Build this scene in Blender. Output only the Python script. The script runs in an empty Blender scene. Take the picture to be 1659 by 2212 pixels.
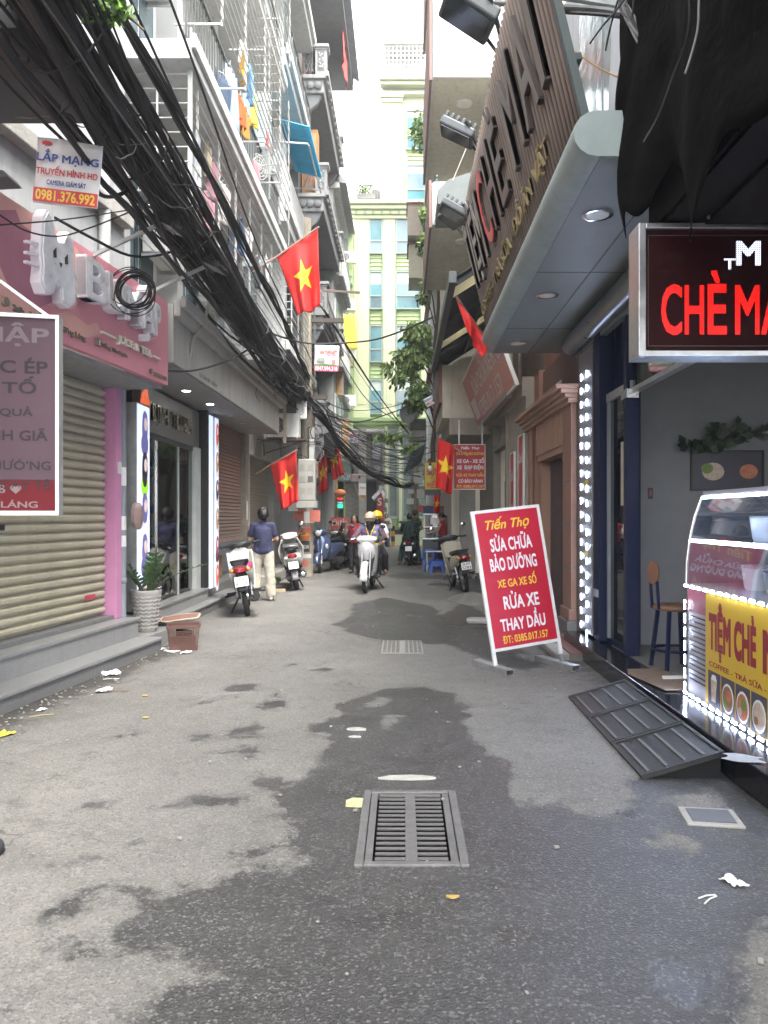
import bpy, bmesh, math, random
import numpy as np
from mathutils import Vector, Matrix, noise as mnoise
random.seed(7)
R = math.radians
PI = math.pi
SC = bpy.context.scene
COL = SC.collection

# ---------------------------------------------------------------- camera, sky, sun, exposure
FPX, VX, VY, EYE = 1662.0, 870.0, 1115.0, 1.45        # survey numbers read off the photograph
cam_d = bpy.data.cameras.new('camera')
cam = bpy.data.objects.new('camera', cam_d)
COL.objects.link(cam)
SC.camera = cam
cam.location = (0, 0, EYE)
cam.rotation_euler = (R(90), 0, 0)
cam_d.sensor_fit = 'VERTICAL'
cam_d.sensor_height = 36.0
cam_d.lens = FPX / 2212.0 * 36.0
cam_d.shift_x = -(VX - 829.5) / 2212.0
cam_d.shift_y = (VY - 1106.0) / 2212.0
cam_d.clip_start = 0.05
cam_d.clip_end = 2000

SUN_EL, SUN_AZ = 62.0, 146.0       # degrees: height, compass bearing of the sun (+Y is north): behind the viewer, a little right
world = bpy.data.worlds.new('World')
SC.world = world
world.use_nodes = True
wn = world.node_tree
wn.nodes.clear()
sky = wn.nodes.new('ShaderNodeTexSky')
sky.sky_type = 'NISHITA'
sky.sun_disc = False
sky.sun_elevation = R(SUN_EL)
sky.sun_rotation = R(SUN_AZ)
sky.altitude = 0
sky.air_density = 1.0
sky.dust_density = 2.0
sky.ozone_density = 1.0
hs = wn.nodes.new('ShaderNodeHueSaturation')
hs.inputs['Saturation'].default_value = 0.12          # overcast: a white cloud deck
bg = wn.nodes.new('ShaderNodeBackground')
bg.inputs['Strength'].default_value = 0.15
wo = wn.nodes.new('ShaderNodeOutputWorld')
wn.links.new(sky.outputs[0], hs.inputs['Color'])
wn.links.new(hs.outputs[0], bg.inputs['Color'])
wn.links.new(bg.outputs[0], wo.inputs['Surface'])

sun_d = bpy.data.lights.new('sun', 'SUN')
sun_d.energy = 0.8
sun_d.angle = R(25)
sun_d.color = (1.0, 0.96, 0.90)
sun = bpy.data.objects.new('sun', sun_d)
COL.objects.link(sun)
_a, _e = R(SUN_AZ), R(SUN_EL)
_dir = Vector((math.sin(_a) * math.cos(_e), math.cos(_a) * math.cos(_e), math.sin(_e)))
sun.rotation_euler = _dir.to_track_quat('Z', 'Y').to_euler()
sun.location = (0, 0, 40)

SC.view_settings.view_transform = 'Standard'
SC.view_settings.look = 'None'
SC.view_settings.exposure = 3.15
SC.view_settings.gamma = 1.0
SC.view_settings.use_curve_mapping = False
SC.cycles.use_denoising = True
SC.cycles.max_bounces = 6
SC.cycles.diffuse_bounces = 4
SC.cycles.transparent_max_bounces = 16
SC.cycles.sample_clamp_indirect = 8

# ---------------------------------------------------------------- helpers
def S(px, py, Y):
    """survey: picture point at street distance Y -> world point"""
    return Vector(((px - VX) * Y / FPX, Y, EYE - (py - VY) * Y / FPX))
def G(px, py, z=0.0):
    """survey: picture point on a level at height z -> world point"""
    Y = (EYE - z) * FPX / (py - VY)
    return Vector(((px - VX) * Y / FPX, Y, z))

def tag(o, label=None, cat=None, group=None, kind=None):
    if label: o['label'] = label
    if cat: o['category'] = cat
    if group: o['group'] = group
    if kind: o['kind'] = kind
    return o
def thing(name, label, cat, loc=(0, 0, 0), rz=0.0, group=None):
    o = bpy.data.objects.new(name, None)
    o.empty_display_size = 0.1
    COL.objects.link(o)
    o.location = loc
    o.rotation_euler = (0, 0, R(rz))
    return tag(o, label, cat, group)
def inst(name, mesh, parent=None, loc=(0, 0, 0), rot=(0, 0, 0), scale=(1, 1, 1)):
    o = bpy.data.objects.new(name, mesh)
    COL.objects.link(o)
    o.parent = parent
    o.location = loc
    o.rotation_euler = rot
    o.scale = scale
    return o
def copy_tree(o, parent=None):
    c = o.copy()
    COL.objects.link(c)
    c.parent = parent
    for ch in list(o.children):
        copy_tree(ch, c)
    return c

class MB:
    def __init__(s):
        s.v = []; s.f = []
    def add(s, vs, fs):
        n = len(s.v)
        s.v += [tuple(p) for p in vs]
        s.f += [tuple(i + n for i in f) for f in fs]
        return s
    def box(s, x0, x1, y0, y1, z0, z1, m=None):
        vs = [(x0,y0,z0),(x1,y0,z0),(x1,y1,z0),(x0,y1,z0),(x0,y0,z1),(x1,y0,z1),(x1,y1,z1),(x0,y1,z1)]
        if m is not None: vs = [m @ Vector(p) for p in vs]
        return s.add(vs, [(0,3,2,1),(4,5,6,7),(0,1,5,4),(1,2,6,5),(2,3,7,6),(3,0,4,7)])
    def hexa(s, pts):
        return s.add(pts, [(0,3,2,1),(4,5,6,7),(0,1,5,4),(1,2,6,5),(2,3,7,6),(3,0,4,7)])
    def bar(s, p0, p1, w, h=None, up=(0,0,1)):
        h = h or w
        p0 = Vector(p0); p1 = Vector(p1)
        d = (p1 - p0).normalized(); u = Vector(up)
        if abs(d.dot(u)) > .98: u = Vector((0,1,0))
        a = d.cross(u).normalized(); b = a.cross(d).normalized()
        q = []
        for p in (p0, p1):
            for sx, sy in ((-1,-1),(1,-1),(1,1),(-1,1)):
                q.append(p + a * (sx * w / 2) + b * (sy * h / 2))
        return s.add(q, [(0,3,2,1),(4,5,6,7),(0,1,5,4),(1,2,6,5),(2,3,7,6),(3,0,4,7)])
    def tube(s, pts, r, n=8, caps=True, closed=False):
        pts = [Vector(p) for p in pts]
        m = len(pts)
        rs = r if isinstance(r, (list, tuple)) else [r] * m
        vs = []; prev = None
        for i, p in enumerate(pts):
            if closed: d = pts[(i + 1) % m] - pts[i - 1]
            else: d = pts[min(i + 1, m - 1)] - pts[max(i - 1, 0)]
            if d.length < 1e-9: d = Vector((0,0,1))
            d.normalize()
            if prev is None:
                u = Vector((0,0,1)) if abs(d.z) < .9 else Vector((1,0,0))
                a = d.cross(u).normalized()
            else:
                a = prev - d * prev.dot(d)
                a = a.normalized() if a.length > 1e-6 else d.orthogonal().normalized()
            prev = a
            b = d.cross(a)
            for k in range(n):
                t = 2 * PI * k / n
                vs.append(p + (a * math.cos(t) + b * math.sin(t)) * rs[i])
        fs = []
        for i in range(m if closed else m - 1):
            j = (i + 1) % m
            for k in range(n):
                fs.append((i*n+k, i*n+(k+1)%n, j*n+(k+1)%n, j*n+k))
        if caps and not closed:
            fs.append(tuple(range(n - 1, -1, -1)))
            fs.append(tuple((m-1)*n + k for k in range(n)))
        return s.add(vs, fs)
    def cyl(s, p0, p1, r0, r1=None, n=12):
        return s.tube([p0, p1], [r0, r0 if r1 is None else r1], n)
    def lathe(s, prof, n=20, c=(0,0,0), axis='z', caps=True):
        vs = []
        for r, z in prof:
            for k in range(n):
                t = 2 * PI * k / n
                x, y = r * math.cos(t), r * math.sin(t)
                if axis == 'z': q = (x, y, z)
                elif axis == 'x': q = (z, x, y)
                else: q = (y, z, x)
                vs.append((q[0]+c[0], q[1]+c[1], q[2]+c[2]))
        fs = []
        for i in range(len(prof) - 1):
            for k in range(n):
                fs.append((i*n+k, i*n+(k+1)%n, (i+1)*n+(k+1)%n, (i+1)*n+k))
        if caps:
            fs.append(tuple(range(n - 1, -1, -1)))
            fs.append(tuple((len(prof)-1)*n + k for k in range(n)))
        return s.add(vs, fs)
    def prism(s, poly, d0, d1, plane='xz'):
        """poly in the named plane, pushed along the third axis"""
        n = len(poly)
        def mk(a, b, d):
            return {'xz': (a, d, b), 'yz': (d, a, b), 'xy': (a, b, d)}[plane]
        vs = [mk(a, b, d0) for a, b in poly] + [mk(a, b, d1) for a, b in poly]
        fs = [tuple(range(n)), tuple(range(2*n - 1, n - 1, -1))]
        for i in range(n):
            j = (i + 1) % n
            fs.append((i, i + n, j + n, j))
        return s.add(vs, fs)
    def ball(s, c, r, n=10, m=None):
        rx, ry, rz = r if isinstance(r, (tuple, list)) else (r, r, r)
        vs = []; k = max(4, n // 2 + 1)
        for i in range(1, k):
            ph = PI * i / k
            for j in range(n):
                t = 2 * PI * j / n
                vs.append(Vector((rx*math.sin(ph)*math.cos(t), ry*math.sin(ph)*math.sin(t), rz*math.cos(ph))))
        vs.append(Vector((0,0,rz))); vs.append(Vector((0,0,-rz)))
        if m is not None: vs = [m @ p for p in vs]
        vs = [p + Vector(c) for p in vs]
        fs = []
        for i in range(k - 2):
            for j in range(n):
                fs.append((i*n+j, (i+1)*n+j, (i+1)*n+(j+1)%n, i*n+(j+1)%n))
        T = (k-1)*n
        for j in range(n):
            fs.append((T, j, (j+1)%n)); fs.append((T+1, (k-2)*n+(j+1)%n, (k-2)*n+j))
        return s.add(vs, fs)
    def grid(s, fn, nu, nv, thick=None):
        vs = [fn(i / nu, j / nv) for j in range(nv + 1) for i in range(nu + 1)]
        fs = [(j*(nu+1)+i, j*(nu+1)+i+1, (j+1)*(nu+1)+i+1, (j+1)*(nu+1)+i) for j in range(nv) for i in range(nu)]
        return s.add(vs, fs)
    def loft(s, secs, n=16, caps=True, axis='y'):
        """secs: (along, x_centre, z_centre, half_width, half_height, exponent)"""
        vs = []
        for y, xc, zc, hw, hh, e in secs:
            for k in range(n):
                t = 2 * PI * k / n
                c, q = math.cos(t), math.sin(t)
                x = xc + hw * math.copysign(abs(c) ** (2 / e), c)
                z = zc + hh * math.copysign(abs(q) ** (2 / e), q)
                vs.append((x, y, z))
        fs = []
        m = len(secs)
        for i in range(m - 1):
            for k in range(n):
                fs.append((i*n+k, (i+1)*n+k, (i+1)*n+(k+1)%n, i*n+(k+1)%n))
        if caps:
            fs.append(tuple(range(n))); fs.append(tuple((m-1)*n + k for k in range(n - 1, -1, -1)))
        return s.add(vs, fs)
    def xform(s, m):
        s.v = [tuple(m @ Vector(p)) for p in s.v]
        return s
    def mesh(s, name, mat, smooth=False):
        me = bpy.data.meshes.new(name)
        me.from_pydata(s.v, [], s.f)
        me.validate(); me.update()
        if mat is not None: me.materials.append(mat)
        if smooth:
            me.polygons.foreach_set('use_smooth', [True] * len(me.polygons))
            try: me.set_sharp_from_angle(angle=R(50))
            except Exception: pass
        return me
    def build(s, name, mat, parent=None, smooth=False, bevel=0.0, solid=0.0, sub=0, loc=(0,0,0)):
        o = inst(name, s.mesh(name, mat, smooth), parent, loc)
        if solid:
            m = o.modifiers.new('solid', 'SOLIDIFY'); m.thickness = solid; m.offset = 0
        if bevel:
            m = o.modifiers.new('bevel', 'BEVEL'); m.width = bevel; m.segments = 2; m.limit_method = 'ANGLE'
        if sub:
            m = o.modifiers.new('sub', 'SUBSURF'); m.levels = sub; m.render_levels = sub
        return o
def BOX(name, mat, parent, x0, x1, y0, y1, z0, z1, bevel=0.0):
    return MB().box(x0, x1, y0, y1, z0, z1).build(name, mat, parent, bevel=bevel)

# ---------------------------------------------------------------- materials
_M = {}
def mat(name, col, rough=.6, metal=0.0, var=.18, scale=5.0, bump=0.0, bscale=80.0, streak=0.0, dirt=(.12,.10,.08), emit=None, spec=.5, coat=0.0, trans=0.0, alpha=1.0):
    if name in _M: return _M[name]
    m = bpy.data.materials.new(name)
    m.use_nodes = True
    nt = m.node_tree; N = nt.nodes; L = nt.links
    b = N['Principled BSDF']
    c = (col[0], col[1], col[2], 1)
    b.inputs['Base Color'].default_value = c
    b.inputs['Roughness'].default_value = rough
    b.inputs['Metallic'].default_value = metal
    b.inputs['Specular IOR Level'].default_value = spec
    if coat:
        b.inputs['Coat Weight'].default_value = coat
        b.inputs['Coat Roughness'].default_value = .12
    if trans: b.inputs['Transmission Weight'].default_value = trans
    if alpha < 1: b.inputs['Alpha'].default_value = alpha
    tc = N.new('ShaderNodeTexCoord')
    if var > 0 or streak > 0:
        n1 = N.new('ShaderNodeTexNoise')
        n1.inputs['Scale'].default_value = scale
        n1.inputs['Detail'].default_value = 8
        n1.inputs['Roughness'].default_value = .65
        L.new(tc.outputs['Object'], n1.inputs['Vector'])
        mx = N.new('ShaderNodeMix'); mx.data_type = 'RGBA'
        mr = N.new('ShaderNodeMapRange')
        mr.inputs[1].default_value = .3; mr.inputs[2].default_value = .72
        L.new(n1.outputs['Fac'], mr.inputs[0])
        L.new(mr.outputs[0], mx.inputs['Factor'])
        mx.inputs[6].default_value = (c[0]*(1-var), c[1]*(1-var), c[2]*(1-var), 1)
        mx.inputs[7].default_value = (min(1,c[0]*(1+var*.6)), min(1,c[1]*(1+var*.6)), min(1,c[2]*(1+var*.6)), 1)
        out = mx.outputs[2]
        rr = N.new('ShaderNodeMapRange')
        rr.inputs[3].default_value = max(.02, rough - .1); rr.inputs[4].default_value = min(1, rough + .12)
        L.new(n1.outputs['Fac'], rr.inputs[0]); L.new(rr.outputs[0], b.inputs['Roughness'])
        if streak > 0:
            mp = N.new('ShaderNodeMapping')
            mp.inputs['Scale'].default_value = (3.2, 3.2, .22)
            L.new(tc.outputs['Object'], mp.inputs['Vector'])
            n2 = N.new('ShaderNodeTexNoise')
            n2.inputs['Scale'].default_value = 2.2; n2.inputs['Detail'].default_value = 9; n2.inputs['Roughness'].default_value = .7
            L.new(mp.outputs[0], n2.inputs['Vector'])
            m2 = N.new('ShaderNodeMapRange')
            m2.inputs[1].default_value = .5; m2.inputs[2].default_value = .78; m2.inputs[4].default_value = streak
            L.new(n2.outputs['Fac'], m2.inputs[0])
            mx2 = N.new('ShaderNodeMix'); mx2.data_type = 'RGBA'
            L.new(m2.outputs[0], mx2.inputs['Factor'])
            L.new(out, mx2.inputs[6])
            mx2.inputs[7].default_value = (*dirt, 1)
            out = mx2.outputs[2]
        L.new(out, b.inputs['Base Color'])
    if bump > 0:
        n3 = N.new('ShaderNodeTexNoise')
        n3.inputs['Scale'].default_value = bscale; n3.inputs['Detail'].default_value = 5
        L.new(tc.outputs['Object'], n3.inputs['Vector'])
        bp = N.new('ShaderNodeBump')
        bp.inputs['Strength'].default_value = bump; bp.inputs['Distance'].default_value = .02
        L.new(n3.outputs['Fac'], bp.inputs['Height'])
        L.new(bp.outputs[0], b.inputs['Normal'])
    if emit:
        b.inputs['Emission Color'].default_value = (*emit[0], 1)
        b.inputs['Emission Strength'].default_value = emit[1]
    _M[name] = m
    return m
def rgb(h):
    """sRGB hex -> linear"""
    f = lambda u: u / 12.92 if u <= .04045 else ((u + .055) / 1.055) ** 2.4
    return tuple(f(int(h[i:i+2], 16) / 255) for i in (0, 2, 4))

WHITE_W = mat('white_wall', (.50,.50,.485), .8, var=.1, scale=1.5, streak=.5, bump=.12, bscale=30)
GREY_W = mat('grey_wall', (.40,.41,.40), .85, var=.14, scale=1.3, streak=.55, bump=.15, bscale=30)
CREAM_W = mat('cream_wall', (.52,.49,.40), .85, var=.14, scale=1.3, streak=.5, bump=.15, bscale=30)
CONC = mat('concrete', (.34,.33,.30), .9, var=.25, scale=2.5, streak=.5, bump=.3, bscale=40)
CONC_D = mat('dark_concrete', (.17,.165,.15), .9, var=.3, scale=2.5, streak=.5, bump=.3, bscale=40)
BLACK_P = mat('black_plastic', (.02,.02,.022), .45, var=.2)
BLACK_M = mat('black_metal', (.025,.025,.027), .5, metal=.3, var=.25)
RUBBER = mat('rubber', (.022,.022,.022), .8, var=.25, bump=.2, bscale=60)
STEEL = mat('steel', (.55,.56,.57), .32, metal=1, var=.2, scale=12)
CHROME = mat('chrome', (.75,.76,.78), .14, metal=1, var=.05)
GALV = mat('galvanised', (.46,.47,.47), .45, metal=.7, var=.25, scale=8)
GREY_PIPE = mat('grey_pipe', (.24,.26,.28), .5, var=.15)
WHITE_PT = mat('white_paint', (.72,.72,.70), .45, var=.12, scale=9)
OFFW = mat('offwhite_plastic', (.62,.61,.56), .5, var=.12)
WOOD = mat('brown_wood', (.16,.075,.035), .5, var=.35, scale=9)
GLASS_D = mat('dark_glass', (.03,.036,.04), .08, var=0, spec=.8)
CABLE = mat('cable_black', (.020,.019,.018), .65, var=.5, scale=3)
CABLE_G = mat('cable_grey', (.13,.13,.125), .7, var=.3, scale=4)
CABLE_L = mat('cable_pale', (.40,.38,.33), .7, var=.3, scale=4)
FLAG_R = mat('flag_red', (.62,.022,.018), .75, var=.12, scale=3, bump=.25, bscale=14)
FLAG_Y = mat('flag_yellow', (.85,.60,.03), .75, var=.08)
PAPER = mat('paper_white', (.72,.72,.70), .8, var=.1)
def clear_glass(name, tint=(.8,.85,.85), op=.25, rough=.03):
    """thin pane: mostly see-through, mirrors at grazing angles"""
    if name in _M: return _M[name]
    m = bpy.data.materials.new(name); m.use_nodes = True
    N = m.node_tree.nodes; L = m.node_tree.links
    N.clear()
    o = N.new('ShaderNodeOutputMaterial'); mix = N.new('ShaderNodeMixShader')
    tr = N.new('ShaderNodeBsdfTransparent'); tr.inputs[0].default_value = (*tint, 1)
    gl = N.new('ShaderNodeBsdfGlossy'); gl.inputs['Roughness'].default_value = rough
    fr = N.new('ShaderNodeFresnel'); fr.inputs[0].default_value = 1.5
    mr = N.new('ShaderNodeMapRange'); mr.inputs[3].default_value = op * .3; mr.inputs[4].default_value = 1
    L.new(fr.outputs[0], mr.inputs[0]); L.new(mr.outputs[0], mix.inputs[0])
    L.new(tr.outputs[0], mix.inputs[1]); L.new(gl.outputs[0], mix.inputs[2]); L.new(mix.outputs[0], o.inputs[0])
    _M[name] = m
    return m

# ---------------------------------------------------------------- lettering (front view: x to the right, z up, facing -y)
TSC = bpy.data.scenes.new('lettering_bench')      # small side scene: lettering is converted there, then it is removed
HORN = dict(zip('ƠỚỜỞỠỢơớờởỡợ', 'OÓÒỎÕỌoóòỏõọ'))
def text_mesh(s, mat_, box=None, ext=.002, bold=0.0, shear=0.0, h=None):
    """box = (x0, x1, z0, z1): stretched to fill it"""
    cu = bpy.data.curves.new('lettering', 'FONT')
    body, horns = '', []
    for ch in s:                                   # horned O: plain O with its accent, then a small horn tucked in behind it
        if ch in HORN: horns.append(len(body)); body += HORN[ch] + '\u2019'
        else: body += ch
    cu.body = body
    for i in horns: cu.body_format[i].kerning = -.16
    cu.extrude = 0.0
    cu.shear = shear
    cu.resolution_u = 3
    o = bpy.data.objects.new('tmp_text', cu)
    TSC.collection.objects.link(o)
    vl = TSC.view_layers[0]
    vl.update()
    me = bpy.data.meshes.new_from_object(o.evaluated_get(vl.depsgraph))
    bpy.data.objects.remove(o)
    bpy.data.curves.remove(cu)
    n = len(me.vertices)
    co = np.empty(n * 3); me.vertices.foreach_get('co', co); co = co.reshape(-1, 3)
    lo, hi = co.min(0), co.max(0)
    x0, x1, z0, z1 = box
    out = np.zeros_like(co)
    out[:, 0] = x0 + (co[:, 0] - lo[0]) / max(1e-6, hi[0] - lo[0]) * (x1 - x0)
    out[:, 2] = z0 + (co[:, 1] - lo[1]) / max(1e-6, hi[1] - lo[1]) * (z1 - z0)
    me.vertices.foreach_set('co', out.ravel())
    bm = bmesh.new(); bm.from_mesh(me)
    bmesh.ops.remove_doubles(bm, verts=bm.verts, dist=1e-5)
    if bold > 0:                                   # heavier strokes: four copies pushed apart, each a hair deeper
        em = (z1 - z0) / max(1e-6, hi[1] - lo[1]); emx = (x1 - x0) / max(1e-6, hi[0] - lo[0])
        src = bm.faces[:]
        for i, (ax, az) in enumerate(((1,1),(-1,1),(1,-1),(-1,-1))):
            if i < 3:
                r = bmesh.ops.duplicate(bm, geom=src); vv = [e for e in r['geom'] if isinstance(e, bmesh.types.BMVert)]
            else: vv = list({v for f in src for v in f.verts})
            bmesh.ops.translate(bm, verts=vv, vec=(ax * bold * emx, .00025 * i, az * bold * em))
    if ext > 0:
        r = bmesh.ops.extrude_face_region(bm, geom=bm.faces[:])
        vs = [e for e in r['geom'] if isinstance(e, bmesh.types.BMVert)]
        bmesh.ops.translate(bm, verts=vs, vec=(0, -ext, 0))
    bm.to_mesh(me); bm.free()
    me.materials.clear(); me.materials.append(mat_)
    me.name = 'lettering'
    return me
def text(s, mat_, parent, box, y=0.0, ext=.002, bold=.012, shear=0.0, name='lettering', xf=None):
    me = text_mesh(s, mat_, box, ext, bold, shear)
    o = inst(name, me, parent, (0, y, 0))
    if xf is not None:
        me.transform(xf)
    return o
def frameboard(parent, x0, x1, z0, z1, y0, y1, mboard, mframe, fw=.025, proud=.006, name='board'):
    o = BOX(name, mboard, parent, x0, x1, y0, y1, z0, z1)
    mb = MB()
    mb.box(x0-fw, x0, y0-proud, y1+.002, z0-fw, z1+fw).box(x1, x1+fw, y0-proud, y1+.002, z0-fw, z1+fw)
    mb.box(x0, x1, y0-proud, y1+.002, z1, z1+fw).box(x0, x1, y0-proud, y1+.002, z0-fw, z0)
    mb.build('frame', mframe, parent)
    return o
# ================================================================ road
def L4(x, y): return (.496 * x, 1261.8 + .496 * y)            # crop readings -> survey pixels
def R8(x, y): return (548.6 + .6693 * x, 1316.7 + .6693 * y)
def gpoly(pts): return np.array([G(*p).xy[:] for p in pts])
main = [R8(320,290),R8(420,258),R8(520,245),R8(600,258),R8(655,285),R8(680,330),R8(692,395),R8(745,455),R8(825,512),R8(818,600),R8(850,628),
        R8(1000,640),R8(1080,682),R8(1150,676),R8(1215,632),R8(1245,562),R8(1200,540),R8(1300,505),R8(1480,520),R8(1659,560),R8(1700,1010),R8(1560,1015),R8(1610,1100),
        R8(1570,1240),R8(1560,1345),
        (1600,2300),(500,2300),L4(480,1916),L4(600,1850),L4(700,1765),L4(830,1725),L4(870,1690),L4(950,1695),L4(975,1790),L4(1010,1800),L4(1085,1720),L4(1080,1660),
        L4(960,1640),L4(860,1598),L4(700,1582),L4(530,1620),L4(460,1592),L4(540,1540),L4(590,1460),L4(560,1372),L4(470,1332),L4(560,1290),L4(660,1312),L4(700,1362),
        L4(840,1384),L4(910,1362),L4(990,1282),L4(1060,1232),L4(1180,1240),L4(1270,1262),L4(1380,1300),L4(1300,1190),L4(1290,1100),L4(1222,990),L4(1235,925),L4(1160,910),L4(1112,872),
        L4(1130,842),L4(1290,852),L4(1372,842),L4(1362,790),L4(1410,740),L4(1442,660),L4(1480,520)]
far1 = [(718,1347),(762,1330),(758,1306),(830,1290),(880,1300),(938,1310),(965,1345),(990,1380),(945,1392),(900,1390),(830,1387),(760,1369)]
rightd = [(1000,1300),(1060,1330),(1090,1400),(1180,1440),(1130,1450),(1040,1420),(960,1390),(930,1345)]
polys = [gpoly(main), gpoly(far1)]
holes = [gpoly([R8(335,300),R8(430,275),R8(455,290),R8(400,315),R8(345,320)]), gpoly([R8(395,340),R8(470,335),R8(480,360),R8(430,375),R8(400,360)]),
         gpoly([R8(1320,600),R8(1500,585),R8(1560,640),R8(1400,660),R8(1330,640)]), gpoly([R8(1260,740),R8(1340,710),R8(1440,750),R8(1420,790),R8(1300,780)]),
         gpoly([R8(835,540),R8(880,550),R8(925,590),R8(880,605),R8(850,590)])]
spots = [(1190,530,70,20),(1070,640,90,20),(880,665,45,14),(1080,727,105,18),(1060,455,70,18),(910,510,42,10),(1410,375,40,8),(910,945,170,8),(1120,1180,100,32),
         (340,1360,55,18),(385,1588,60,28),(560,660,60,8),(395,780,18,8),(100,865,18,8),(380,970,18,8),(300,1097,60,7),(1390,625,60,16),(1190,490,40,7),(285,1560,20,12),
         (1270,350,30,6),(1350,690,22,8),(420,1185,14,6),(1000,490,30,8),(250,1440,40,12)]
NX, NY = 201, 486
gx = np.linspace(-4.3, 2.9, NX); gy = np.linspace(1.7, 26.0, NY)
PX, PY = np.meshgrid(gx, gy)
def inside(poly, X, Y):
    r = np.zeros(X.shape, bool)
    n = len(poly)
    for i in range(n):
        x0, y0 = poly[i]; x1, y1 = poly[(i + 1) % n]
        if y0 == y1: continue
        c = ((y0 > Y) != (y1 > Y)) & (X < (x1 - x0) * (Y - y0) / (y1 - y0) + x0)
        r ^= c
    return r
def soft(mask, k):
    m = mask.astype(float)
    for _ in range(k):
        p = np.pad(m, 1, mode='edge')
        m = (p[1:-1,1:-1]*2 + p[:-2,1:-1] + p[2:,1:-1] + p[1:-1,:-2] + p[1:-1,2:]) / 6
    return m
wet = np.zeros(PX.shape, bool)
for p in polys: wet |= inside(p, PX, PY)
for p in holes: wet &= ~inside(p, PX, PY)
for x, y, a, b in spots:
    px, py = L4(x, y)
    c = G(px, py); ex = a * .496 * c.y / FPX; ey = abs(G(px, py - b * .496).y - c.y)
    wet |= ((PX - c.x) / max(ex, .04)) ** 2 + ((PY - c.y) / max(ey, .06)) ** 2 < 1
for (px, py, a, b) in ((915,1246,70,4),(880,1240,45,2),(960,1262,40,3),(1100,1405,40,6),(1020,1352,40,5),(590,1527,4,4),(925,1560,5,3),(1010,1545,8,3)):
    c = G(px, py); ex = a * c.y / FPX; ey = abs(G(px, py - b).y - c.y)
    wet |= ((PX - c.x) / max(ex, .05)) ** 2 + ((PY - c.y) / max(ey, .08)) ** 2 < 1
wetf = soft(wet, 5)
# grime: gutter dirt on the left, mud by the repair shop on the right, a film of water in the middle of the patch
kerb = lambda Y: np.where(Y < 8.3, -2.6 + .12 * (Y - 8.3), -2.92)
dl = PX - kerb(PY)
dirt = np.clip(1.1 - dl / (.28 + .16 * np.sin(PY * 2.1) ** 2), 0, 1) * (PY < 9.5) * .9 + np.clip(.8 - dl / .2, 0, 1) * (PY >= 9.5) * .5
dirt = np.maximum(dirt, soft(inside(gpoly(rightd), PX, PY), 5) * .75)
dirt = np.maximum(dirt, np.clip(1 - (1.75 - PX) / .35, 0, 1) * (PY > 6) * .5)
pool = np.zeros(PX.shape)
for (px, py, a, b, w) in ((880,1960,150,120,.7),(1470,2120,90,60,1.0),(1110,2020,60,30,1.0),(740,1700,50,25,.9),(1350,1755,60,25,.7),(1400,1560,30,20,.3)):
    c = G(px, py); ex = a * c.y / FPX; ey = abs(G(px, py - b).y - c.y)
    pool = np.maximum(pool, w * np.exp(-(((PX - c.x) / ex) ** 2 + ((PY - c.y) / ey) ** 2)))
GX0, GX1, GY0, GY1 = -.183, .257, 3.20, 4.03            # gully opening
gx[np.argmin(abs(gx - GX0))] = GX0; gx[np.argmin(abs(gx - GX1))] = GX1
gy[np.argmin(abs(gy - GY0))] = GY0; gy[np.argmin(abs(gy - GY1))] = GY1
PX, PY = np.meshgrid(gx, gy)
PZ = .006 * np.sin(PX * 2.3 + PY * .7) * np.sin(PY * 1.3) * np.clip((np.hypot(PX - .04, PY - 3.6) - .6), 0, 1)
vs = np.stack([PX, PY, PZ], -1).reshape(-1, 3)
fs = []
for j in range(NY - 1):
    inY = GY0 - .01 < gy[j] and gy[j + 1] < GY1 + .01
    for i in range(NX - 1):
        if inY and GX0 - .01 < gx[i] and gx[i + 1] < GX1 + .01: continue
        a = j * NX + i
        fs.append((a, a + 1, a + NX + 1, a + NX))
me = bpy.data.meshes.new('road')
me.from_pydata(vs.tolist(), [], fs)
me.polygons.foreach_set('use_smooth', [True] * len(me.polygons))
for nm, arr in (('wet', wetf), ('dirt', dirt), ('pool', pool)):
    at_ = me.attributes.new(nm, 'FLOAT', 'POINT')
    at_.data.foreach_set('value', arr.ravel().astype(np.float32))

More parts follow.
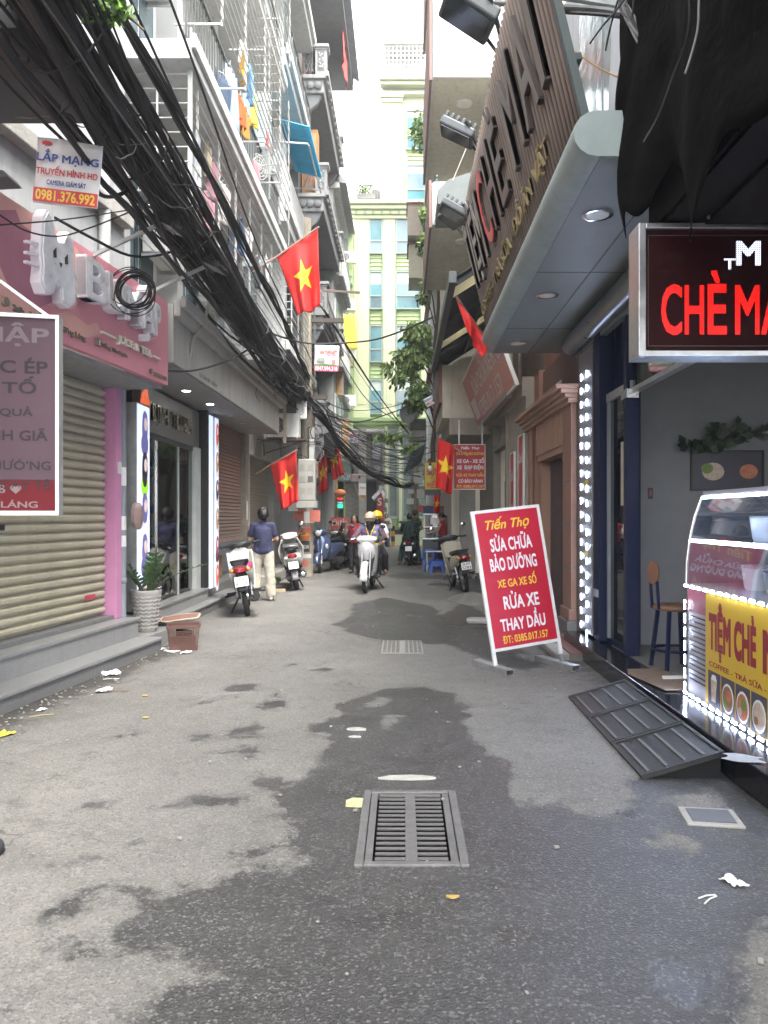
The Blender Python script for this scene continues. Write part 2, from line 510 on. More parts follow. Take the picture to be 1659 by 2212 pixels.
def asphalt():
    m = bpy.data.materials.new('asphalt'); m.use_nodes = True
    nt = m.node_tree; N = nt.nodes; L = nt.links; b = N['Principled BSDF']
    tc = N.new('ShaderNodeTexCoord')
    def noise(s, d=6, r=.6):
        n = N.new('ShaderNodeTexNoise'); n.inputs['Scale'].default_value = s; n.inputs['Detail'].default_value = d; n.inputs['Roughness'].default_value = r
        L.new(tc.outputs['Object'], n.inputs['Vector']); return n.outputs['Fac']
    def rng(i, a, b_, c, d):
        r = N.new('ShaderNodeMapRange'); r.inputs[1].default_value = a; r.inputs[2].default_value = b_; r.inputs[3].default_value = c; r.inputs[4].default_value = d
        L.new(i, r.inputs[0]); return r.outputs[0]
    def math_(op, a, b_):
        q = N.new('ShaderNodeMath'); q.operation = op
        for k, v in enumerate((a, b_)):
            if isinstance(v, (int, float)): q.inputs[k].default_value = v
            else: L.new(v, q.inputs[k])
        return q.outputs[0]
    def mix(f, a, b_):
        q = N.new('ShaderNodeMix'); q.data_type = 'RGBA'
        if isinstance(f, float): q.inputs[0].default_value = f
        else: L.new(f, q.inputs[0])
        for k, v in ((6, a), (7, b_)):
            if isinstance(v, tuple): q.inputs[k].default_value = (*v, 1)
            else: L.new(v, q.inputs[k])
        return q.outputs[2]
    def attr(n):
        a = N.new('ShaderNodeAttribute'); a.attribute_name = n; return a.outputs['Fac']
    vor = N.new('ShaderNodeTexVoronoi'); vor.inputs['Scale'].default_value = 115; L.new(tc.outputs['Object'], vor.inputs['Vector'])
    vcol = N.new('ShaderNodeSeparateColor'); L.new(vor.outputs['Color'], vcol.inputs[0])
    big = noise(.9, 6, .62); mid = noise(7, 8, .7); fine = noise(46, 6, .7)
    dry = mix(rng(big, .35, .68, 0, 1), (.128,.122,.109), (.188,.180,.160))
    dry = mix(rng(mid, .40, .75, 0, .55), dry, (.105,.103,.098))
    dry = mix(rng(vcol.outputs[0], .70, .95, 0, .55), dry, (.25,.243,.228))
    dry = mix(rng(vcol.outputs[1], .74, .95, 0, .6), dry, (.07,.068,.066))
    wetc = mix(rng(mid, .3, .7, 0, 1), (.030,.030,.030), (.050,.049,.048))
    wetc = mix(rng(vcol.outputs[0], .80, .97, 0, .9), wetc, (.15,.146,.14))
    # fine cracks, only in places
    wob = N.new('ShaderNodeTexNoise'); wob.inputs['Scale'].default_value = 2.2; wob.inputs['Detail'].default_value = 6; L.new(tc.outputs['Object'], wob.inputs['Vector'])
    vm = N.new('ShaderNodeVectorMath'); vm.operation = 'ADD'; L.new(tc.outputs['Object'], vm.inputs[0]); L.new(wob.outputs['Color'], vm.inputs[1])
    crk = N.new('ShaderNodeTexVoronoi'); crk.feature = 'DISTANCE_TO_EDGE'; crk.inputs['Scale'].default_value = .9; L.new(vm.outputs[0], crk.inputs['Vector'])
    ck = math_('MULTIPLY', rng(crk.outputs['Distance'], .0, .011, 1, 0), rng(noise(.7, 4, .6), .48, .60, 0, .8))
    dry = mix(ck, dry, (.05,.048,.045))
    stain = rng(noise(2.6, 7, .7), .55, .72, 0, .45); dry = mix(stain, dry, (.085,.082,.076))
    w = math_('ADD', attr('wet'), rng(noise(4.5, 10, .74), .25, .75, -.85, .85))
    damp = rng(w, .15, .46, 0, .3)
    w = math_('MULTIPLY', rng(w, .38, .64, 0, 1), rng(noise(1.7, 8, .72), .32, .66, .74, 1))
    dn = math_('ADD', attr('dirt'), rng(noise(6, 9, .75), .3, .7, -.45, .35))
    d = rng(dn, .15, .6, 0, .85)
    c = mix(w, mix(damp, dry, wetc), wetc)
    c = mix(d, c, (.045,.040,.034))
    L.new(c, b.inputs['Base Color'])
    pl = rng(math_('ADD', attr('pool'), rng(noise(9, 6, .7), .3, .7, -.35, .25)), .35, .75, 0, 1)
    rough = mix(w, (.88,.88,.88), (.30,.30,.30))
    rough = mix(pl, rough, (.12,.12,.12))
    L.new(rough, b.inputs['Roughness'])
    hgt = math_('ADD', math_('MULTIPLY', vor.outputs['Distance'], .55), math_('MULTIPLY', fine, .8))
    bp = N.new('ShaderNodeBump'); bp.inputs['Distance'].default_value = .012
    L.new(rng(pl, 0, 1, .55, .3), bp.inputs['Strength'])
    L.new(hgt, bp.inputs['Height']); L.new(bp.outputs[0], b.inputs['Normal'])
    return m
ASPH = asphalt()
me.materials.append(ASPH)
road = inst('road', me); tag(road, 'grey patched asphalt street with dark wet stains', 'road', kind='structure')
g = MB()
for x0, x1, y0, y1 in ((-300,GX0,-60,400),(GX1,300,-60,400),(GX0,GX1,-60,GY0),(GX0,GX1,GY1,400)):
    g.add([(x0,y0,-.012),(x1,y0,-.012),(x1,y1,-.012),(x0,y1,-.012)], [(0,1,2,3)])
tag(g.build('ground', ASPH), 'asphalt ground running on under the whole quarter', 'ground', kind='structure')

# ---------------------------------------------------------------- gully grates and covers
IRON = mat('cast_iron', (.17,.165,.16), .5, metal=.35, var=.3, scale=14, bump=.25, bscale=120)
DARK = mat('pit_black', (.006,.006,.006), .9, var=0)
gr = thing('gully_grate', 'large slotted cast iron gully grate in the wet foreground', 'grate', ((GX0+GX1)/2, GY0, 0))
w = (GX1 - GX0) / 2; ln = GY1 - GY0
MB().box(-w,w,0,ln,-.35,-.33).box(-w,-w+.004,0,ln,-.33,-.012).box(w-.004,w,0,ln,-.33,-.012).box(-w+.004,w-.004,0,.004,-.33,-.012).box(-w+.004,w-.004,ln-.004,ln,-.33,-.012).build('pit', DARK, gr)
MB().box(-w-.02,-w+.018,-.02,ln+.02,-.03,.010).box(w-.018,w+.02,-.02,ln+.02,-.03,.010).box(-w+.018,w-.018,-.02,.016,-.03,.010).box(-w+.018,w-.018,ln-.016,ln+.02,-.03,.010).build('frame', IRON, gr, bevel=.004)
MB().box(-w+.022,-w+.055,.02,ln-.02,-.003,.006).box(w-.055,w-.022,.02,ln-.02,-.003,.006).box(-.026,.026,.02,ln-.02,-.003,.006).build('rail', IRON, gr, bevel=.003)
NB = 15; stp = (ln - .04) / NB
bm_ = MB().box(-(w-.065-.026)/2, (w-.065-.026)/2, -stp*.19, stp*.19, -.001, .005).mesh('bar', IRON)
for sx in (-1, 1):
    for k in range(NB):
        o = inst('bar', bm_, gr, (sx * (w - .065 + .026) / 2, .02 + stp * (k + .5), 0))
        if k in (0, NB - 1): o.scale = (1, 1.5, 1)
g2 = thing('drain_cover', 'small pale checkered drain cover further up the street', 'drain cover', (-.005, 8.10, .002))
BOX('plate', mat('pale_iron', (.30,.29,.27), .6, metal=.2, var=.2, scale=20), g2, -.225, .225, 0, .84, -.002, .006, .003)
pm = MB().box(-.018,.018,-.014,.014,.006,.011).mesh('stud', _M['pale_iron'])
mb = MB()
for i in range(9):
    for j in range(15):
        if abs(i - 4) < 1: continue
        x = -.19 + i * .0475; y = .05 + j * .053
        mb.box(x-.017, x+.017, y-.015, y+.015, .006, .012)
o = mb.build('stud', mat('iron_grime', (.17,.165,.15), .8, var=.3), g2); tag(o, kind='stuff')
sl = thing('service_cover', 'small dark rectangular slab sunk in the pavement right of the grate', 'cover', G(1535, 1768), -8)
BOX('rim', CONC, sl, -.13, .13, -.11, .11, -.01, .012, .004); BOX('lid', mat('slab_dark', (.085,.09,.095), .5, var=.25), sl, -.10, .10, -.08, .08, .012, .017, .003)
# pale stones showing through the asphalt
STONE = mat('pale_stone', (.40,.385,.34), .85, var=.25, scale=12, bump=.3)
for nm, (px, py), (a, b), lab in (('stone_patch', (880,1684), (.165,.045), 'long pale half-moon stone right above the large grate'),
                                ('stone_patch', (770,1578), (.07,.04), 'larger rounded pale stone in the wet patch up the street'),
                                ('stone_patch', (766,1594), (.045,.022), 'smaller pale stone chip just below the rounded one')):
    c = G(px, py); mb = MB()
    ring = [(a * math.cos(t) * random.uniform(.92, 1.05), b * (math.sin(t) * (1.25 if math.sin(t) > 0 else .55)) * random.uniform(.9, 1.1)) for t in np.linspace(0, 2*PI, 18)[:-1]]
    mb.prism(ring, .001, .010, 'xy')
    tag(mb.build(nm, STONE, loc=(c.x, c.y, 0), bevel=.003), lab, 'stone')
o = thing('painted_patch', 'yellowish painted patch beside the far left corner of the grate', 'paint mark', G(772, 1735), 0)
MB().prism([(-.055,-.06),(.03,-.07),(.035,.05),(-.03,.06),(-.06,.02)], .003, .007, 'xy').build('patch', mat('old_paint', (.48,.48,.26), .7, var=.4, scale=25), o)

# litter
random.seed(11)
def litter(px, py, s, lab, m=PAPER, z=0.0, seed=0, flat=.35):
    rr = random.Random(seed); c = G(px, py, z)
    mb = MB()
    def fn(u, v):
        return ((u-.5)*s*1.5*(1+.2*math.sin(v*5+seed)), (v-.5)*s*(1+.25*math.cos(u*6+seed)), .006 + abs(mnoise.noise(Vector((u*3+seed, v*3, .3))))*s*flat)
    mb.grid(fn, 8, 7)
    o = mb.build('litter', m, smooth=False, solid=.0015, loc=(c.x, c.y, z))
    o.rotation_euler = (0, 0, rr.uniform(0, 6))
    return tag(o, lab, 'litter')
litter(352, 1404, .13, 'largest crumpled white tissue in front of the brown basket', seed=1)
litter(372, 1408, .10, 'flattened white wrapper beside the crumpled tissue', seed=2, flat=.12)
litter(402, 1411, .09, 'small white paper scrap right of the tissue by the basket', seed=3)
litter(228, 1492, .10, 'white paper scrap lying against the lower granite step', seed=4)
litter(240, 1458, .10, 'bent white strip standing up by the granite step', seed=5, flat=.6)
litter(90, 1535, .05, 'small white scrap near the left end of the gutter', seed=6)
litter(1583, 1908, .06, 'white paper scrap on wet asphalt near the right edge', seed=7)
litter(4, 1590, .09, 'yellow and black wrapper at the left edge of the street', mat('wrap_y', (.5,.42,.05), .4), seed=8)
litter(1605, 1640, .12, 'grey sheet of paper lying on the polished black kerb', mat('paper_grey', (.30,.31,.33), .6), z=.172, seed=9, flat=.02)
for k, (px, py, l, a, lab) in enumerate(((1535,1947,.09,40,'thin white straw on wet asphalt near the right edge'),(1527,1940,.08,20,'second white straw crossing the first one'),
                            (240,1468,.14,10,'white straw lying by the granite step'),(90,1547,.16,30,'dry yellow stick in the left gutter'),(250,1495,.2,2,'dark twig beside the paper in the gutter'))):
    c = G(px, py)
    mb = MB().tube([(-l/2,0,.004),(0,.004,.006),(l/2,0,.004)], .003, 6)
    o = mb.build('straw', (PAPER, PAPER, PAPER, mat('straw_y', (.4,.33,.12), .8), WOOD)[k], loc=(c.x, c.y, .002)); o.rotation_euler.z = R(a)
    tag(o, lab, 'straw')
mb = MB()
rr = random.Random(5)
for k in range(420):
    if k % 3:
        Y = rr.uniform(4.6, 9.6); x = float(kerb(np.array(Y))) + abs(rr.gauss(.02, .16)) + .02
    else:
        Y = rr.uniform(2.3, 12); x = rr.uniform(-2.2, 1.6)
    s = rr.uniform(.003, .011)
    mb.box(-s, s, -s*.7, s*.7, 0, s*.8, Matrix.Translation((x, Y, .004)) @ Matrix.Rotation(rr.uniform(0, 6), 4, 'Z'))
tag(mb.build('street_grit', mat('grit', (.30,.28,.24), .9, var=.5, scale=3)), 'scattered grit and tiny scraps on the asphalt', 'grit', kind='stuff')
leafm = mat('dry_leaf', (.35,.24,.07), .8)
for k, (px, py, lab) in enumerate(((978,1941,'dry yellow leaf crumb right below the grate'),(315,1552,'brown dry leaf on the asphalt by the left gutter'),(313,1504,'yellow dry leaf close to the lower granite step'))):
    c = G(px, py)
    o = MB().grid(lambda u, v: ((u-.5)*.05, (v-.5)*.03*math.sin(PI*min(.98,max(.02,u))), .004+.008*math.sin(PI*v)), 6, 4).build('dry_leaf', leafm, solid=.001, loc=(c.x, c.y, .002))
    tag(o, lab, 'leaf')
# ================================================================ left: juice shop (its own slightly turned frontage)
LAO, LAR = (-2.6, 8.3, 0), 83.2
GRANITE = mat('granite', (.25,.25,.245), .35, var=.25, scale=90, bump=.03, streak=.25)
GRAN_E = mat('granite_rough', (.17,.17,.165), .6, var=.3, scale=60, bump=.1, streak=.4)
SHUT_C = mat('shutter_cream', (.44,.405,.30), .5, var=.14, scale=2.2, streak=.38, dirt=(.16,.13,.08), metal=.1)
SHUT_B = mat('shutter_brown', (.27,.20,.165), .5, var=.12, scale=2, streak=.3, metal=.1)
PINK = mat('sign_pink', (.62,.25,.29), .45, var=.10, scale=1.4, streak=.2, dirt=(.4,.14,.2))
PINK2 = mat('sign_peach_light', (.68,.36,.31), .45, var=.08)
PINK3 = mat('sign_mauve', (.40,.15,.20), .45, var=.08)
PINKP = mat('post_pink', (.52,.22,.38), .5, var=.08)

ja = thing('shop_building', 'juice shop with cream roller shutter and pale grey upper wall', 'building', LAO, LAR)
BOX('wall', GREY_W, ja, -22, -.05, .62, 6, .0, 9)
BOX('upper_wall', GREY_W, ja, -22, 0, .42, .618, 2.86, 9)
mb = MB(); mb.cyl((-.55,.36,3.2), (-.55,.36,9), .06, n=12); mb.build('pipe', GREY_W, ja, smooth=True)
BOX('ledge', CONC, ja, -22, -.02, .30, .418, 4.55, 4.70, .01)
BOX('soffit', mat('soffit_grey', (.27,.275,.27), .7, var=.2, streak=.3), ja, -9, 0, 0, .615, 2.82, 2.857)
BOX('pink_post', PINKP, ja, -.19, -.07, .42, .60, .362, 2.818, .006)
st = BOX('sill', GRAN_E, ja, -9, -.20, .44, .60, .362, .40)
# roller shutter: every slat its own piece
sh = MB().box(-9, -.20, .585, .60, .40, 2.818).build('roller_shutter', SHUT_C, ja)
NS = 27; sp = (2.80 - .42) / NS
prof = [(.58,0),(.545,.010),(.530,.030),(.530,sp*.62),(.545,sp*.78),(.572,sp*.84),(.572,sp),(.58,sp)]
slm = MB().prism(prof, -9, -.205, 'yz').mesh('slat', SHUT_C)
_r = random.Random(9)
for k in range(NS): inst('slat', slm, sh, (0, _r.uniform(-.003,.003), .42 + k * sp), (0, R(_r.uniform(-.06,.06)), R(_r.uniform(-.05,.05))))
BOX('lock', BLACK_M, sh, -2.02, -1.92, .515, .53, 1.33, 1.38)
BOX('sticker', mat('sticker_red', (.5,.06,.10), .5), sh, -.62, -.42, .527, .53, .60, .65)
BOX('meter_tag', OFFW, ja, -.16, -.10, .405, .42, 1.90, 2.03)
# steps
stp1 = thing('granite_steps', 'two grey granite steps below the cream shutter', 'steps', LAO, LAR)
BOX('tread', GRANITE, stp1, -9, -.0, -.02, .28, .122, .150, .004)
BOX('riser', GRAN_E, stp1, -9, -.01, 0, .26, 0, .121)
BOX('tread', GRANITE, stp1, -9, -.0, .24, .62, .332, .360, .004)
BOX('riser', GRANITE, stp1, -9, -.55, .26, .60, .151, .331)
BOX('riser', GRANITE, stp1, -.547, -.01, .26, .60, .151, .331)
# grey downpipe with stickers
dp = thing('downpipe', 'grey plastic downpipe with paper stickers beside the pink post', 'pipe', (-2.6-.055*.0, 8.3, 0), LAR)
MB().cyl((.0,.46,.36), (.0,.46,2.82), .052, n=16).build('pipe', GREY_PIPE, dp, smooth=True)
MB().lathe([(.054,-.03),(.06,-.025),(.06,.025),(.054,.03)], 16, (0,.46,.75), caps=False).build('collar', GREY_PIPE, dp, smooth=True)
for z0, z1 in ((1.78,1.98),(1.30,1.45),(1.12,1.24)):
    MB().grid(lambda u, v: (.0535*math.sin((u-.5)*1.9-.35), .46-.0535*math.cos((u-.5)*1.9-.35), z0+(z1-z0)*v), 6, 1).build('sticker', PAPER, dp)
bag = thing('plastic_bag', 'brownish plastic bag hanging from the grey downpipe', 'bag', LAO, LAR)
mb = MB(); mb.loft([(.36,.07,1.47,.05,.10,2.2),(.34,.08,1.46,.10,.14,2.4),(.30,.085,1.45,.105,.15,2.4),(.27,.08,1.47,.05,.10,2.2)], 14)
mb.tube([(.02,.38,1.62),(.05,.34,1.66),(.09,.33,1.60)], .006, 6)
mb.build('bag', mat('bag_brown', (.28,.20,.18), .4, var=.25, bump=.4, bscale=18), bag, smooth=True)

# pink signboard with raised silver letters
SILV = mat('silver_letter', (.78,.78,.80), .3, metal=.15, var=.25, scale=7)
LSIDE = mat('letter_white', (.82,.78,.82), .4, var=.05)
sg = thing('shop_signboard', 'long pink juice shop signboard with raised silver letters', 'sign', LAO, LAR)
BOX('board', PINK, sg, -9, 0, -.07, -.001, 2.86, 3.76, .004)
def flat(poly, m, y, nm='print'):  # print on the board, with dappled light and shadows painted in as colour
    return MB().prism(poly, y - .0015, y, 'xz').build(nm, m, sg)
flat([(-4.2,3.755),(-2.0,3.755),(-1.18,3.50),(-1.26,3.36),(-1.75,3.30),(-1.9,3.17),(-2.3,3.1),(-2.5,2.865),(-4.2,2.865)], PINK2, -.0705)
flat([(-3.4,3.40),(-2.66,3.70),(-2.45,3.45),(-2.55,3.30),(-2.35,3.05),(-2.75,3.12),(-2.9,3.3)], PINK3, -.0722)
flat([(-2.75,3.45),(-2.62,3.62),(-2.2,3.60),(-2.1,3.2),(-2.4,3.04),(-2.62,3.14)], PINK3, -.0738)
flat([(-2.2,3.05),(-1.95,3.14),(-1.65,3.10),(-1.5,3.16),(-1.4,3.08),(-1.7,2.98),(-1.95,2.94)], PINK2, -.0728)
flat([(-.62,3.42),(-.42,3.52),(-.30,3.50),(-.36,3.42),(-.5,3.38)], PINK2, -.0728)
# cat-shaped emblem block
def emb(poly, y0, y1, m, nm):
    return MB().prism(poly, y0, y1, 'xz').build(nm, m, sg, bevel=.012)
body = [(-2.50,3.46),(-2.47,3.72),(-2.42,3.80),(-2.34,3.72),(-2.28,3.60),(-2.20,3.62),(-2.12,3.74),(-2.05,3.68),(-2.02,3.42),(-2.01,3.18),(-2.10,3.12),(-2.20,3.14),(-2.22,3.24),(-2.28,3.30),(-2.32,3.24),(-2.34,3.16),(-2.44,3.14),(-2.50,3.22),(-2.48,3.34)]
emb(body, -.165, -.074, LSIDE, 'emblem')
emb([(-2.29 + (x + 2.26) * .93 + .03, 3.45 + (z - 3.45) * .95) for x, z in body], -.180, -.166, SILV, 'emblem_face')
for ex in (-2.33, -2.17): emb([(ex-.025,3.50),(ex+.015,3.54),(ex+.02,3.46),(ex-.02,3.45)], -.186, -.181, BLACK_P, 'eye')
emb([(-2.27,3.44),(-2.23,3.44),(-2.25,3.40)], -.186, -.181, BLACK_P, 'nose')
MB().lathe([(.05,-.02),(.055,0),(.05,.02)], 14, (-2.25,-.15,3.30), 'y').build('paw', SILV, sg, smooth=True)
for i, (z0, z1) in enumerate(((3.52,3.50),(3.44,3.42),(3.36,3.35))):
    MB().bar((-2.50,-.14,z0-.02), (-2.62,-.12,z1-.02), .03, .02).build('whisker', LSIDE if i else SILV, sg)
    MB().bar((-2.02,-.14,z0-.04), (-1.93,-.12,z1-.08), .03, .02).build('whisker', SILV, sg)
# raised letters, each one a piece
for ch, x0, x1, z0, z1 in (('B',-1.83,-1.50,3.30,3.64),('U',-1.46,-1.17,3.30,3.62),('M',-1.13,-.83,3.29,3.60),('Ậ',-.80,-.55,3.19,3.72),('P',-.52,-.40,3.28,3.60)):
    o = text(ch, LSIDE, sg, (x0, x1, z0, z1), -.074, .09, .02, name='letter')
    text(ch, SILV, sg, (x0+.004, x1-.004, z0+.004, z1-.004), -.1655, .010, .014, name='letter_face')
CREAMT = mat('cream_letter', (.78,.74,.62), .5, var=.05)
text('JUCE & TEA', CREAMT, sg, (-1.16, -.46, 3.045, 3.135), -.074, .03, .016)
BOX('dash', CREAMT, sg, -1.44, -1.20, -.10, -.074, 3.085, 3.10); BOX('dash', CREAMT, sg, -.42, -.25, -.10, -.074, 3.085, 3.10)
SMALLT = mat('small_letter', (.20,.16,.12), .6, var=.05)
text('26b , Ngõ 187 Đường Láng', SMALLT, sg, (-2.70, -1.70, 2.935, 3.00), -.074, .012, .010)
text('Hồng Thu Ngân', SMALLT, sg, (-1.42, -.95, 2.955, 3.01), -.074, .012, .010)
text('0869 889 428', SMALLT, sg, (-.36, -.06, 2.90, 2.94), -.074, .012, .010)
MB().lathe([(.035,-.10),(.035,-.074)], 16, (-2.80,0,2.985), 'y').build('icon', SMALLT, sg)
MB().lathe([(.026,-.10),(.026,-.074)], 16, (-.44,0,2.93), 'y').build('icon', SMALLT, sg)
MB().box(-1.53,-1.46,-.10,-.074,2.955,3.02).build('icon', SMALLT, sg)
text('f', CREAMT, sg, (-1.51,-1.485,2.96,3.01), -.1005, .002, .01)
# flood lamps on arms above the sign
def sign_lamp(x, lab):
    o = thing('sign_lamp', lab, 'lamp', LAO, LAR, group='flood lamps above the pink sign')
    MB().bar((x,-.02,3.72), (x+.10,-.62,4.02), .03).build('arm', GALV, o)
    m = Matrix.Translation((x+.12,-.70,4.02)) @ Matrix.Rotation(R(25), 4, 'X')
    MB().box(-.14,.14,-.11,.11,-.02,.02, m).build('housing', BLACK_M, o, bevel=.006)
    MB().box(-.12,.12,-.09,.09,-.025,-.021, m).build('lens', mat('lamp_lens', (.35,.36,.36), .2, var=0), o)
    mb = MB()
    for k in range(5): mb.box(-.13+k*.06,-.115+k*.06,-.09,.09,.02,.05, m)
    mb.build('heat_sink', BLACK_M, o)
sign_lamp(-1.55, 'black flood lamp on an arm above the letter B of the pink sign')
sign_lamp(-.42, 'black flood lamp on an arm above the right end of the pink sign')
# hanging menu lightbox near the camera
MENU = mat('menu_mauve', (.085,.054,.068), .65, spec=.15, var=.1, scale=1.5)
mn = thing('hanging_menu_sign', 'unlit mauve menu lightbox hanging in front of the cream shutter', 'sign', (-2.265, 5.02, 0), 12)
x0, x1, z0, z1 = -.82, 0, 1.485, 2.735
BOX('panel', MENU, mn, x0, x1, 0, .10, z0+.20, z1)
BOX('panel', mat('menu_red', (.11,.012,.017), .65, spec=.15, var=.1), mn, x0, x1, 0, .10, z0, z0+.198)
MB().box(x1,x1+.022,-.012,.112,z0-.03,z1+.025).box(x0,x1,-.012,.112,z1,z1+.025).box(x0,x1,-.012,.112,z0-.03,z0).build('frame', GALV, mn)
MT = mat('menu_text', (.014,.009,.012), .7, var=0); MT2 = mat('menu_title', (.105,.075,.09), .5, var=0)
text('BU MẬP', MT2, mn, (-.80, -.045, 2.55, 2.70), -.001, .001, .02)
for s, xa, xb, za, zb in (('NƯỚC ÉP',-.70,-.05,2.375,2.475),('SINH TỐ',-.70,-.12,2.245,2.355),('HOA QUẢ',-.56,-.14,2.09,2.16),('CHANH GIÃ',-.62,-.05,1.94,2.02),
                      ('KHUA NƯỚNG',-.66,-.03,1.75,1.82),('TƯỚNG CAY TÊ',-.72,-.03,1.625,1.69)):
    text(s, MT, mn, (xa, xb, za, zb), -.001, .001, .018)
MTW = mat('menu_white', (.17,.12,.125), .5, var=0)
text('ĐƯỜNG LÁNG', MTW, mn, (-.70, -.11, 1.505, 1.555), -.001, .001, .018)
text('B', MTW, mn, (-.34,-.305,1.60,1.65), -.001, .001, .018)
hp = [(math.sin(t)**3*.034-.24, (13*math.cos(t)-5*math.cos(2*t)-2*math.cos(3*t)-math.cos(4*t))/16*.032+1.625) for t in np.linspace(0, 2*PI, 25)[:-1]]
MB().prism(hp, -.002, -.0005, 'xz').build('heart', MTW, mn)
MB().bar((-.45,.05,2.76),(-.45,.05,3.0),.03).bar((-.05,.05,2.76),(-.35,.05,2.98),.02).build('hanger', GALV, mn)

# potted plant, basket, mats
pot = thing('potted_plant', 'leafy potted plant in a white zigzag planter by the downpipe', 'plant', G(312, 1368), 0)
pot.location = (-2.90, 8.70, .151); pot.scale = (1, 1, .86)
BOX('landing', GRANITE, stp1, .002, .75, .16, .60, 0, .15, .004)
POTM = mat('pot_white', (.34,.325,.30), .7, var=.15, scale=10)
prof = [(.105,0),(.115,.02),(.135,.25),(.165,.50),(.172,.53),(.168,.545),(.150,.545),(.145,.50)]
MB().lathe(prof, 28, caps=False).build('pot', POTM, pot, smooth=True)
mb = MB()
for row in range(9):
    z = .06 + row * .05; r = .117 + (z / .5) * .046
    for k in range(30):
        a0 = 2*PI*k/30; a1 = 2*PI*(k+1)/30; up = .012 if k % 2 else -.012
        mb.bar(((r+.002)*math.cos(a0), (r+.002)*math.sin(a0), z-up), ((r+.002)*math.cos(a1), (r+.002)*math.sin(a1), z+up), .008, .014)
tag(mb.build('zigzag_relief', POTM, pot), kind='stuff')
MB().lathe([(.14,.49),(.14,.50)], 20).build('soil', mat('soil', (.05,.035,.025), .95, bump=.5), pot)
ZZ = mat('zz_leaf', (.05,.105,.035), .35, var=.35, scale=6, coat=.3)
ZZS = mat('zz_stem', (.07,.10,.04), .5)
rr = random.Random(3)
for k in range(15):
    a = rr.uniform(0, 2*PI); lean = rr.uniform(.08, .30); h = rr.uniform(.36, .62)
    if k == 14: a, lean, h = .15, .62, .48
    stem = []
    for i in range(8):
        t = i / 7
        stem.append(Vector((.06*math.cos(a) + lean*t**1.6*math.cos(a), .06*math.sin(a) + lean*t**1.6*math.sin(a), .49 + h*t*(1-.15*t*lean*2))))
    sm = MB().tube(stem, [.011*(1-.6*i/7) for i in range(8)], 6).build('stem', ZZS, pot, smooth=True)
    side = Vector((-math.sin(a), math.cos(a), 0))
    mb = MB()
    for i in range(7):
        t = .28 + .72 * i / 6
        p = stem[0].lerp(stem[-1], t) if False else stem[min(6, int(t*7))].lerp(stem[min(7, int(t*7)+1)], t*7-int(t*7))
        d = (stem[min(7, int(t*7)+1)] - stem[max(0, int(t*7)-1)]).normalized()
        for sgn in (-1, 1):
            ln_ = rr.uniform(.085, .12) * (1 - .25 * abs(t - .6)); wd = ln_ * .17
            out = (side * sgn * .85 + d * .55 + Vector((0,0,rr.uniform(-.1,.25)))).normalized()
            nn = out.cross(d).normalized(); wv = out.cross(nn).normalized()
            q = [p, p + out*ln_*.3 + wv*wd, p + out*ln_*.7 + wv*wd*.8, p + out*ln_ - nn*.01*sgn, p + out*ln_*.7 - wv*wd*.8, p + out*ln_*.3 - wv*wd, p + out*ln_*.5 - nn*.006]
            mb.add(q, [(0,1,6),(1,2,6),(2,3,6),(3,4,6),(4,5,6),(5,0,6)])
    mb.build('leaf', ZZ, sm, smooth=True)
bk = thing('plastic_basket', 'brown plastic lattice basket standing on the asphalt', 'basket', G(397, 1402), 14)
BASK = mat('basket_brown', (.12,.055,.042), .6, var=.15)
W0, W1, D0, D1, H = .14, .165, .11, .135, .27
mb = MB()
mb.box(-W0, W0, -D0, D0, 0, .008)
for k in range(12):
    z = .012 + k * .018; f = z / H; w_ = W0 + (W1-W0)*f; d_ = D0 + (D1-D0)*f
    if 8 < k < 11:
        for sx in (-1, 1): mb.bar((sx*w_*.55,-d_,z),(sx*w_,-d_,z),.006).bar((sx*w_*.55,d_,z),(sx*w_,d_,z),.006)
    else: mb.bar((-w_,-d_,z),(w_,-d_,z),.007,.008).bar((-w_,d_,z),(w_,d_,z),.007,.008)
    mb.bar((-w_,-d_,z),(-w_,d_,z),.007,.008).bar((w_,-d_,z),(w_,d_,z),.007,.008)
for k in range(13):
    f = -1 + 2*k/12
    for sy in (-1, 1): mb.bar((f*W0,sy*D0,0),(f*W1,sy*D1,H if abs(f) > .5 else .165),.008,.006)
    for sx in (-1, 1): mb.bar((sx*W0,f*D0,0),(sx*W1,f*D1,H),.008,.006)
tag(mb.build('lattice', BASK, bk), kind='stuff')
MB().box(-W1-.01,W1+.01,-D1-.012,-D1+.006,H-.03,H+.006).box(-W1-.01,W1+.01,D1-.006,D1+.012,H-.03,H+.006).box(-W1-.012,-W1+.006,-D1,D1,H-.03,H+.006).box(W1-.006,W1+.012,-D1,D1,H-.03,H+.006).build('rim', BASK, bk, bevel=.003)
BOX('solid_wall', BASK, bk, -W0+.005, W0-.005, -D0-.004, -D0-.001, .004, .15)
MAT1 = mat('mat_brown', (.23,.125,.09), .9, var=.25, scale=20, bump=.4); MAT2 = mat('mat_pink', (.42,.23,.18), .9, var=.3, scale=14, bump=.4); MATE = mat('mat_edge', (.50,.40,.32), .9)
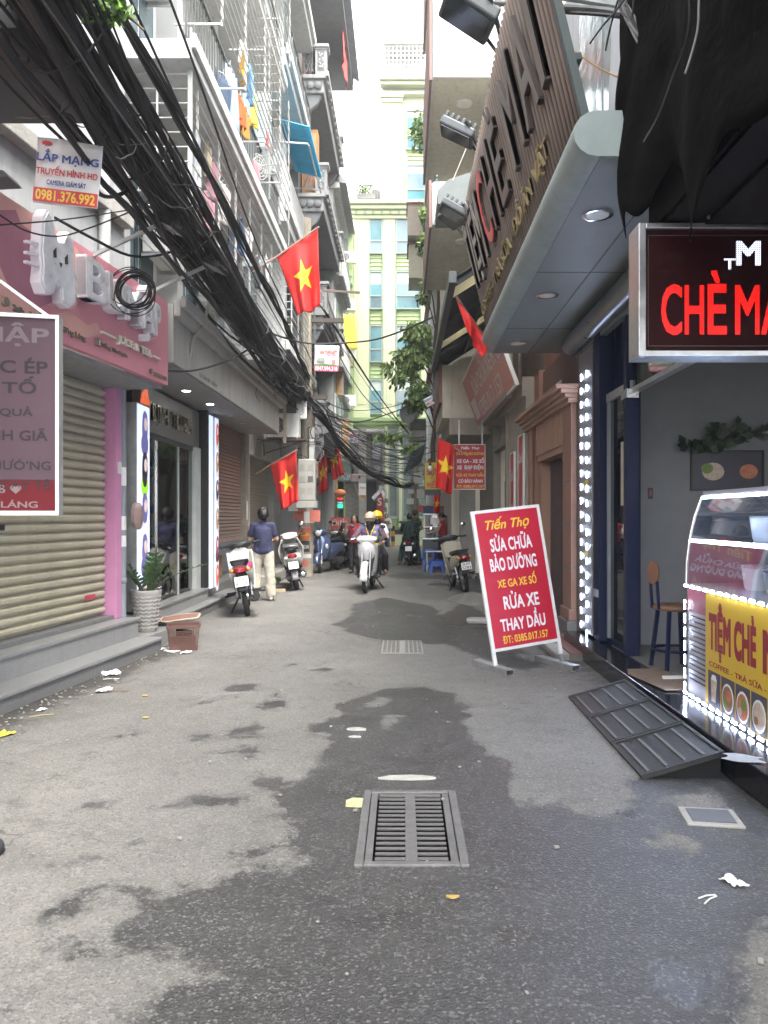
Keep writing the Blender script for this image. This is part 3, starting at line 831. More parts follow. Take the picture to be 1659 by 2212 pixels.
def doormat(nm, lab, m, c, rz, sx, sy, z, ph, edge=True):
    o = thing(nm, lab, 'mat', (c[0], c[1], z), rz)
    def wav(x, y): return .02*math.sin(x*7+ph)+.015*math.sin(y*9+ph*2)+.02
    def shape(u, v, k=1.0):
        t = v*2*PI; r = u*k; e = 4
        cx, sy_ = math.cos(t), math.sin(t)
        x = sx*r*math.copysign(abs(cx)**(2/e), cx); y = sy*r*math.copysign(abs(sy_)**(2/e), sy_)
        return x, y
    mb = MB(); mb.grid(lambda u, v: (*shape(max(u,.02), v), wav(*shape(max(u,.02), v))), 6, 40)
    mb.build('pile', m, o, smooth=True, solid=.012)
    if edge:
        pts = []
        for i in range(60):
            x, y = shape(1.0, i/60, 1.0 + .02*math.sin(i*PI*2/3))
            pts.append((x, y, wav(x, y)))
        MB().tube(pts, .011, 6, closed=True).build('border', MATE, o, smooth=True)
    return o
doormat('doormat', 'dark brown doormat with pale scalloped border on the pile', MAT1, G(390,1335,.22), 10, .22, .17, .20, .4)
doormat('doormat', 'pinkish doormat lying crumpled under the brown one', MAT2, G(364,1342,.16), 25, .22, .17, .14, 1.9)
doormat('blue_cloth', 'folded blue cloth at the left of the doormat pile', mat('cloth_blue', (.03,.06,.22), .8, var=.3, bump=.4, bscale=20), G(347,1352,.12), -20, .13, .16, .09, 3.2, False)
doormat('black_cloth', 'black folded rug under the doormats behind the basket', mat('cloth_black', (.02,.02,.02), .9), G(372,1360,.05), 5, .24, .14, .02, 2.5, False)
# ================================================================ left: salon building
LBO = (-3.15, 8.4, 0)
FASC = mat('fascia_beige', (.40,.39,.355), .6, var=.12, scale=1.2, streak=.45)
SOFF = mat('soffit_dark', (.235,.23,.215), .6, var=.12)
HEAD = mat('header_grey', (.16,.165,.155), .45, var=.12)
INT_W = mat('interior_wall', (.24,.25,.25), .8, var=.2)
FLOOR = mat('shop_floor', (.22,.21,.19), .4, var=.2, scale=8)
LBOX = mat('lightbox_glow', (.7,.75,.9), .4, var=0, emit=((.60,.70,1.0), .13))
LIT = mat('downlight_glow', (1,1,1), .4, var=0, emit=((1,.97,.9), 5))
UNLIT = mat('downlight_off', (.55,.53,.48), .4, var=.1)
GLASS = clear_glass('shop_glass', (.55,.60,.60), .35)
MARB = mat('brown_marble', (.235,.20,.155), .3, var=.4, scale=3.5, streak=.5, dirt=(.10,.075,.05))

sb = thing('salon_building', 'grey salon building with overhanging fascia and balconies above', 'building', LBO, 90)
BOX('wall', WHITE_W, sb, .0, 6.9, .25, 5, 3.76, 15)
BOX('side_wall', GREY_W, sb, .0, .12, -.05, .248, 3.76, 15)
BOX('party_wall', INT_W, sb, .0, .15, .0, 5, 0, 3.099)
BOX('back_wall', INT_W, sb, .16, 4.2, 3.2, 3.3, .331, 3.05)
BOX('divider', INT_W, sb, 4.2, 4.3, .12, 3.3, .331, 3.05)
BOX('floor', FLOOR, sb, .16, 4.19, .05, 3.19, .30, .33)
BOX('ceiling', INT_W, sb, .16, 4.19, .12, 3.19, 3.052, 3.098)
BOX('plinth', GRAN_E, sb, .16, 7.1, .0, 3.3, 0, .299)
BOX('header', HEAD, sb, .86, 3.5, .0, .10, 2.50, 3.05)
BOX('door_jamb', mat('jamb_white', (.5,.52,.50), .6, var=.15, streak=.3), sb, 3.32, 3.58, -.005, .11, .331, 2.499)
BOX('jamb', BLACK_M, sb, 3.59, 3.70, -.10, .11, .331, 3.098)
dr = BOX('glass_door', mat('door_frame', (.13,.14,.14), .4, metal=.4), sb, .87, 3.31, .045, .075, 2.44, 2.495)
BOX('stile', CHROME, dr, .87, .90, .04, .08, .331, 2.439); BOX('stile', CHROME, dr, 1.60, 1.63, .04, .08, .331, 2.439); BOX('stile', _M['jamb_white'], dr, 2.55, 2.58, .04, .08, .331, 2.439)
for a, b in ((.905,1.595),(1.635,2.545),(2.585,3.31)): BOX('pane', GLASS, dr, a, b, .055, .065, .345, 2.437)
GT = mat('glass_letter', (.62,.66,.66), .5, var=0)
text('NAM - NỮ', GT, dr, (.90, 1.30, 1.82, 1.98), .052, .002, .02)
text('NHUỘM', GT, dr, (.93, 1.30, 1.44, 1.60), .052, .002, .02)
text('TÓC', GT, dr, (.93, 1.15, 1.06, 1.22), .052, .002, .02)
SL2 = mat('chrome_letter', (.62,.60,.50), .25, metal=.9, var=.1)
xs = 1.02
for ch in 'TRỊNH TRUNG':
    w_ = .10 if ch in 'IỊ' else .19
    if ch == ' ': xs += .16; continue
    lo = 2.60 if ch == 'Ị' else 2.65
    text(ch, SL2, sb, (xs, xs + (.06 if ch == 'Ị' else .15), lo, 2.87), -.001, .03, .01, name='letter')
    xs += w_
cn = BOX('canopy', FASC, sb, -.05, 7.1, -.66, .24, 3.12, 3.755, .006)
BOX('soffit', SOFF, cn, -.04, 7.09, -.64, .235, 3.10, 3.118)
BOX('cornice', FASC, cn, -.05, 7.16, -.74, -.662, 3.62, 3.80, .01)
BOX('cornice', FASC, cn, -.05, 7.20, -.80, -.742, 3.72, 3.84, .008)
BOX('joint', GREY_W, cn, 2.3, 2.312, -.664, -.660, 3.13, 3.61); BOX('joint', GREY_W, cn, 4.7, 4.712, -.664, -.660, 3.13, 3.61)
text('TÓC NAM NỮ - UỐN ÉP', HEAD, cn, (1.0, 1.9, 3.16, 3.24), -.662, .001, .01)
dl = MB().lathe([(.055,0),(.055,.006)], 18).mesh('glow', LIT); dlo = MB().lathe([(.055,0),(.055,.006)], 18).mesh('glow', UNLIT)
rim = MB().lathe([(.058,.006),(.075,.004),(.075,-.004),(.058,-.006)], 18, caps=False).mesh('ring', CHROME)
for k, (Y, X, lab) in enumerate(((10.1,-2.84,'lit round downlight nearest the pink sign under the salon canopy'),(11.3,-2.83,'second lit round downlight above the right lightbox'),
                           (12.6,-2.83,'unlit downlight third from the pink sign under the canopy'),(13.6,-2.83,'unlit downlight second from the far end of the canopy'),(14.6,-2.83,'unlit downlight at the far end of the salon canopy'))):
    o = thing('downlight', lab, 'lamp', (X, Y, 3.094), 0, 'downlights under the salon canopy')
    inst('glow', dl if k < 2 else dlo, o); inst('ring', rim, o, (0,0,.003))
# two lightboxes with hairstyle pictures
def hairpic(par, cx, cz, s, hair, skin, y, dress=None, long=1.0):
    def el(a, b, ox, oz, m, dy, nm):
        MB().prism([(cx+ox*s+a*s*math.cos(t), cz+oz*s+b*s*math.sin(t)) for t in np.linspace(0,2*PI,17)[:-1]], y-dy-.0012, y-dy, 'xz').build(nm, m, par)
    if dress: el(.42,.45,0,-.75,dress,.0004,'print')
    el(.33,.62*long,.0,-.15,hair,.0020,'print'); el(.30,.34,0,.22,hair,.0036,'print')
    el(.17,.26,.06,.05,skin,.0052,'print')
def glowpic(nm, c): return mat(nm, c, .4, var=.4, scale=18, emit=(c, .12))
H = [glowpic('pic_violet', (.10,.09,.24)), glowpic('pic_black', (.02,.02,.03)), glowpic('pic_green', (.25,.60,.03)), glowpic('pic_red', (.50,.06,.03)), glowpic('pic_brown', (.28,.17,.07)), glowpic('pic_wine', (.20,.02,.05))]
SK = glowpic('pic_skin', (.55,.42,.38)); PW = glowpic('pic_white', (.55,.55,.6))
def lightbox(nm, lab, x0, x1, z0, z1, pics):
    o = thing(nm, lab, 'lightbox', LBO, 90)
    BOX('box', GALV, o, x0, x1, -.12, -.002, z0, z1)
    BOX('glow_panel', LBOX, o, x0+.012, x1-.012, -.126, -.1205, z0+.012, z1-.012)
    n = len(pics); h = (z1 - z0) / n
    for k, (hc, dc, lg) in enumerate(pics):
        hairpic(o, (x0+x1)/2 + (x1-x0)*.08, z1 - h*(k+.5), min(h*.62, (x1-x0)*.95), hc, SK, -.1265, dc, lg)
    return o
lightbox('picture_lightbox', 'lit lightbox with a column of hairstyle pictures behind the potted plant', .36, .80, .36, 2.75, [(H[0],H[0],1.2),(H[1],H[2],1.1),(H[0],PW,.8),(H[0],H[0],.8),(H[0],H[0],1.0)])
lb2 = lightbox('picture_lightbox', 'taller lit lightbox with hairstyle pictures beside the brown shutter', 3.98, 4.24, .30, 3.05, [(H[3],PW,1.2),(H[4],PW,1.1),(H[1],PW,1.1),(H[4],PW,1.2),(H[5],H[1],1.2),(H[3],PW,1.2)])
BOX('side_glow', LBOX, lb2, 3.74, 3.965, -.10, -.05, .30, 3.05)
rf = thing('paper_flame', 'orange and red flag corner hanging above the left lightbox', 'flag', LBO, 90)
MB().prism([(.45,2.76),(.78,2.76),(.70,2.92),(.68,3.06),(.62,2.95),(.5,2.86)], -.135, -.125, 'xz').build('cloth', glowpic('flag_glow', (.6,.10,.03)), rf)  # flag cloth glows by itself, light put into its material
# inside the salon
sv = thing('wooden_shelf', 'low brown wooden shelf inside the salon door', 'shelf', (-3.75, 10.9, .33), 90)
BOX('back', WOOD, sv, -.75, .75, .35, .38, 0, .55); BOX('shelf', WOOD, sv, -.75, .75, 0, .348, .12, .15, .005); BOX('shelf', WOOD, sv, -.75, .75, .1, .348, .34, .37, .005)
BOX('foot', WOOD, sv, -.7, -.6, .02, .33, 0, .119); BOX('foot', WOOD, sv, .6, .7, .02, .33, 0, .119)
rr = random.Random(4)
for k, (c, lab) in enumerate((((.05,.30,.08),'green bottle on the salon shelf'),((.06,.16,.40),'blue bottle on the salon shelf'),((.50,.05,.04),'red jar on the salon shelf'),((.6,.45,.05),'yellow flower pot on the salon shelf'),((.6,.6,.58),'white jar on the salon shelf'))):
    o = thing('bottle', lab, 'bottle', (-3.88, 10.45 + k*.2, .48), 0, 'bottles on the salon shelf')
    h = rr.uniform(.13, .2)
    MB().lathe([(.04,0),(.042,.01),(.042,h*.6),(.018,h*.8),(.018,h)], 12).build('body', mat('bottle_%d' % k, c, .3), o, smooth=True)
    MB().lathe([(.02,h),(.02,h+.02)], 12).build('cap', WHITE_PT, o)
# half-open brown shutter
BOX('bay_wall', INT_W, sb, 4.3, 6.85, 1.4, 1.5, .30, 3.098); BOX('bay_ceiling', INT_W, sb, 4.3, 6.85, .30, 1.39, 3.06, 3.098)
sh2 = MB().box(4.27, 6.80, .075, .085, 1.02, 3.098).build('roller_shutter', SHUT_B, sb)
NS = 31; sp = (3.05 - 1.06) / NS
sm_ = MB().prism([(.07,0),(.045,.006),(.045,sp*.80),(.062,sp*.84),(.062,sp),(.07,sp)], 4.275, 6.795, 'yz').mesh('slat', SHUT_B)
for k in range(NS): inst('slat', sm_, sh2, (0, 0, 1.06 + k*sp))
BOX('bottom_bar', SHUT_B, sh2, 4.275, 6.795, .03, .08, .98, 1.058, .004)
BOX('shutter_housing', GALV, sb, 4.25, 4.27, .0, .11, .30, 3.098)
for k, (a, b, z0, z1, lab) in enumerate(((4.5,5.5,.30,.86,'wide cardboard box under the half-open brown shutter'),(5.55,6.1,.30,.72,'smaller cardboard box right of the wide one under the shutter'),(4.6,5.3,.865,1.0,'flat cardboard box on top of the wide box'))):
    o = thing('cardboard_box', lab, 'box', LBO, 90); cb = mat('cardboard', (.30,.18,.09), .85, var=.2)
    BOX('carton', cb, o, a, b, .25, .75, z0, z1, .004); BOX('tape', mat('tape_red', (.45,.10,.05), .5), o, (a+b)/2-.04, (a+b)/2+.04, .246, .249, z0+.05, z1-.02)
BOX('pilaster', MARB, sb, 6.86, 7.16, -.04, .2, 0, 3.098, .005)
BOX('sticker', PAPER, sb, 6.92, 7.04, -.044, -.041, 1.38, 1.75); BOX('sticker', PAPER, sb, 7.06, 7.10, -.044, -.041, 1.25, 1.33)
stB = thing('granite_steps', 'two granite steps in front of the salon and brown shutter', 'steps', LBO, 90)
BOX('tread', GRANITE, stB, .9, 5.5, -.28, .0, .128, .155, .004); BOX('riser', GRAN_E, stB, .92, 5.48, -.26, -.001, 0, .127)
BOX('tread', GRANITE, stB, .3, 3.6, -.14, .05, .305, .332, .004); BOX('riser', GRANITE, stB, .32, 3.58, -.12, -.002, .156, .304)

# ---------------------------------------------------------------- air conditioners, cages, railings, laundry
ACW = mat('ac_white', (.60,.60,.57), .5, var=.12, streak=.3)
def ac_proto():
    o = thing('air_conditioner', 'x', 'air conditioner')
    BOX('case', ACW, o, -.40, .40, 0, .30, 0, .55, .012)
    MB().lathe([(.19,-.006),(.20,-.012),(.21,-.006)], 24, (-.10,0,.28), 'y', caps=False).build('fan_ring', OFFW, o, smooth=True)
    MB().lathe([(.19,-.004),(.19,-.001)], 24, (-.10,0,.28), 'y').build('fan_opening', BLACK_P, o)
    mb = MB()
    for k in range(5):
        a = 2*PI*k/5
        mb.bar((-.10+.03*math.cos(a),-.007,.28+.03*math.sin(a)), (-.10+.18*math.cos(a+.4),-.007,.28+.18*math.sin(a+.4)), .06, .003, (0,1,0))
    mb.build('fan', mat('fan_grey', (.10,.10,.10), .6), o)
    mb = MB()
    for r in (.06,.10,.14,.18): mb.tube([(-.10+r*math.cos(t),-.012,.28+r*math.sin(t)) for t in np.linspace(0,2*PI,21)[:-1]], .003, 4, closed=True)
    tag(mb.build('grille', OFFW, o), kind='stuff')
    MB().box(-.38,-.34,-.02,.32,-.05,-.001).box(.34,.38,-.02,.32,-.05,-.001).build('bracket', GALV, o)
    return o
AC0 = ac_proto(); AC_USED = [False]
def ac(lab, loc, rz, sc=1.0):
    o = AC0 if not AC_USED[0] else copy_tree(AC0)
    AC_USED[0] = True
    o.location = loc; o.rotation_euler = (0, 0, R(rz)); o.scale = (sc, sc, sc)
    return tag(o, lab, 'air conditioner', 'outdoor air conditioner units')
RAIL = mat('rail_dark', (.10,.105,.10), .55, metal=.3, var=.2)
CAGE = mat('cage_steel', (.46,.46,.44), .45, metal=.35, var=.3, scale=3)
def railing(par, x0, x1, y, z0, z1, step=.13, m=RAIL, w=.018):
    """front-view railing as parts of par"""
    BOX('handrail', m, par, x0, x1, y-.022, y+.022, z1-.04, z1); BOX('bottom_rail', m, par, x0, x1, y-.012, y+.012, z0+.05, z0+.08)
    n = int((x1 - x0) / step)
    bm2 = MB().box(-w/2, w/2, y-w/2, y+w/2, z0+.08, z1-.04).mesh('baluster', m)
    for k in range(n + 1): inst('baluster', bm2, par, (x0 + (x1-x0)*k/n, 0, 0))
def cage_face(par, x0, x1, y, z0, z1, nz, posts, m=CAGE, r=.009):
    hb = MB().tube([(x0,y,0),(x1,y,0)], r, 6).mesh('bar', m)
    for k in range(nz): inst('bar', hb, par, (0, 0, z0 + (z1-z0)*k/(nz-1)))
    vb = MB().box(-.014,.014,y+.006,y+.030,z0-.03,z1+.03).mesh('post', m)
    for p in posts: inst('post', vb, par, (p, 0, 0))
# balcony slabs of the salon building
for z, nm in ((6.45,'floor_slab'),(9.7,'floor_slab'),(12.9,'floor_slab')):
    s_ = BOX(nm, WHITE_W, sb, .0, 6.6, -.85, .248, z, z+.22, .01)
    BOX('edge_trim', WHITE_W, s_, -.03, 6.63, -.90, -.851, z+.10, z+.26, .006)
for k, z in enumerate((6.71, 9.96)):
    rl = thing('balcony_railing', ('dark railing of the lower caged balcony','dark railing of the upper balcony at the picture top')[k], 'railing', LBO, 90)
    railing(rl, .15, 6.45, -.74, z, z+.95)
# wall columns, windows and doors behind
for k, x in enumerate((.25, 2.35, 4.45, 6.4)):
    BOX('pier', WHITE_W, sb, x-.13, x+.13, -.04, .249, 3.85, 12.8)
for z in (4.15, 6.75, 10.0):
    for k, x in enumerate((1.3, 3.4, 5.4)):
        wn_ = BOX('window', WHITE_PT, sb, x-.62, x+.62, .19, .249, z, z+1.95)
        for sx in (-1, 1): BOX('pane', mat('pane_blue', (.10,.15,.17), .12, var=.2, spec=.8), wn_, x+sx*.30-.26, x+sx*.30+.26, .175, .189, z+.06, z+1.89)
c1 = thing('window_cage', 'pale steel window cage below the first balcony slab', 'cage', LBO, 90)
cage_face(c1, .2, 6.6, -.78, 4.75, 6.58, 12, [.2,.55,1.6,2.6,3.6,4.6,5.6,6.58])
hb = MB().tube([(.19,-.78,0),(.19,-.06,0)], .009, 6).mesh('bar', CAGE)
for k in range(13): inst('bar', hb, c1, (0, 0, 4.75 + 1.95*k/12 + .01))
inst('post', MB().box(.18,.205,-.80,-.775,4.55,6.9).mesh('post', CAGE), c1); inst('post', MB().box(.18,.2,-.42,-.40,4.6,6.75).mesh('post', CAGE), c1)
for k in range(7): inst('floor_bar', MB().tube([(.2,-.78+k*.12,4.74),(6.6,-.78+k*.12,4.74)], .008, 6).mesh('floor_bar', CAGE), c1)
c2 = thing('balcony_cage', 'tall cage of long steel bars round the upper balcony', 'cage', LBO, 90)
cage_face(c2, -1.2, 4.3, -1.15, 6.95, 9.65, 19, [-1.2,.2,1.5,2.9,4.28])
for z in (6.95, 8.3, 9.65):
    for x in (.2, 1.5, 2.9, 4.28): MB().bar((x,-1.15,z),(x,-.6,z),.022).build('strut', CAGE, c2)
eb = MB().tube([(4.3,-1.15,0),(4.3,-.7,0)], .009, 6).mesh('bar', CAGE)
for k in range(19): inst('bar', eb, c2, (0, 0, 6.95+2.7*k/18))
c3 = thing('balcony_cage', 'bar cage of the far half of the long balcony', 'cage', LBO, 90)
cage_face(c3, 4.4, 6.6, -.95, 6.75, 9.5, 14, [4.4,5.5,6.58])
c4 = thing('balcony_cage', 'bar cage running up above the picture over the salon', 'cage', LBO, 90)
cage_face(c4, -.5, 6.4, -1.0, 10.1, 12.6, 12, [-.5,1.2,2.9,4.6,6.38])
ac('air conditioner high on the caged balcony at the picture top', (-3.0, 9.6, 8.1), 90)
ac('air conditioner behind bars above the hanging towels', (-2.95, 11.4, 7.6), 90)
ac('air conditioner inside the lower cage near the cable bundle', (-2.95, 10.0, 4.75), 90)
ac('air conditioner inside the lower cage beside the blue washing', (-2.95, 12.6, 4.85), 90)

def cloth(nm, lab, col, loc, w, h, rz=90, seed=0, cat='laundry', shirt=False):
    o = thing(nm, lab, cat, loc, rz)
    m = mat('cloth_%02x%02x%02x' % tuple(int(255*c) for c in col), col, .85, var=.15, bump=.2, bscale=25)
    def fn(u, v):
        ww = w * (1 - .12*math.sin(v*2.5+seed)) * (1 + (.35 if shirt and v < .28 else 0))
        return ((u-.5)*ww, .035*math.sin(u*9+seed+v*2)*(.3+v) + .02*math.sin(u*21+seed), -h*v*(1+.06*math.sin(u*7+seed)))
    MB().grid(fn, 14, 10).build('fabric', m, o, smooth=True, solid=.006)
    MB().tube([(-w*.35,0,.01),(0,0,.07),(w*.35,0,.01)], .006, 5).build('hanger', WHITE_PT, o)
    MB().tube([(0,0,.07),(0,0,.12),(.02,0,.14)], .004, 5).build('hook', STEEL, o)
    return o
def wash(px, py, Y, nm, lab, col, w, h, seed, shirt=False):
    p = S(px, py, Y); cloth(nm, lab, col, p, w, h, 90 - 18 + seed*7 % 30, seed, shirt=shirt)
wash(497, 150, 10.6, 'towel', 'pale blue grey towel hanging over the dark balcony railing', (.30,.38,.48), .5, .75, 1)
wash(483, 170, 10.2, 'towel', 'dark navy towel hanging beside the pale blue one', (.06,.09,.14), .5, .75, 5)
wash(520, 215, 11.2, 'shirt', 'orange red shirt hanging under the upper cage', (.70,.10,.02), .35, .36, 2, True)
wash(541, 150, 11.6, 'shirt', 'sky blue shirt hanging inside the upper cage', (.14,.34,.60), .25, .5, 3, True)
wash(525, 128, 11.8, 'yellow_cover', 'orange yellow cloth bundled under the white hat', (.75,.40,.03), .55, .3, 4)
wash(529, 104, 11.8, 'sun_hat', 'white cloth draped at the top of the caged washing', (.75,.75,.75), .42, .3, 6)
wash(550, 205, 12.2, 'shirt', 'yellow shirt on a hanger deep in the upper cage', (.70,.50,.06), .3, .5, 7, True)
wash(579, 292, 13.4, 'shirt', 'crimson child shirt near the far end of the cage', (.60,.05,.08), .26, .36, 8, True)
wash(552, 350, 12.2, 'trousers', 'pink trousers hanging below the railing', (.55,.22,.25), .2, .36, 9)
wash(528, 240, 11.5, 'shirt', 'brown yellow striped shirt under the orange one', (.36,.20,.04), .4, .4, 10, True)
wash(425, 290, 9.7, 'towel', 'white towel hanging in the lower cage next to the cables', (.60,.62,.64), .28, .7, 11)
wash(451, 318, 10.2, 'shirt', 'cream patterned shirt in the lower cage', (.60,.52,.36), .3, .42, 12, True)
wash(463, 352, 10.4, 'shirt', 'pale pink and red shirt in the lower cage', (.55,.28,.32), .3, .5, 13, True)
wash(485, 400, 10.9, 'shirt', 'white blouse hanging beside the pink shirt', (.62,.58,.56), .3, .55, 14, True)
wash(449, 425, 10.2, 'towel', 'pink towel low in the cage above the cables', (.50,.26,.30), .45, .42, 15)
wash(437, 440, 10.0, 'cloth_strip', 'red cloth strip at the bottom of the lower cage', (.55,.03,.04), .3, .12, 16)
wash(520, 480, 12.2, 'trousers', 'blue jeans drying in the lower cage', (.10,.20,.36), .35, .5, 17)
wash(538, 500, 12.6, 'shirt', 'white shirt next to the blue jeans', (.60,.60,.60), .3, .5, 18, True)
wash(504, 500, 11.8, 'trousers', 'dark trousers left of the blue jeans', (.035,.045,.06), .35, .5, 19)
wash(556, 560, 13.2, 'shirt', 'dark grey shirt far down the lower cage', (.06,.07,.08), .3, .5, 20, True)
wash(575, 560, 13.8, 'shirt', 'pale shirt at the far end of the lower cage', (.5,.5,.52), .28, .5, 21, True)
bs = thing('laundry_basket', 'pale grey plastic laundry basket hanging at the end of the cage', 'basket', S(577, 372, 13.2), 80)
MB().lathe([(.16,-.02),(.20,.3),(.21,.3),(.21,.33)], 16, caps=False).build('basket', mat('basket_grey', (.35,.38,.38), .5, alpha=.85), bs, smooth=True)
ft = thing('fan_guard', 'round pale fan guard leaning inside the lower cage', 'fan', S(560, 360, 12.6), 60)
mb = MB()
for r in (.05,.10,.15,.2): mb.tube([(r*math.cos(t),0,r*math.sin(t)) for t in np.linspace(0,2*PI,21)[:-1]], .005, 5, closed=True)
for k in range(12): mb.tube([(0,0,0),(.2*math.cos(k*PI/6),-.02,.2*math.sin(k*PI/6))], .004, 4)
mb.build('guard', OFFW, ft)

# ================================================================ left: shuttered house behind the woman
LCO = (-3.1, 15.5, 0)
hc = thing('town_house', 'white house with brown roller shutter, awning and sky blue upper wall', 'building', LCO, 90)
TEALW = mat('pale_blue_wall', (.45,.56,.56), .8, var=.1, scale=1, streak=.3)
BOX('wall', WHITE_W, hc, .06, 4.6, .3, 5, 3.3, 14.5); BOX('ground_wall', CONC, hc, .06, .5, .1, .3, 0, 3.3); BOX('ground_wall', CONC, hc, 3.6, 4.6, .1, .3, 0, 3.3); BOX('lintel', CONC, hc, .5, 3.6, .1, .3, 2.75, 3.3)
BOX('corner_post', WHITE_PT, hc, .06, .16, .02, .099, 0, 3.2)
BOX('side_wall', TEALW, hc, .02, .058, -.45, .298, 6.5, 14.5)
sh3 = MB().box(.5, 3.6, .26, .27, .3, 2.75).build('roller_shutter', mat('shutter_tan', (.33,.285,.22), .5, var=.12, streak=.3), hc)
NS = 36; sp = 2.44/NS
sm_ = MB().prism([(.255,0),(.235,.006),(.235,sp*.80),(.25,sp*.84),(.25,sp),(.255,sp)], .505, 3.595, 'yz').mesh('slat', _M['shutter_tan'])
for k in range(NS): inst('slat', sm_, sh3, (0,0,.30+k*sp))
BOX('door_ledge', CONC, hc, .2, 4.4, -.35, .26, 0, .22, .02)
for z in (4.6, 7.4, 10.55, 13.6):
    s_ = BOX('floor_slab', WHITE_W, hc, .0, 4.7, -.75, .298, z, z+.35, .01)
    BOX('edge_trim', WHITE_W, s_, -.04, 4.74, -.83, -.751, z+.2, z+.42, .008)
for z in (5.05, 7.95, 11.1):
    for x in (1.2, 3.3):
        wn_ = BOX('window', WHITE_PT, hc, x-.75, x+.75, .22, .299, z+.1, z+2.1)
        for sx in (-1, 1): BOX('pane', _M['pane_blue'], wn_, x+sx*.37-.32, x+sx*.37+.32, .20, .219, z+.18, z+2.02)
        BOX('sill', WHITE_W, wn_, x-.85, x+.85, .12, .30, z, z+.09)
    BOX('pier', WHITE_W, hc, 2.1, 2.4, -.4, .298, z-.05, z+2.4)
BOX('balcony_wall', WHITE_W, hc, .0, 4.6, -.74, -.62, 7.751, 8.6)
rl = thing('balcony_railing', 'curly dark steel railing on the balcony above the blue awning', 'railing', LCO, 90)
railing(rl, .1, 4.5, -.70, 10.97, 11.9, .14)
for k in range(6): MB().tube([(.3+k*.7+.12*math.cos(t),-.74,11.45+.25*math.sin(t)) for t in np.linspace(0,2*PI,17)[:-1]], .012, 5, closed=True).build('scroll', RAIL, rl)
cg = thing('window_cage', 'steel window cage on the house behind the big flag', 'cage', LCO, 90)
cage_face(cg, .2, 4.4, -.85, 5.05, 6.6, 11, [.2,1.2,2.2,3.2,4.38])
eb = MB().tube([(.2,-.85,0),(.2,0,0)], .009, 6).mesh('bar', CAGE)
for k in range(11): inst('bar', eb, cg, (0,0,5.05+1.55*k/10))
aw = thing('blue_awning', 'bright blue corrugated plastic awning high on the left', 'awning', (-2.62, 15.55, 8.95), 90)
BLUEP = mat('awning_blue', (.03,.38,.62), .4, var=.15, scale=3)
def fn(u, v):
    x = u*2.3; return (x, -.12-.62*v, .52-.16*v + .028*math.sin(x*2*PI/.115))
MB().grid(fn, 160, 4).build('corrugated_sheet', BLUEP, aw, smooth=True, solid=.006)
MB().bar((.05,0,.1),(.05,-.7,.05),.03).bar((2.25,0,.1),(2.25,-.7,.05),.03).bar((0,-.72,0),(2.3,-.72,0),.025).build('frame', GALV, aw)
ac('air conditioner on a bracket above the tan shutter', (-2.62, 16.6, 3.15), 0, .95)
ab = thing('ac_shelf', 'rusty bracket shelf carrying the low air conditioner', 'bracket', (-2.62, 16.55, 3.08), 0)
BOX('shelf', mat('rust_dark', (.10,.06,.045), .8, var=.4), ab, -.5, .55, -.05, .4, 0, .03)
MB().bar((-.42,.2,0),(-.42,.35,-.3),.03).bar((.45,.2,0),(-.4,.35,-.25),.02).build('strut', _M['rust_dark'], ab)
wl = thing('timber_post', 'pale timber post standing under the fascia corner', 'post', (-2.5, 16.3, 3.0), 0); BOX('post', mat('pale_timber', (.42,.36,.27), .8, var=.2), wl, -.03, .03, -.03, .03, 0, 1.0)

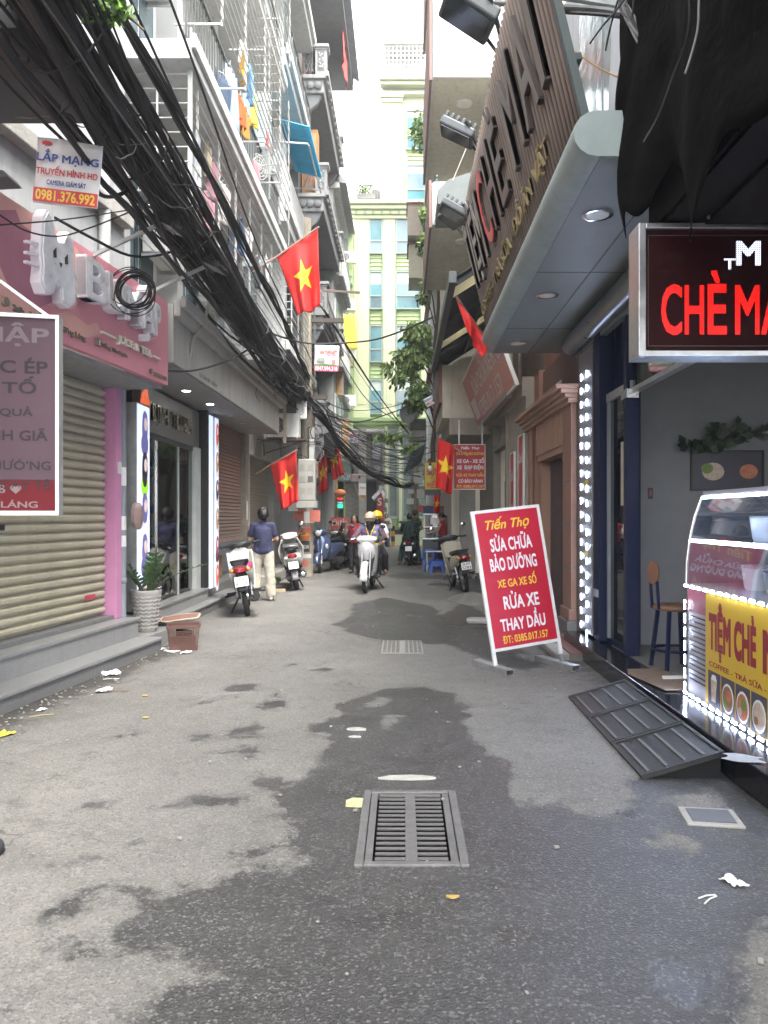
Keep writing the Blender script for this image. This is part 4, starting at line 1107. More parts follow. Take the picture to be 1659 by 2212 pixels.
# ================================================================ left: ornate balcony house
LEO = (-2.75, 20.2, 0)
ORN = mat('ornate_grey', (.33,.33,.325), .8, var=.15, scale=2, streak=.4); ORND = mat('ornate_dark', (.17,.175,.18), .85, var=.15, streak=.4)
he = thing('town_house', 'dark grey house with carved balcony pillars and ornate brackets', 'building', LEO, 90)
BOX('wall', ORND, he, 0, 5.0, .0, 5, 0, 15.6)
for z in (3.6, 6.7, 9.8, 12.9):
    s_ = BOX('floor_slab', ORN, he, -.1, 5.1, -.75, -.001, z, z+.10, .01)
    BOX('edge_trim', ORN, s_, -.16, 5.16, -.82, -.752, z+.02, z+.16, .008)
    b_ = BOX('bracket_band', ORN, he, -.02, 5.0, -.68, -.002, z-.34, z-.001, .012)
    for k in range(3): MB().lathe([(.085,-.035),(.10,-.02),(.10,0)], 16, (0,-.025-.0,0), 'y').xform(Matrix.Translation((-.02, -.13-.2*k, z-.17)) @ Matrix.Rotation(R(-90),4,'Z')).build('rosette', ORND, b_, smooth=True)
    for k in range(12): BOX('dentil', ORN, s_, k*.42, k*.42+.16, -.80, -.752, z-.08, z-.001)
    MB().hexa([(-.02,-.66,z-.36),(5,-.66,z-.36),(5,0,z-.36),(-.02,0,z-.36),(-.02,-.66,z-.35),(5,-.66,z-.35),(5,0,z-.35),(-.02,0,z-.35)]).build('soffit', ORND, he)
    MB().prism([(0,z-.36),(-.62,z-.36),(-.50,z-.62),(-.12,z-.95),(0,z-1.0)], .02, .16, 'yz').build('bracket', ORND, he, bevel=.02)
    MB().prism([(0,z-.36),(-.62,z-.36),(-.50,z-.62),(-.12,z-.95),(0,z-1.0)], 4.7, 4.86, 'yz').build('bracket', ORND, he, bevel=.02)
    for x in (-.08, 4.75):
        p_ = BOX('carved_pillar', ORN, he, x, x+.30, -.76, -.46, z+.101, z+.80, .008)
        BOX('cap', ORN, p_, x-.06, x+.36, -.82, -.40, z+.80, z+.88, .01); BOX('cap', ORN, p_, x-.02, x+.32, -.78, -.44, z+.75, z+.799)
        for s2, (ax, bx) in ((0, (-.70,-.52)),):
            BOX('carved_panel', ORND, p_, x-.008, x-.001, ax, bx, z+.2, z+.72)
            rr = random.Random(int(z*10)); mb = MB()
            for q in range(16): mb.ball((x-.012, rr.uniform(ax+.03, bx-.03), rr.uniform(z+.24, z+.68)), (.012,.025,.035), 6)
            tag(mb.build('carving', ORN, p_), kind='stuff')
        rr = random.Random(int(z*10)+1)
        BOX('carved_panel', ORND, p_, x+.06, x+.24, -.768, -.761, z+.2, z+.72)
    rl = thing('balcony_railing', {3.6:'lattice railing of the lowest ornate balcony',6.7:'lattice railing of the second ornate balcony',9.8:'lattice railing of the third ornate balcony beside the carved pillar',12.9:'lattice railing of the top ornate balcony'}[z], 'railing', LEO, 90)
    railing(rl, .25, 4.7, -.66, z+.10, z+.82, .22, ORN)
    for k in range(3): MB().bar((-.02,-.1-.13*k,z+.2),(-.02,-.35-.02*k,z+.75),.025).bar((-.02,-.42+.1*k,z+.2),(-.02,-.15+.02*k,z+.75),.02).build('lattice', ORND, rl)
    for x in (1.4, 3.6):
        wn_ = BOX('window', WOOD, he, x-.6, x+.6, -.06, -.002, z+.15, z+2.3)
        BOX('pane', GLASS_D, wn_, x-.5, x-.04, -.075, -.061, z+.9, z+2.2); BOX('pane', GLASS_D, wn_, x+.04, x+.5, -.075, -.061, z+.9, z+2.2)
BOX('roof_slab', ORND, he, -.5, 5.4, -1.1, 3, 15.6, 15.75)
wr = thing('roof_awning', 'corrugated roof awning with a red cloth at the top left skyline', 'awning', LEO, 90)
MB().grid(lambda u, v: (-.4+u*5.8, -.3-1.0*v, 16.6-.7*v+.03*math.sin(u*5.8*40)), 120, 3).build('corrugated_sheet', ORND, wr, solid=.01)
MB().bar((-.3,-1.1,15.7),(-.3,-1.1,16.0),.05).bar((5.2,-1.1,15.7),(5.2,-1.1,16.0),.05).bar((-.3,-.3,15.7),(-.3,-.3,16.5),.05).build('post', RAIL, wr)
cloth('red_banner', 'red cloth hanging from the roof awning at the skyline', (.60,.10,.09), (-1.75, 23.2, 15.6), 1.6, .9, 90, 3, 'banner')
wo_ = thing('wooden_cabinet', 'orange wooden cabinet on the third ornate balcony', 'cabinet', (-2.4, 20.6, 9.9), 0)
BOX('case', mat('orange_wood', (.42,.19,.06), .6, var=.25), wo_, -.3, .12, 0, .4, 0, 1.9); BOX('door', mat('orange_wood2', (.52,.27,.10), .6, var=.25), wo_, -.26, .08, -.02, -.001, 1.0, 1.8)

# ================================================================ left: far white row
def plain_house(nm, lab, loc, rz, w, dep, h, m, floors, wins, wm=None, trim=None, cat='building'):
    o = thing(nm, lab, cat, loc, rz)
    BOX('wall', m, o, 0, w, 0, dep, 0, h)
    t = trim or m
    for z in floors: BOX('string_course', t, o, -.05, w+.05, -.16, -.001, z, z+.18, .01)
    for (x0, x1, z0, z1) in wins:
        wn_ = BOX('window', wm or WHITE_PT, o, x0, x1, -.05, -.001, z0, z1)
        n = 2 if x1-x0 > .7 else 1
        for k in range(n):
            a = x0+.06+(x1-x0-.06)/n*k; BOX('pane', _M['pane_blue'], wn_, a, a+(x1-x0-.06)/n-.06, -.062, -.051, z0+.07, z1-.07)
    BOX('parapet', t, o, -.1, w+.1, -.22, .2, h, h+.3, .02)
    return o
hf = plain_house('town_house', 'plain white house with sloped eaves beyond the ornate balconies', (-2.30, 25.3, 0), 90, 4.4, 6, 12.2, WHITE_W, (3.3,6.4,9.4), [(.6,1.8,4,5.6),(2.6,3.8,4,5.6),(.6,1.8,7,8.8),(2.6,3.8,7,8.8),(.6,1.8,10,11.5),(2.6,3.8,10,11.5)])
BOX('balcony', WHITE_W, hf, .2, 4.2, -.32, -.17, 6.4, 6.6, .02); BOX('balcony', WHITE_W, hf, .2, 4.2, -.32, -.17, 9.4, 9.6, .02)
MB().prism([(.3,12.5),(-.45,12.35),(-.45,12.45),(.3,13.2)], -.1, 4.5, 'yz').build('eave', ORN, hf)
hg = plain_house('town_house', 'tall white house farthest down the left side', (-2.64, 29.8, 0), 90, 3.4, 6, 10.6, WHITE_W, (3.3,6.2,9.0), [(.5,1.4,4,5.6),(1.9,2.9,4,5.6),(.5,1.4,7,8.6),(1.9,2.9,7,8.6)], mat('win_orange', (.42,.15,.05), .6, var=.2))
BOX('balcony', WHITE_W, hg, .1, 3.2, -.4, -.17, 5.9, 6.15, .02)
rl = thing('balcony_railing', 'pale ladder-like bars on the white house beside the pole', 'railing', (-2.30, 25.3, 0), 90); railing(rl, .3, 4.1, -.28, 6.6, 7.5, .16, WHITE_PT)
rl = thing('balcony_railing', 'upper pale balcony bars on the white house', 'railing', (-2.30, 25.3, 0), 90); railing(rl, .3, 4.1, -.28, 9.6, 10.5, .16, WHITE_PT)
for k, (Y, z, lab) in enumerate(((26.4,5.6,'tall orange wooden screen right of the advert banner'),(27.0,3.6,'orange louvre panel above the far flag'))):
    o = thing('wooden_screen', lab, 'screen', ((-2.25,-2.08)[k], Y, z), 0); h = (1.9, 1.25)[k]; w_ = .28
    BOX('board', mat('orange_wood3', (.48,.30,.14), .7, var=.35, scale=12, streak=.3), o, -.12, w_-.1, 0, .04, 0, h); MB().box(-.16,-.121,-.01,.05,0,h).box(w_-.099,w_-.06,-.01,.05,0,h).box(-.16,w_-.06,-.012,.052,h,h+.05).build('frame', CONC, o)
# ground floor shop fronts of the far left row
gf = thing('small_shop', 'dim shop front with pale columns below the ornate house', 'shop', (-2.62, 20.4, 0), 90)
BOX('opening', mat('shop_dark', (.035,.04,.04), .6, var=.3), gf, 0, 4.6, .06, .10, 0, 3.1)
for x in (.0, 1.5, 3.0, 4.5): BOX('column', mat('col_greenish', (.34,.38,.35), .7, var=.15), gf, x, x+.22, -.12, .058, 0, 3.2, .01)
BOX('beam', CONC, gf, -.1, 4.9, -.25, .1, 3.2, 3.55, .01)
sl_ = MB().box(0,.05,0,.03,0,.04).mesh('slat', WOOD)
sr = thing('louvre_shutter', 'yellow wooden louvre shutter standing open left of the neon sign', 'shutter', (-2.62, 26.2, 1.35), 0)
mb_m = mat('yellow_wood', (.50,.36,.12), .6, var=.15)
MB().box(-.12,-.08,0,.04,0,1.75).box(.36,.40,0,.04,0,1.75).box(-.08,.36,0,.04,1.7,1.75).box(-.08,.36,0,.04,0,.05).box(-.08,.36,0,.04,.85,.9).build('frame', mb_m, sr)
slm2 = MB().box(-.08,.36,-.004,.03,0,.03, Matrix.Rotation(R(25),4,'X')).mesh('slat', mb_m)
for k in range(26): inst('slat', slm2, sr, (0,.01,.07+k*.062))
# ================================================================ green building closing the street
GY = 38.0
def gX(px): return (px - VX) * GY / FPX
def gZ(py): return EYE - (py - VY) * GY / FPX
G_CR = mat('green_cream', (.45,.47,.31), .75, var=.06, scale=.6, streak=.12)
G_SD = mat('green_siding', (.27,.345,.16), .75, var=.08, scale=.8, streak=.15)
G_TR = mat('green_trim', (.20,.275,.12), .7, var=.1, scale=1, streak=.25)
G_FR = mat('window_grey', (.22,.27,.24), .5, var=.1)
G_GL = mat('window_teal', (.025,.14,.16), .12, var=.5, scale=.8, spec=.7)
gb = thing('green_building', 'tall pale green building closing the end of the street', 'building', (0, GY, 0), 0)
x0, xm, x1 = gX(765), gX(826), 6.0
BOX('wall', G_SD, gb, x0, x1, .12, 9, 0, gZ(440)); BOX('tower_wall', G_CR, gb, xm, x1, .14, 9, gZ(440), gZ(178))
for a, b, lo, hi in ((765,797,900,466),(828,854,900,466),(910,935,900,466)):
    p_ = BOX('pilaster', G_CR, gb, gX(a), gX(b), -.02, .119, gZ(lo), gZ(hi), .01)
    BOX('inset_panel', G_CR, p_, gX(a)+.16, gX(b)-.16, -.045, -.021, gZ(lo)+.6, gZ(hi)-.5, .01)
    BOX('base', G_CR, p_, gX(a)-.06, gX(b)+.06, -.10, .118, gZ(lo)-.15, gZ(lo)+.35, .02)
p_ = BOX('pilaster', G_CR, gb, gX(826), gX(868), .0, .139, gZ(438), gZ(205), .01)
BOX('capital', G_CR, p_, gX(826)-.12, gX(868)+.1, -.14, .138, gZ(212), gZ(200), .02); BOX('capital', G_CR, p_, gX(826)-.06, gX(868)+.04, -.08, .138, gZ(222), gZ(213), .02)
for (zz, pr, a) in ((gZ(440),.55,x0-.25),(gZ(449),.38,x0-.18),(gZ(458),.22,x0-.12),(gZ(466),.12,x0-.08)):
    BOX('cornice', G_CR, gb, a, x1, -pr, .11, zz-.17, zz, .02)
for (zz, pr, a) in ((gZ(174),.45,xm-.15),(gZ(182),.30,xm-.1),(gZ(200),.16,xm-.06)):
    BOX('cornice', G_CR, gb, a, x1, -pr, .13, zz-.16, zz, .02)
for k in range(18): BOX('dentil', G_TR, gb, x0+.05+k*.42, x0+.17+k*.42, -.30, -.23, gZ(466)-.02, gZ(459)-.02)
BOX('string_course', G_TR, gb, x0-.3, x1, -.45, .1, gZ(912), gZ(904), .02); BOX('string_course', G_TR, gb, x0-.2, x1, -.3, .1, gZ(918), gZ(912.5), .02)
rows = ((472,545),(588,665),(705,780),(822,892))
GR = random.Random(14); GLS = [G_GL, mat('window_teal2', (.04,.17,.19), .15, var=.6, scale=.6, spec=.7), mat('window_grey2', (.12,.19,.21), .12, var=.5, scale=.7, spec=.7)]
G_DULL = mat('window_dull', (.10,.125,.11), .2, var=.4, scale=1.2)
def gwin(a, b, t, l, mid=.32, parent=gb, gl=None):
    xa, xb, zt, zl = gX(a), gX(b), gZ(t), gZ(l)
    f = MB().box(xa-.07,xa,-.03,.119,zl-.07,zt+.07).box(xb,xb+.07,-.03,.119,zl-.07,zt+.07).box(xa,xb,-.03,.119,zt,zt+.07).box(xa,xb,-.03,.119,zl-.07,zl).box(xa,xb,-.02,.119,zl+(zt-zl)*mid,zl+(zt-zl)*mid+.07).build('window', G_FR, parent)
    ga_ = gl or GLS[GR.randrange(len(GLS))]
    BOX('pane', ga_, f, xa, xb, .03, .05, zl+(zt-zl)*mid+.07, zt)
    if mid > 0: BOX('pane', GLS[GR.randrange(len(GLS))], f, xa, xb, .03, .05, zl, zl+(zt-zl)*mid)
    if GR.random() < .4 and mid > 0: BOX('blind', mat('blind_pale', (.42,.46,.42), .8, var=.1), f, xa+.02, xb-.02, .024, .029, zt-(zt-zl)*GR.uniform(.15,.4), zt-.01)
    return f
for t, l in rows:
    gwin(800.5, 824, t, l); gwin(858, 906, t, l)
for a, b in ((797.5,799),(825.5,827.5),(855,856.6),(907.5,909.5)):
    BOX('reveal', G_TR, gb, gX(a), gX(b), -.01, .118, gZ(900), gZ(468))
pl = {}
for a, b in ((800,824.5),(857.5,906.5)):
    wdt = gX(b)-gX(a); m_ = MB().prism([(0,0),(-.05,.008),(-.012,.19),(0,.19)], 0, wdt, 'yz').mesh('plank', G_SD)
    for (t0, l0), (t1, l1) in zip(rows, rows[1:] + ((900,900),)):
        n = int((gZ(l0) - gZ(t1) - .2) / .195) if t1 != 900 else 0
        for k in range(n): inst('plank', m_, gb, (gX(a), .118, gZ(t1)+.12+k*.195))
for t, l in ((240,320),(358,435)): gwin(880, 930, t, l)
m_ = MB().prism([(0,0),(-.05,.008),(-.012,.19),(0,.19)], 0, gX(930)-gX(880), 'yz').mesh('plank', G_SD)
for k in range(4): inst('plank', m_, gb, (gX(880), .138, gZ(356)+.08+k*.195))
# ground storey
for a, b in ((831,838),(861,868),(893,899)): BOX('pilaster', G_CR, gb, gX(a), gX(b), -.06, .119, .9, gZ(920), .02)
for a, b in ((839.5,859),(870,891),(901,925)):
    f = gwin(a+2, b-2, 930, 1040, .0, gb, G_DULL); f2 = gwin(a+2, b-2, 1050, 1118, .0, gb, G_DULL)
    BOX('panel', G_TR, gb, gX(a), gX(b), .0, .118, gZ(1046), gZ(1042)); BOX('panel', G_TR, gb, gX(a), gX(b), .0, .118, .95, gZ(1121), .01)
BOX('plinth', G_CR, gb, gX(828), 6, -.35, .1, 0, .85, .02); BOX('vent', BLACK_P, gb, gX(850), gX(880), -.36, -.352, .86-.3, .86-.08)
BOX('plinth_cap', G_TR, gb, gX(828)-.05, 6, -.42, .1, .855, .93, .02)
# roof cage and terrace
rc = thing('roof_cage', 'white lattice cage on the roof of the green building', 'cage', (0, GY+.3, 0), 0)
xa, xb, za, zb = gX(831), gX(935), gZ(172), gZ(90)
vb = MB().box(-.022,.022,0,.04,za,zb).mesh('bar', WHITE_PT); hb = MB().box(xa,xb,.045,.08,-.022,.022).mesh('bar', WHITE_PT)
for k in range(13): inst('bar', vb, rc, (xa + (xb-xa)*k/12, 0, 0))
for k in range(9): inst('bar', hb, rc, (0, 0, za + (zb-za)*k/8))
BOX('roof', GALV, rc, xa-.1, xb, -.1, 3, zb+.03, zb+.15); BOX('shed_wall', mat('roof_grey', (.42,.42,.40), .8), rc, xa+.2, xb, 1.2, 1.3, za, zb)
rt = thing('terrace_railing', 'dark terrace railing with plants on the lower green roof', 'railing', (0, GY-.2, 0), 0)
railing(rt, gX(778), gX(824), 0, gZ(437), gZ(404), .12, BLACK_M, .025)
MB().prism([(gX(803),gZ(436)),(gX(822),gZ(436)),(gX(822),gZ(412)),(gX(812),gZ(406)),(gX(803),gZ(410))], .3, .35, 'xz').build('shade_panel', CONC_D, rt)
# left wing of the green building: balconies with air conditioners
gw = thing('green_wing', 'green side wing with stacked balconies beside the cream facade', 'building', (-3.6, GY-1.2, 0), 0)
BOX('wall', G_SD, gw, 0, 1.18, .5, 6, 0, gZ(495)); WX = 1.18
for y_ in (500, 608, 710, 818):
    z = gZ(y_)
    BOX('slab', G_TR, gw, .1, WX, -.1, .499, z-.5, z, .03); BOX('slab_edge', G_TR, gw, .05, WX+.02, -.16, -.101, z-.15, z+.03, .01)
    BOX('balcony_door', mat('door_shade', (.10,.12,.10), .6), gw, .3, .95, .47, .498, z-2.2, z-.55)
for k, (y_, lab) in enumerate(((580,'air conditioner on the top balcony of the green wing'),(680,'air conditioner second from the top on the green wing'),(782,'air conditioner third from the top on the green wing'),(880,'air conditioner lowest on the green wing'))):
    ac(lab, (gX(753)+.05, GY-1.25, gZ(y_)-.1), 0, .95)
cloth('yellow_cloth', 'yellow cloth hanging on the green wing balcony', (.70,.55,.06), (gX(753), GY-1.4, gZ(695)), .9, 1.6, 0, 2)
bf = thing('steel_rack', 'thin blue steel frame on the green wing roof', 'rack', (gX(742), GY-1.1, gZ(497)), 0)
mb = mat('frame_blue', (.05,.07,.30), .5); MB().bar((-.2,0,0),(-.2,0,1.0),.05).bar((-.2,0,1.0),(.45,0,1.05),.04).bar((-.2,0,.1),(.4,0,.12),.04).build('frame', mb, bf)

# ---------------------------------------------------------------- stone-clad house at the bend
HY = 34.5
def hX(px): return (px - VX) * HY / FPX
def hZ(py): return EYE - (py - VY) * HY / FPX
STN = mat('stone_cladding', (.20,.185,.155), .85, var=.45, scale=6, bump=.5, bscale=18)
hs_ = thing('stone_house', 'stone clad corner house with dark upper storey', 'building', (0, HY, 0), 0)
BOX('wall', STN, hs_, hX(736), hX(829), .1, 5, 0, hZ(1034)); BOX('upper_wall', CONC_D, hs_, hX(742), hX(826), .4, 5, hZ(1034), hZ(935))
rr = random.Random(8)
stm = [MB().box(-w_/2, w_/2, 0, .05, 0, .19).mesh('stone', STN) for w_ in (.38,.52,.66)]
for r_ in range(15):
    x = hX(738) + rr.uniform(0, .2)
    while x < hX(812):
        q = rr.randrange(3); w_ = (.38,.52,.66)[q]
        inst('stone', stm[q], hs_, (x+w_/2, .05+rr.uniform(0,.03), .25+r_*.2)); x += w_+.012
BOX('roof_slab', WHITE_W, hs_, hX(738), hX(829), -.2, 5, hZ(934), hZ(928), .02); BOX('canopy', CONC_D, hs_, hX(742), hX(826), -.5, .4, hZ(1036), hZ(1030))
wn_ = BOX('window', BLACK_M, hs_, hX(800), hX(824), .3, .399, hZ(1028), hZ(945)); BOX('pane', GLASS_D, wn_, hX(802), hX(822), .28, .299, hZ(1020), hZ(950))
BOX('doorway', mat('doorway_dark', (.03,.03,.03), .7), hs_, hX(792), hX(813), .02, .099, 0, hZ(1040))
bn = thing('vertical_banner', 'vertical dark red banner on the stone house', 'sign', (0, HY-.05, 0), 0)
BOX('board', mat('banner_red', (.30,.03,.03), .6, var=.1), bn, hX(813), hX(828), 0, .04, hZ(1130), hZ(1060)); text('S', OFFW, bn, (hX(816), hX(824), hZ(1092), hZ(1076)), -.001, .004, .02)
pc = thing('concrete_pole', 'square concrete pole in front of the stone house', 'pole', (hX(783)*.955, 33, 0), 0)
BOX('shaft', CONC, pc, -.16, .16, -.12, .12, 0, 5.2, .02); BOX('sticker', PAPER, pc, -.15, .15, -.128, -.122, 2.35, 2.85)
BOX('sticker', mat('sticker_orange', (.6,.25,.04), .6), pc, -.15, .15, -.129, -.122, 2.25, 2.348)
text('LẮP MẠNG', mat('ink_red', (.5,.03,.03), .6, var=0), pc, (-.12,.12,2.6,2.75), -.1285, .001, .02)
# green awning box, lantern, neon, noodle sign
ga = thing('awning_sign', 'dark green boxed shop awning with lettering beyond the flags', 'awning', (S(750,1020,27).x, 27, 0), 0)
a0 = S(728,1040,27); a1 = S(772,1000,27); cx = a0.x/2+a1.x/2
AWG = mat('awning_green', (.06,.085,.075), .6, var=.2)
MB().prism([(a0.x-cx,a0.z),(S(759,1040,27).x-cx,a0.z),(S(759,1012,27).x-cx,a1.z-.1),(S(752,1002,27).x-cx,a1.z+.08),(a0.x-cx,a1.z+.05)], 0, 1.6, 'xz').build('box', AWG, ga)
MB().prism([(S(756,1000,27).x-cx,a1.z+.08),(S(773,1026,27).x-cx,a0.z+.22),(S(773,1030,27).x-cx,a0.z+.16),(S(756,1006,27).x-cx,a1.z)], -.05, 1.6, 'xz').build('flap', BLACK_P, ga)
text('LONG LAM', GALV, ga, (a0.x-cx+.05, S(757,1040,27).x-cx, a0.z+.06, a0.z+.28), -.002, .004, .02)
sb2 = thing('house_column', 'white shop wall below the green awning', 'wall', (0, 27.2, 0), 0)
BOX('fascia', WHITE_W, sb2, S(706,1000,27).x, S(742,1000,27).x, 0, .6, 2.75, 3.1); BOX('column', WHITE_W, sb2, S(707,1000,27).x, S(713,1000,27).x, 0, .3, 0, 2.748); BOX('column', G_SD, sb2, S(741,1000,27).x, S(744,1000,27).x, 0, .3, 0, 2.748)
BOX('opening', _M['shop_dark'], sb2, S(713,1000,27).x+.01, S(741,1000,27).x-.01, .2, .25, 0, 2.748)
ne = thing('neon_sign', 'glowing red and green neon shop sign under the lantern', 'sign', (0, 26.4, 0), 0)
n0, n1 = S(725,1099,26.4), S(742,1068,26.4)
BOX('panel', BLACK_P, ne, n0.x, n1.x, 0, .08, n0.z, n1.z)
BOX('glow_band', mat('neon_green', (.02,.3,.15), .4, var=0, emit=((.03,.55,.30), .25)), ne, n0.x+.02, n1.x-.02, -.012, -.001, n0.z+.02, n0.z+.16)
text('PHỞ GÀ', mat('neon_red', (.4,.02,.02), .4, var=0, emit=((1,.03,.02), .4)), ne, (n0.x+.03, n1.x-.03, n0.z+.30, n1.z-.03), -.002, .01, .03)
text('LẤY NGAY', mat('neon_cyan', (.1,.4,.5), .4, var=0, emit=((.2,.6,.8), .25)), ne, (n0.x+.03, n1.x-.03, n0.z+.18, n0.z+.27), -.002, .01, .02)
ln_ = thing('paper_lantern', 'round orange paper lantern above the neon sign', 'lantern', S(735,1066,26), 0)
MB().ball((0,0,0), (.2,.2,.15), 14).build('shade', mat('lantern_orange', (.60,.20,.10), .7, var=.1), ln_, smooth=True); MB().cyl((0,0,.14),(0,0,.5),.008).build('cord', CABLE, ln_)
bd = thing('noodle_sign', 'red noodle shop sign standing low behind the scooters', 'sign', (0, 24.5, 0), 0)
b0, b1 = S(714,1146,24.5), S(752,1118,24.5)
BOX('board', mat('sign_coral', (.60,.10,.07), .5, var=.08), bd, b0.x, b1.x, 0, .05, b0.z, b1.z); MB().bar((b0.x+.05,.02,0),(b0.x+.05,.02,b0.z),.03).bar((b1.x-.05,.02,0),(b1.x-.05,.02,b0.z),.03).build('leg', GALV, bd)
text('BÚN ĐẬU', WHITE_PT, bd, (b0.x+.05, b1.x-.04, b0.z+.12, b1.z-.05), -.001, .004, .02)
bo = thing('striped_bollard', 'black and orange striped bollard beside the walking woman', 'bollard', S(849,1180,36.5), 0); bo.location.z = 0
for k in range(4): BOX('band', (mat('bol_or', (.55,.25,.03), .6), BLACK_P)[k % 2], bo, -.09, .09, -.09, .09, k*.25, k*.25+.249)
# ================================================================ right: dessert shop with canopy
RO = (2.05, 7.6, 0)          # front view frame: x runs towards the viewer, y into the building
def rp(X, Y, o=RO): return (o[1] - Y, X - o[0])
NAVY = mat('navy_frame', (.008,.013,.045), .5, spec=.2, var=.2); INT_R = mat('dessert_wall', (.20,.205,.22), .8, var=.1)
GRAN_K = mat('black_granite', (.012,.012,.014), .12, var=.3, scale=60, spec=.6)
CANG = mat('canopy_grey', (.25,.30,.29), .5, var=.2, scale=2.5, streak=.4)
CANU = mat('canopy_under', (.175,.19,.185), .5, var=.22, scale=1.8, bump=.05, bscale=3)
ds = thing('dessert_shop', 'dessert shop building with rounded grey canopy on the right', 'building', RO, -90)
BOX('platform', GRAN_K, ds, -1.0, 9, -.25, 4, 0, .17, .006)
BOX('floor', mat('tile_floor', (.16,.15,.14), .35, var=.2, scale=4), ds, -.02, 9, .02, 4, .171, .178)
BOX('side_wall', INT_R, ds, -.15, .0, .30, 4, .178, 3.4); BOX('back_wall', INT_R, ds, 0, 9, 4, 4.1, .178, 3.4); BOX('ceiling', INT_R, ds, -1.2, 9, .1, 4, 3.4, 3.5)
BOX('upper_wall', mat('upper_grey', (.36,.36,.37), .7, var=.15, scale=1, streak=.35), ds, -2.4, 9, .02, 4.1, 3.86, 8.0)
BOX('pier', mat('pier_dark', (.10,.08,.075), .6, var=.2), ds, -1.2, -.98, -.06, .3, 0, 3.45)
BOX('pier', GLASS_D, ds, -.975, -.32, .0, .05, .178, 3.3); BOX('post', NAVY, ds, -.42, -.20, -.06, .1, .178, 3.4, .01); BOX('post', NAVY, ds, .52, .62, -.02, .1, .178, 3.4, .006)
BOX('post', NAVY, ds, -.19, .0, .10, .30, .178, 3.4)
gd = BOX('glass_door', NAVY, ds, -.195, .515, .02, .06, .178, .23); BOX('pane', GLASS, gd, -.19, .51, .035, .045, .23, 2.6); BOX('top_rail', GALV, gd, -.195, .64, .01, .07, 2.602, 2.68); BOX('hinge', CHROME, gd, .48, .66, -.03, .08, 2.52, 2.60)
BOX('stile', mat('stile_grey', (.20,.22,.24), .4), gd, -.15, -.11, .005, .034, .23, 2.6); BOX('notice', mat('notice_cream', (.42,.39,.32), .7, var=.15, streak=.3), gd, .30, .42, .018, .030, 1.55, 2.15)
BOX('sticker', mat('sticker_grey', (.35,.38,.45), .5), gd, -.4, -.22, -.066, -.061, .62, .70)
tr = BOX('transom', GLASS, ds, .64, 6, .03, .04, 2.62, 3.35); BOX('transom_rail', GALV, ds, .66, 6, .0, .07, 2.56, 2.60)
# canopy: long slab with a rounded nose
prof = [(.25,3.58)] + [(-.90 - .14*math.sin(t), 3.715 - .135*math.cos(t)) for t in np.linspace(0, PI, 9)] + [(.25,3.85)]
c_ = MB().prism([(a, b) for a, b in prof], -2.45, 3.05, 'yz').build('canopy', CANG, ds, smooth=True)
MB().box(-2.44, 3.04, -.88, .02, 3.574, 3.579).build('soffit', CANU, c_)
for x in (-1.1, .9): BOX('soffit_joint', mat('joint_dark', (.06,.07,.07), .7), c_, x, x+.006, -.88, .02, 3.571, 3.5738)
BOX('soffit_joint', _M['joint_dark'], c_, -2.4, 3.0, -.42, -.412, 3.570, 3.5735)
MB().cyl((-1.30,-.10,3.42), (3.3,-.10,3.42), .115, n=18).build('shutter_roll', mat('roll_steel', (.17,.18,.18), .3, metal=.6, var=.2, streak=.2), ds, smooth=True)
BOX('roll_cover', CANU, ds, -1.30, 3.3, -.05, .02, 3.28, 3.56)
for k, (Y, X, lab) in enumerate(((5.41,1.37,'unlit round downlight nearest the viewer under the right canopy'),(7.38,1.385,'middle unlit downlight under the right canopy'),(9.43,1.40,'farthest unlit downlight under the right canopy'))):
    o = thing('downlight', lab, 'lamp', (X, Y, 3.563), 0, 'downlights under the right canopy')
    o.scale = (1.45,1.45,1); inst('glow', dlo, o); inst('ring', rim, o, (0,0,.003))
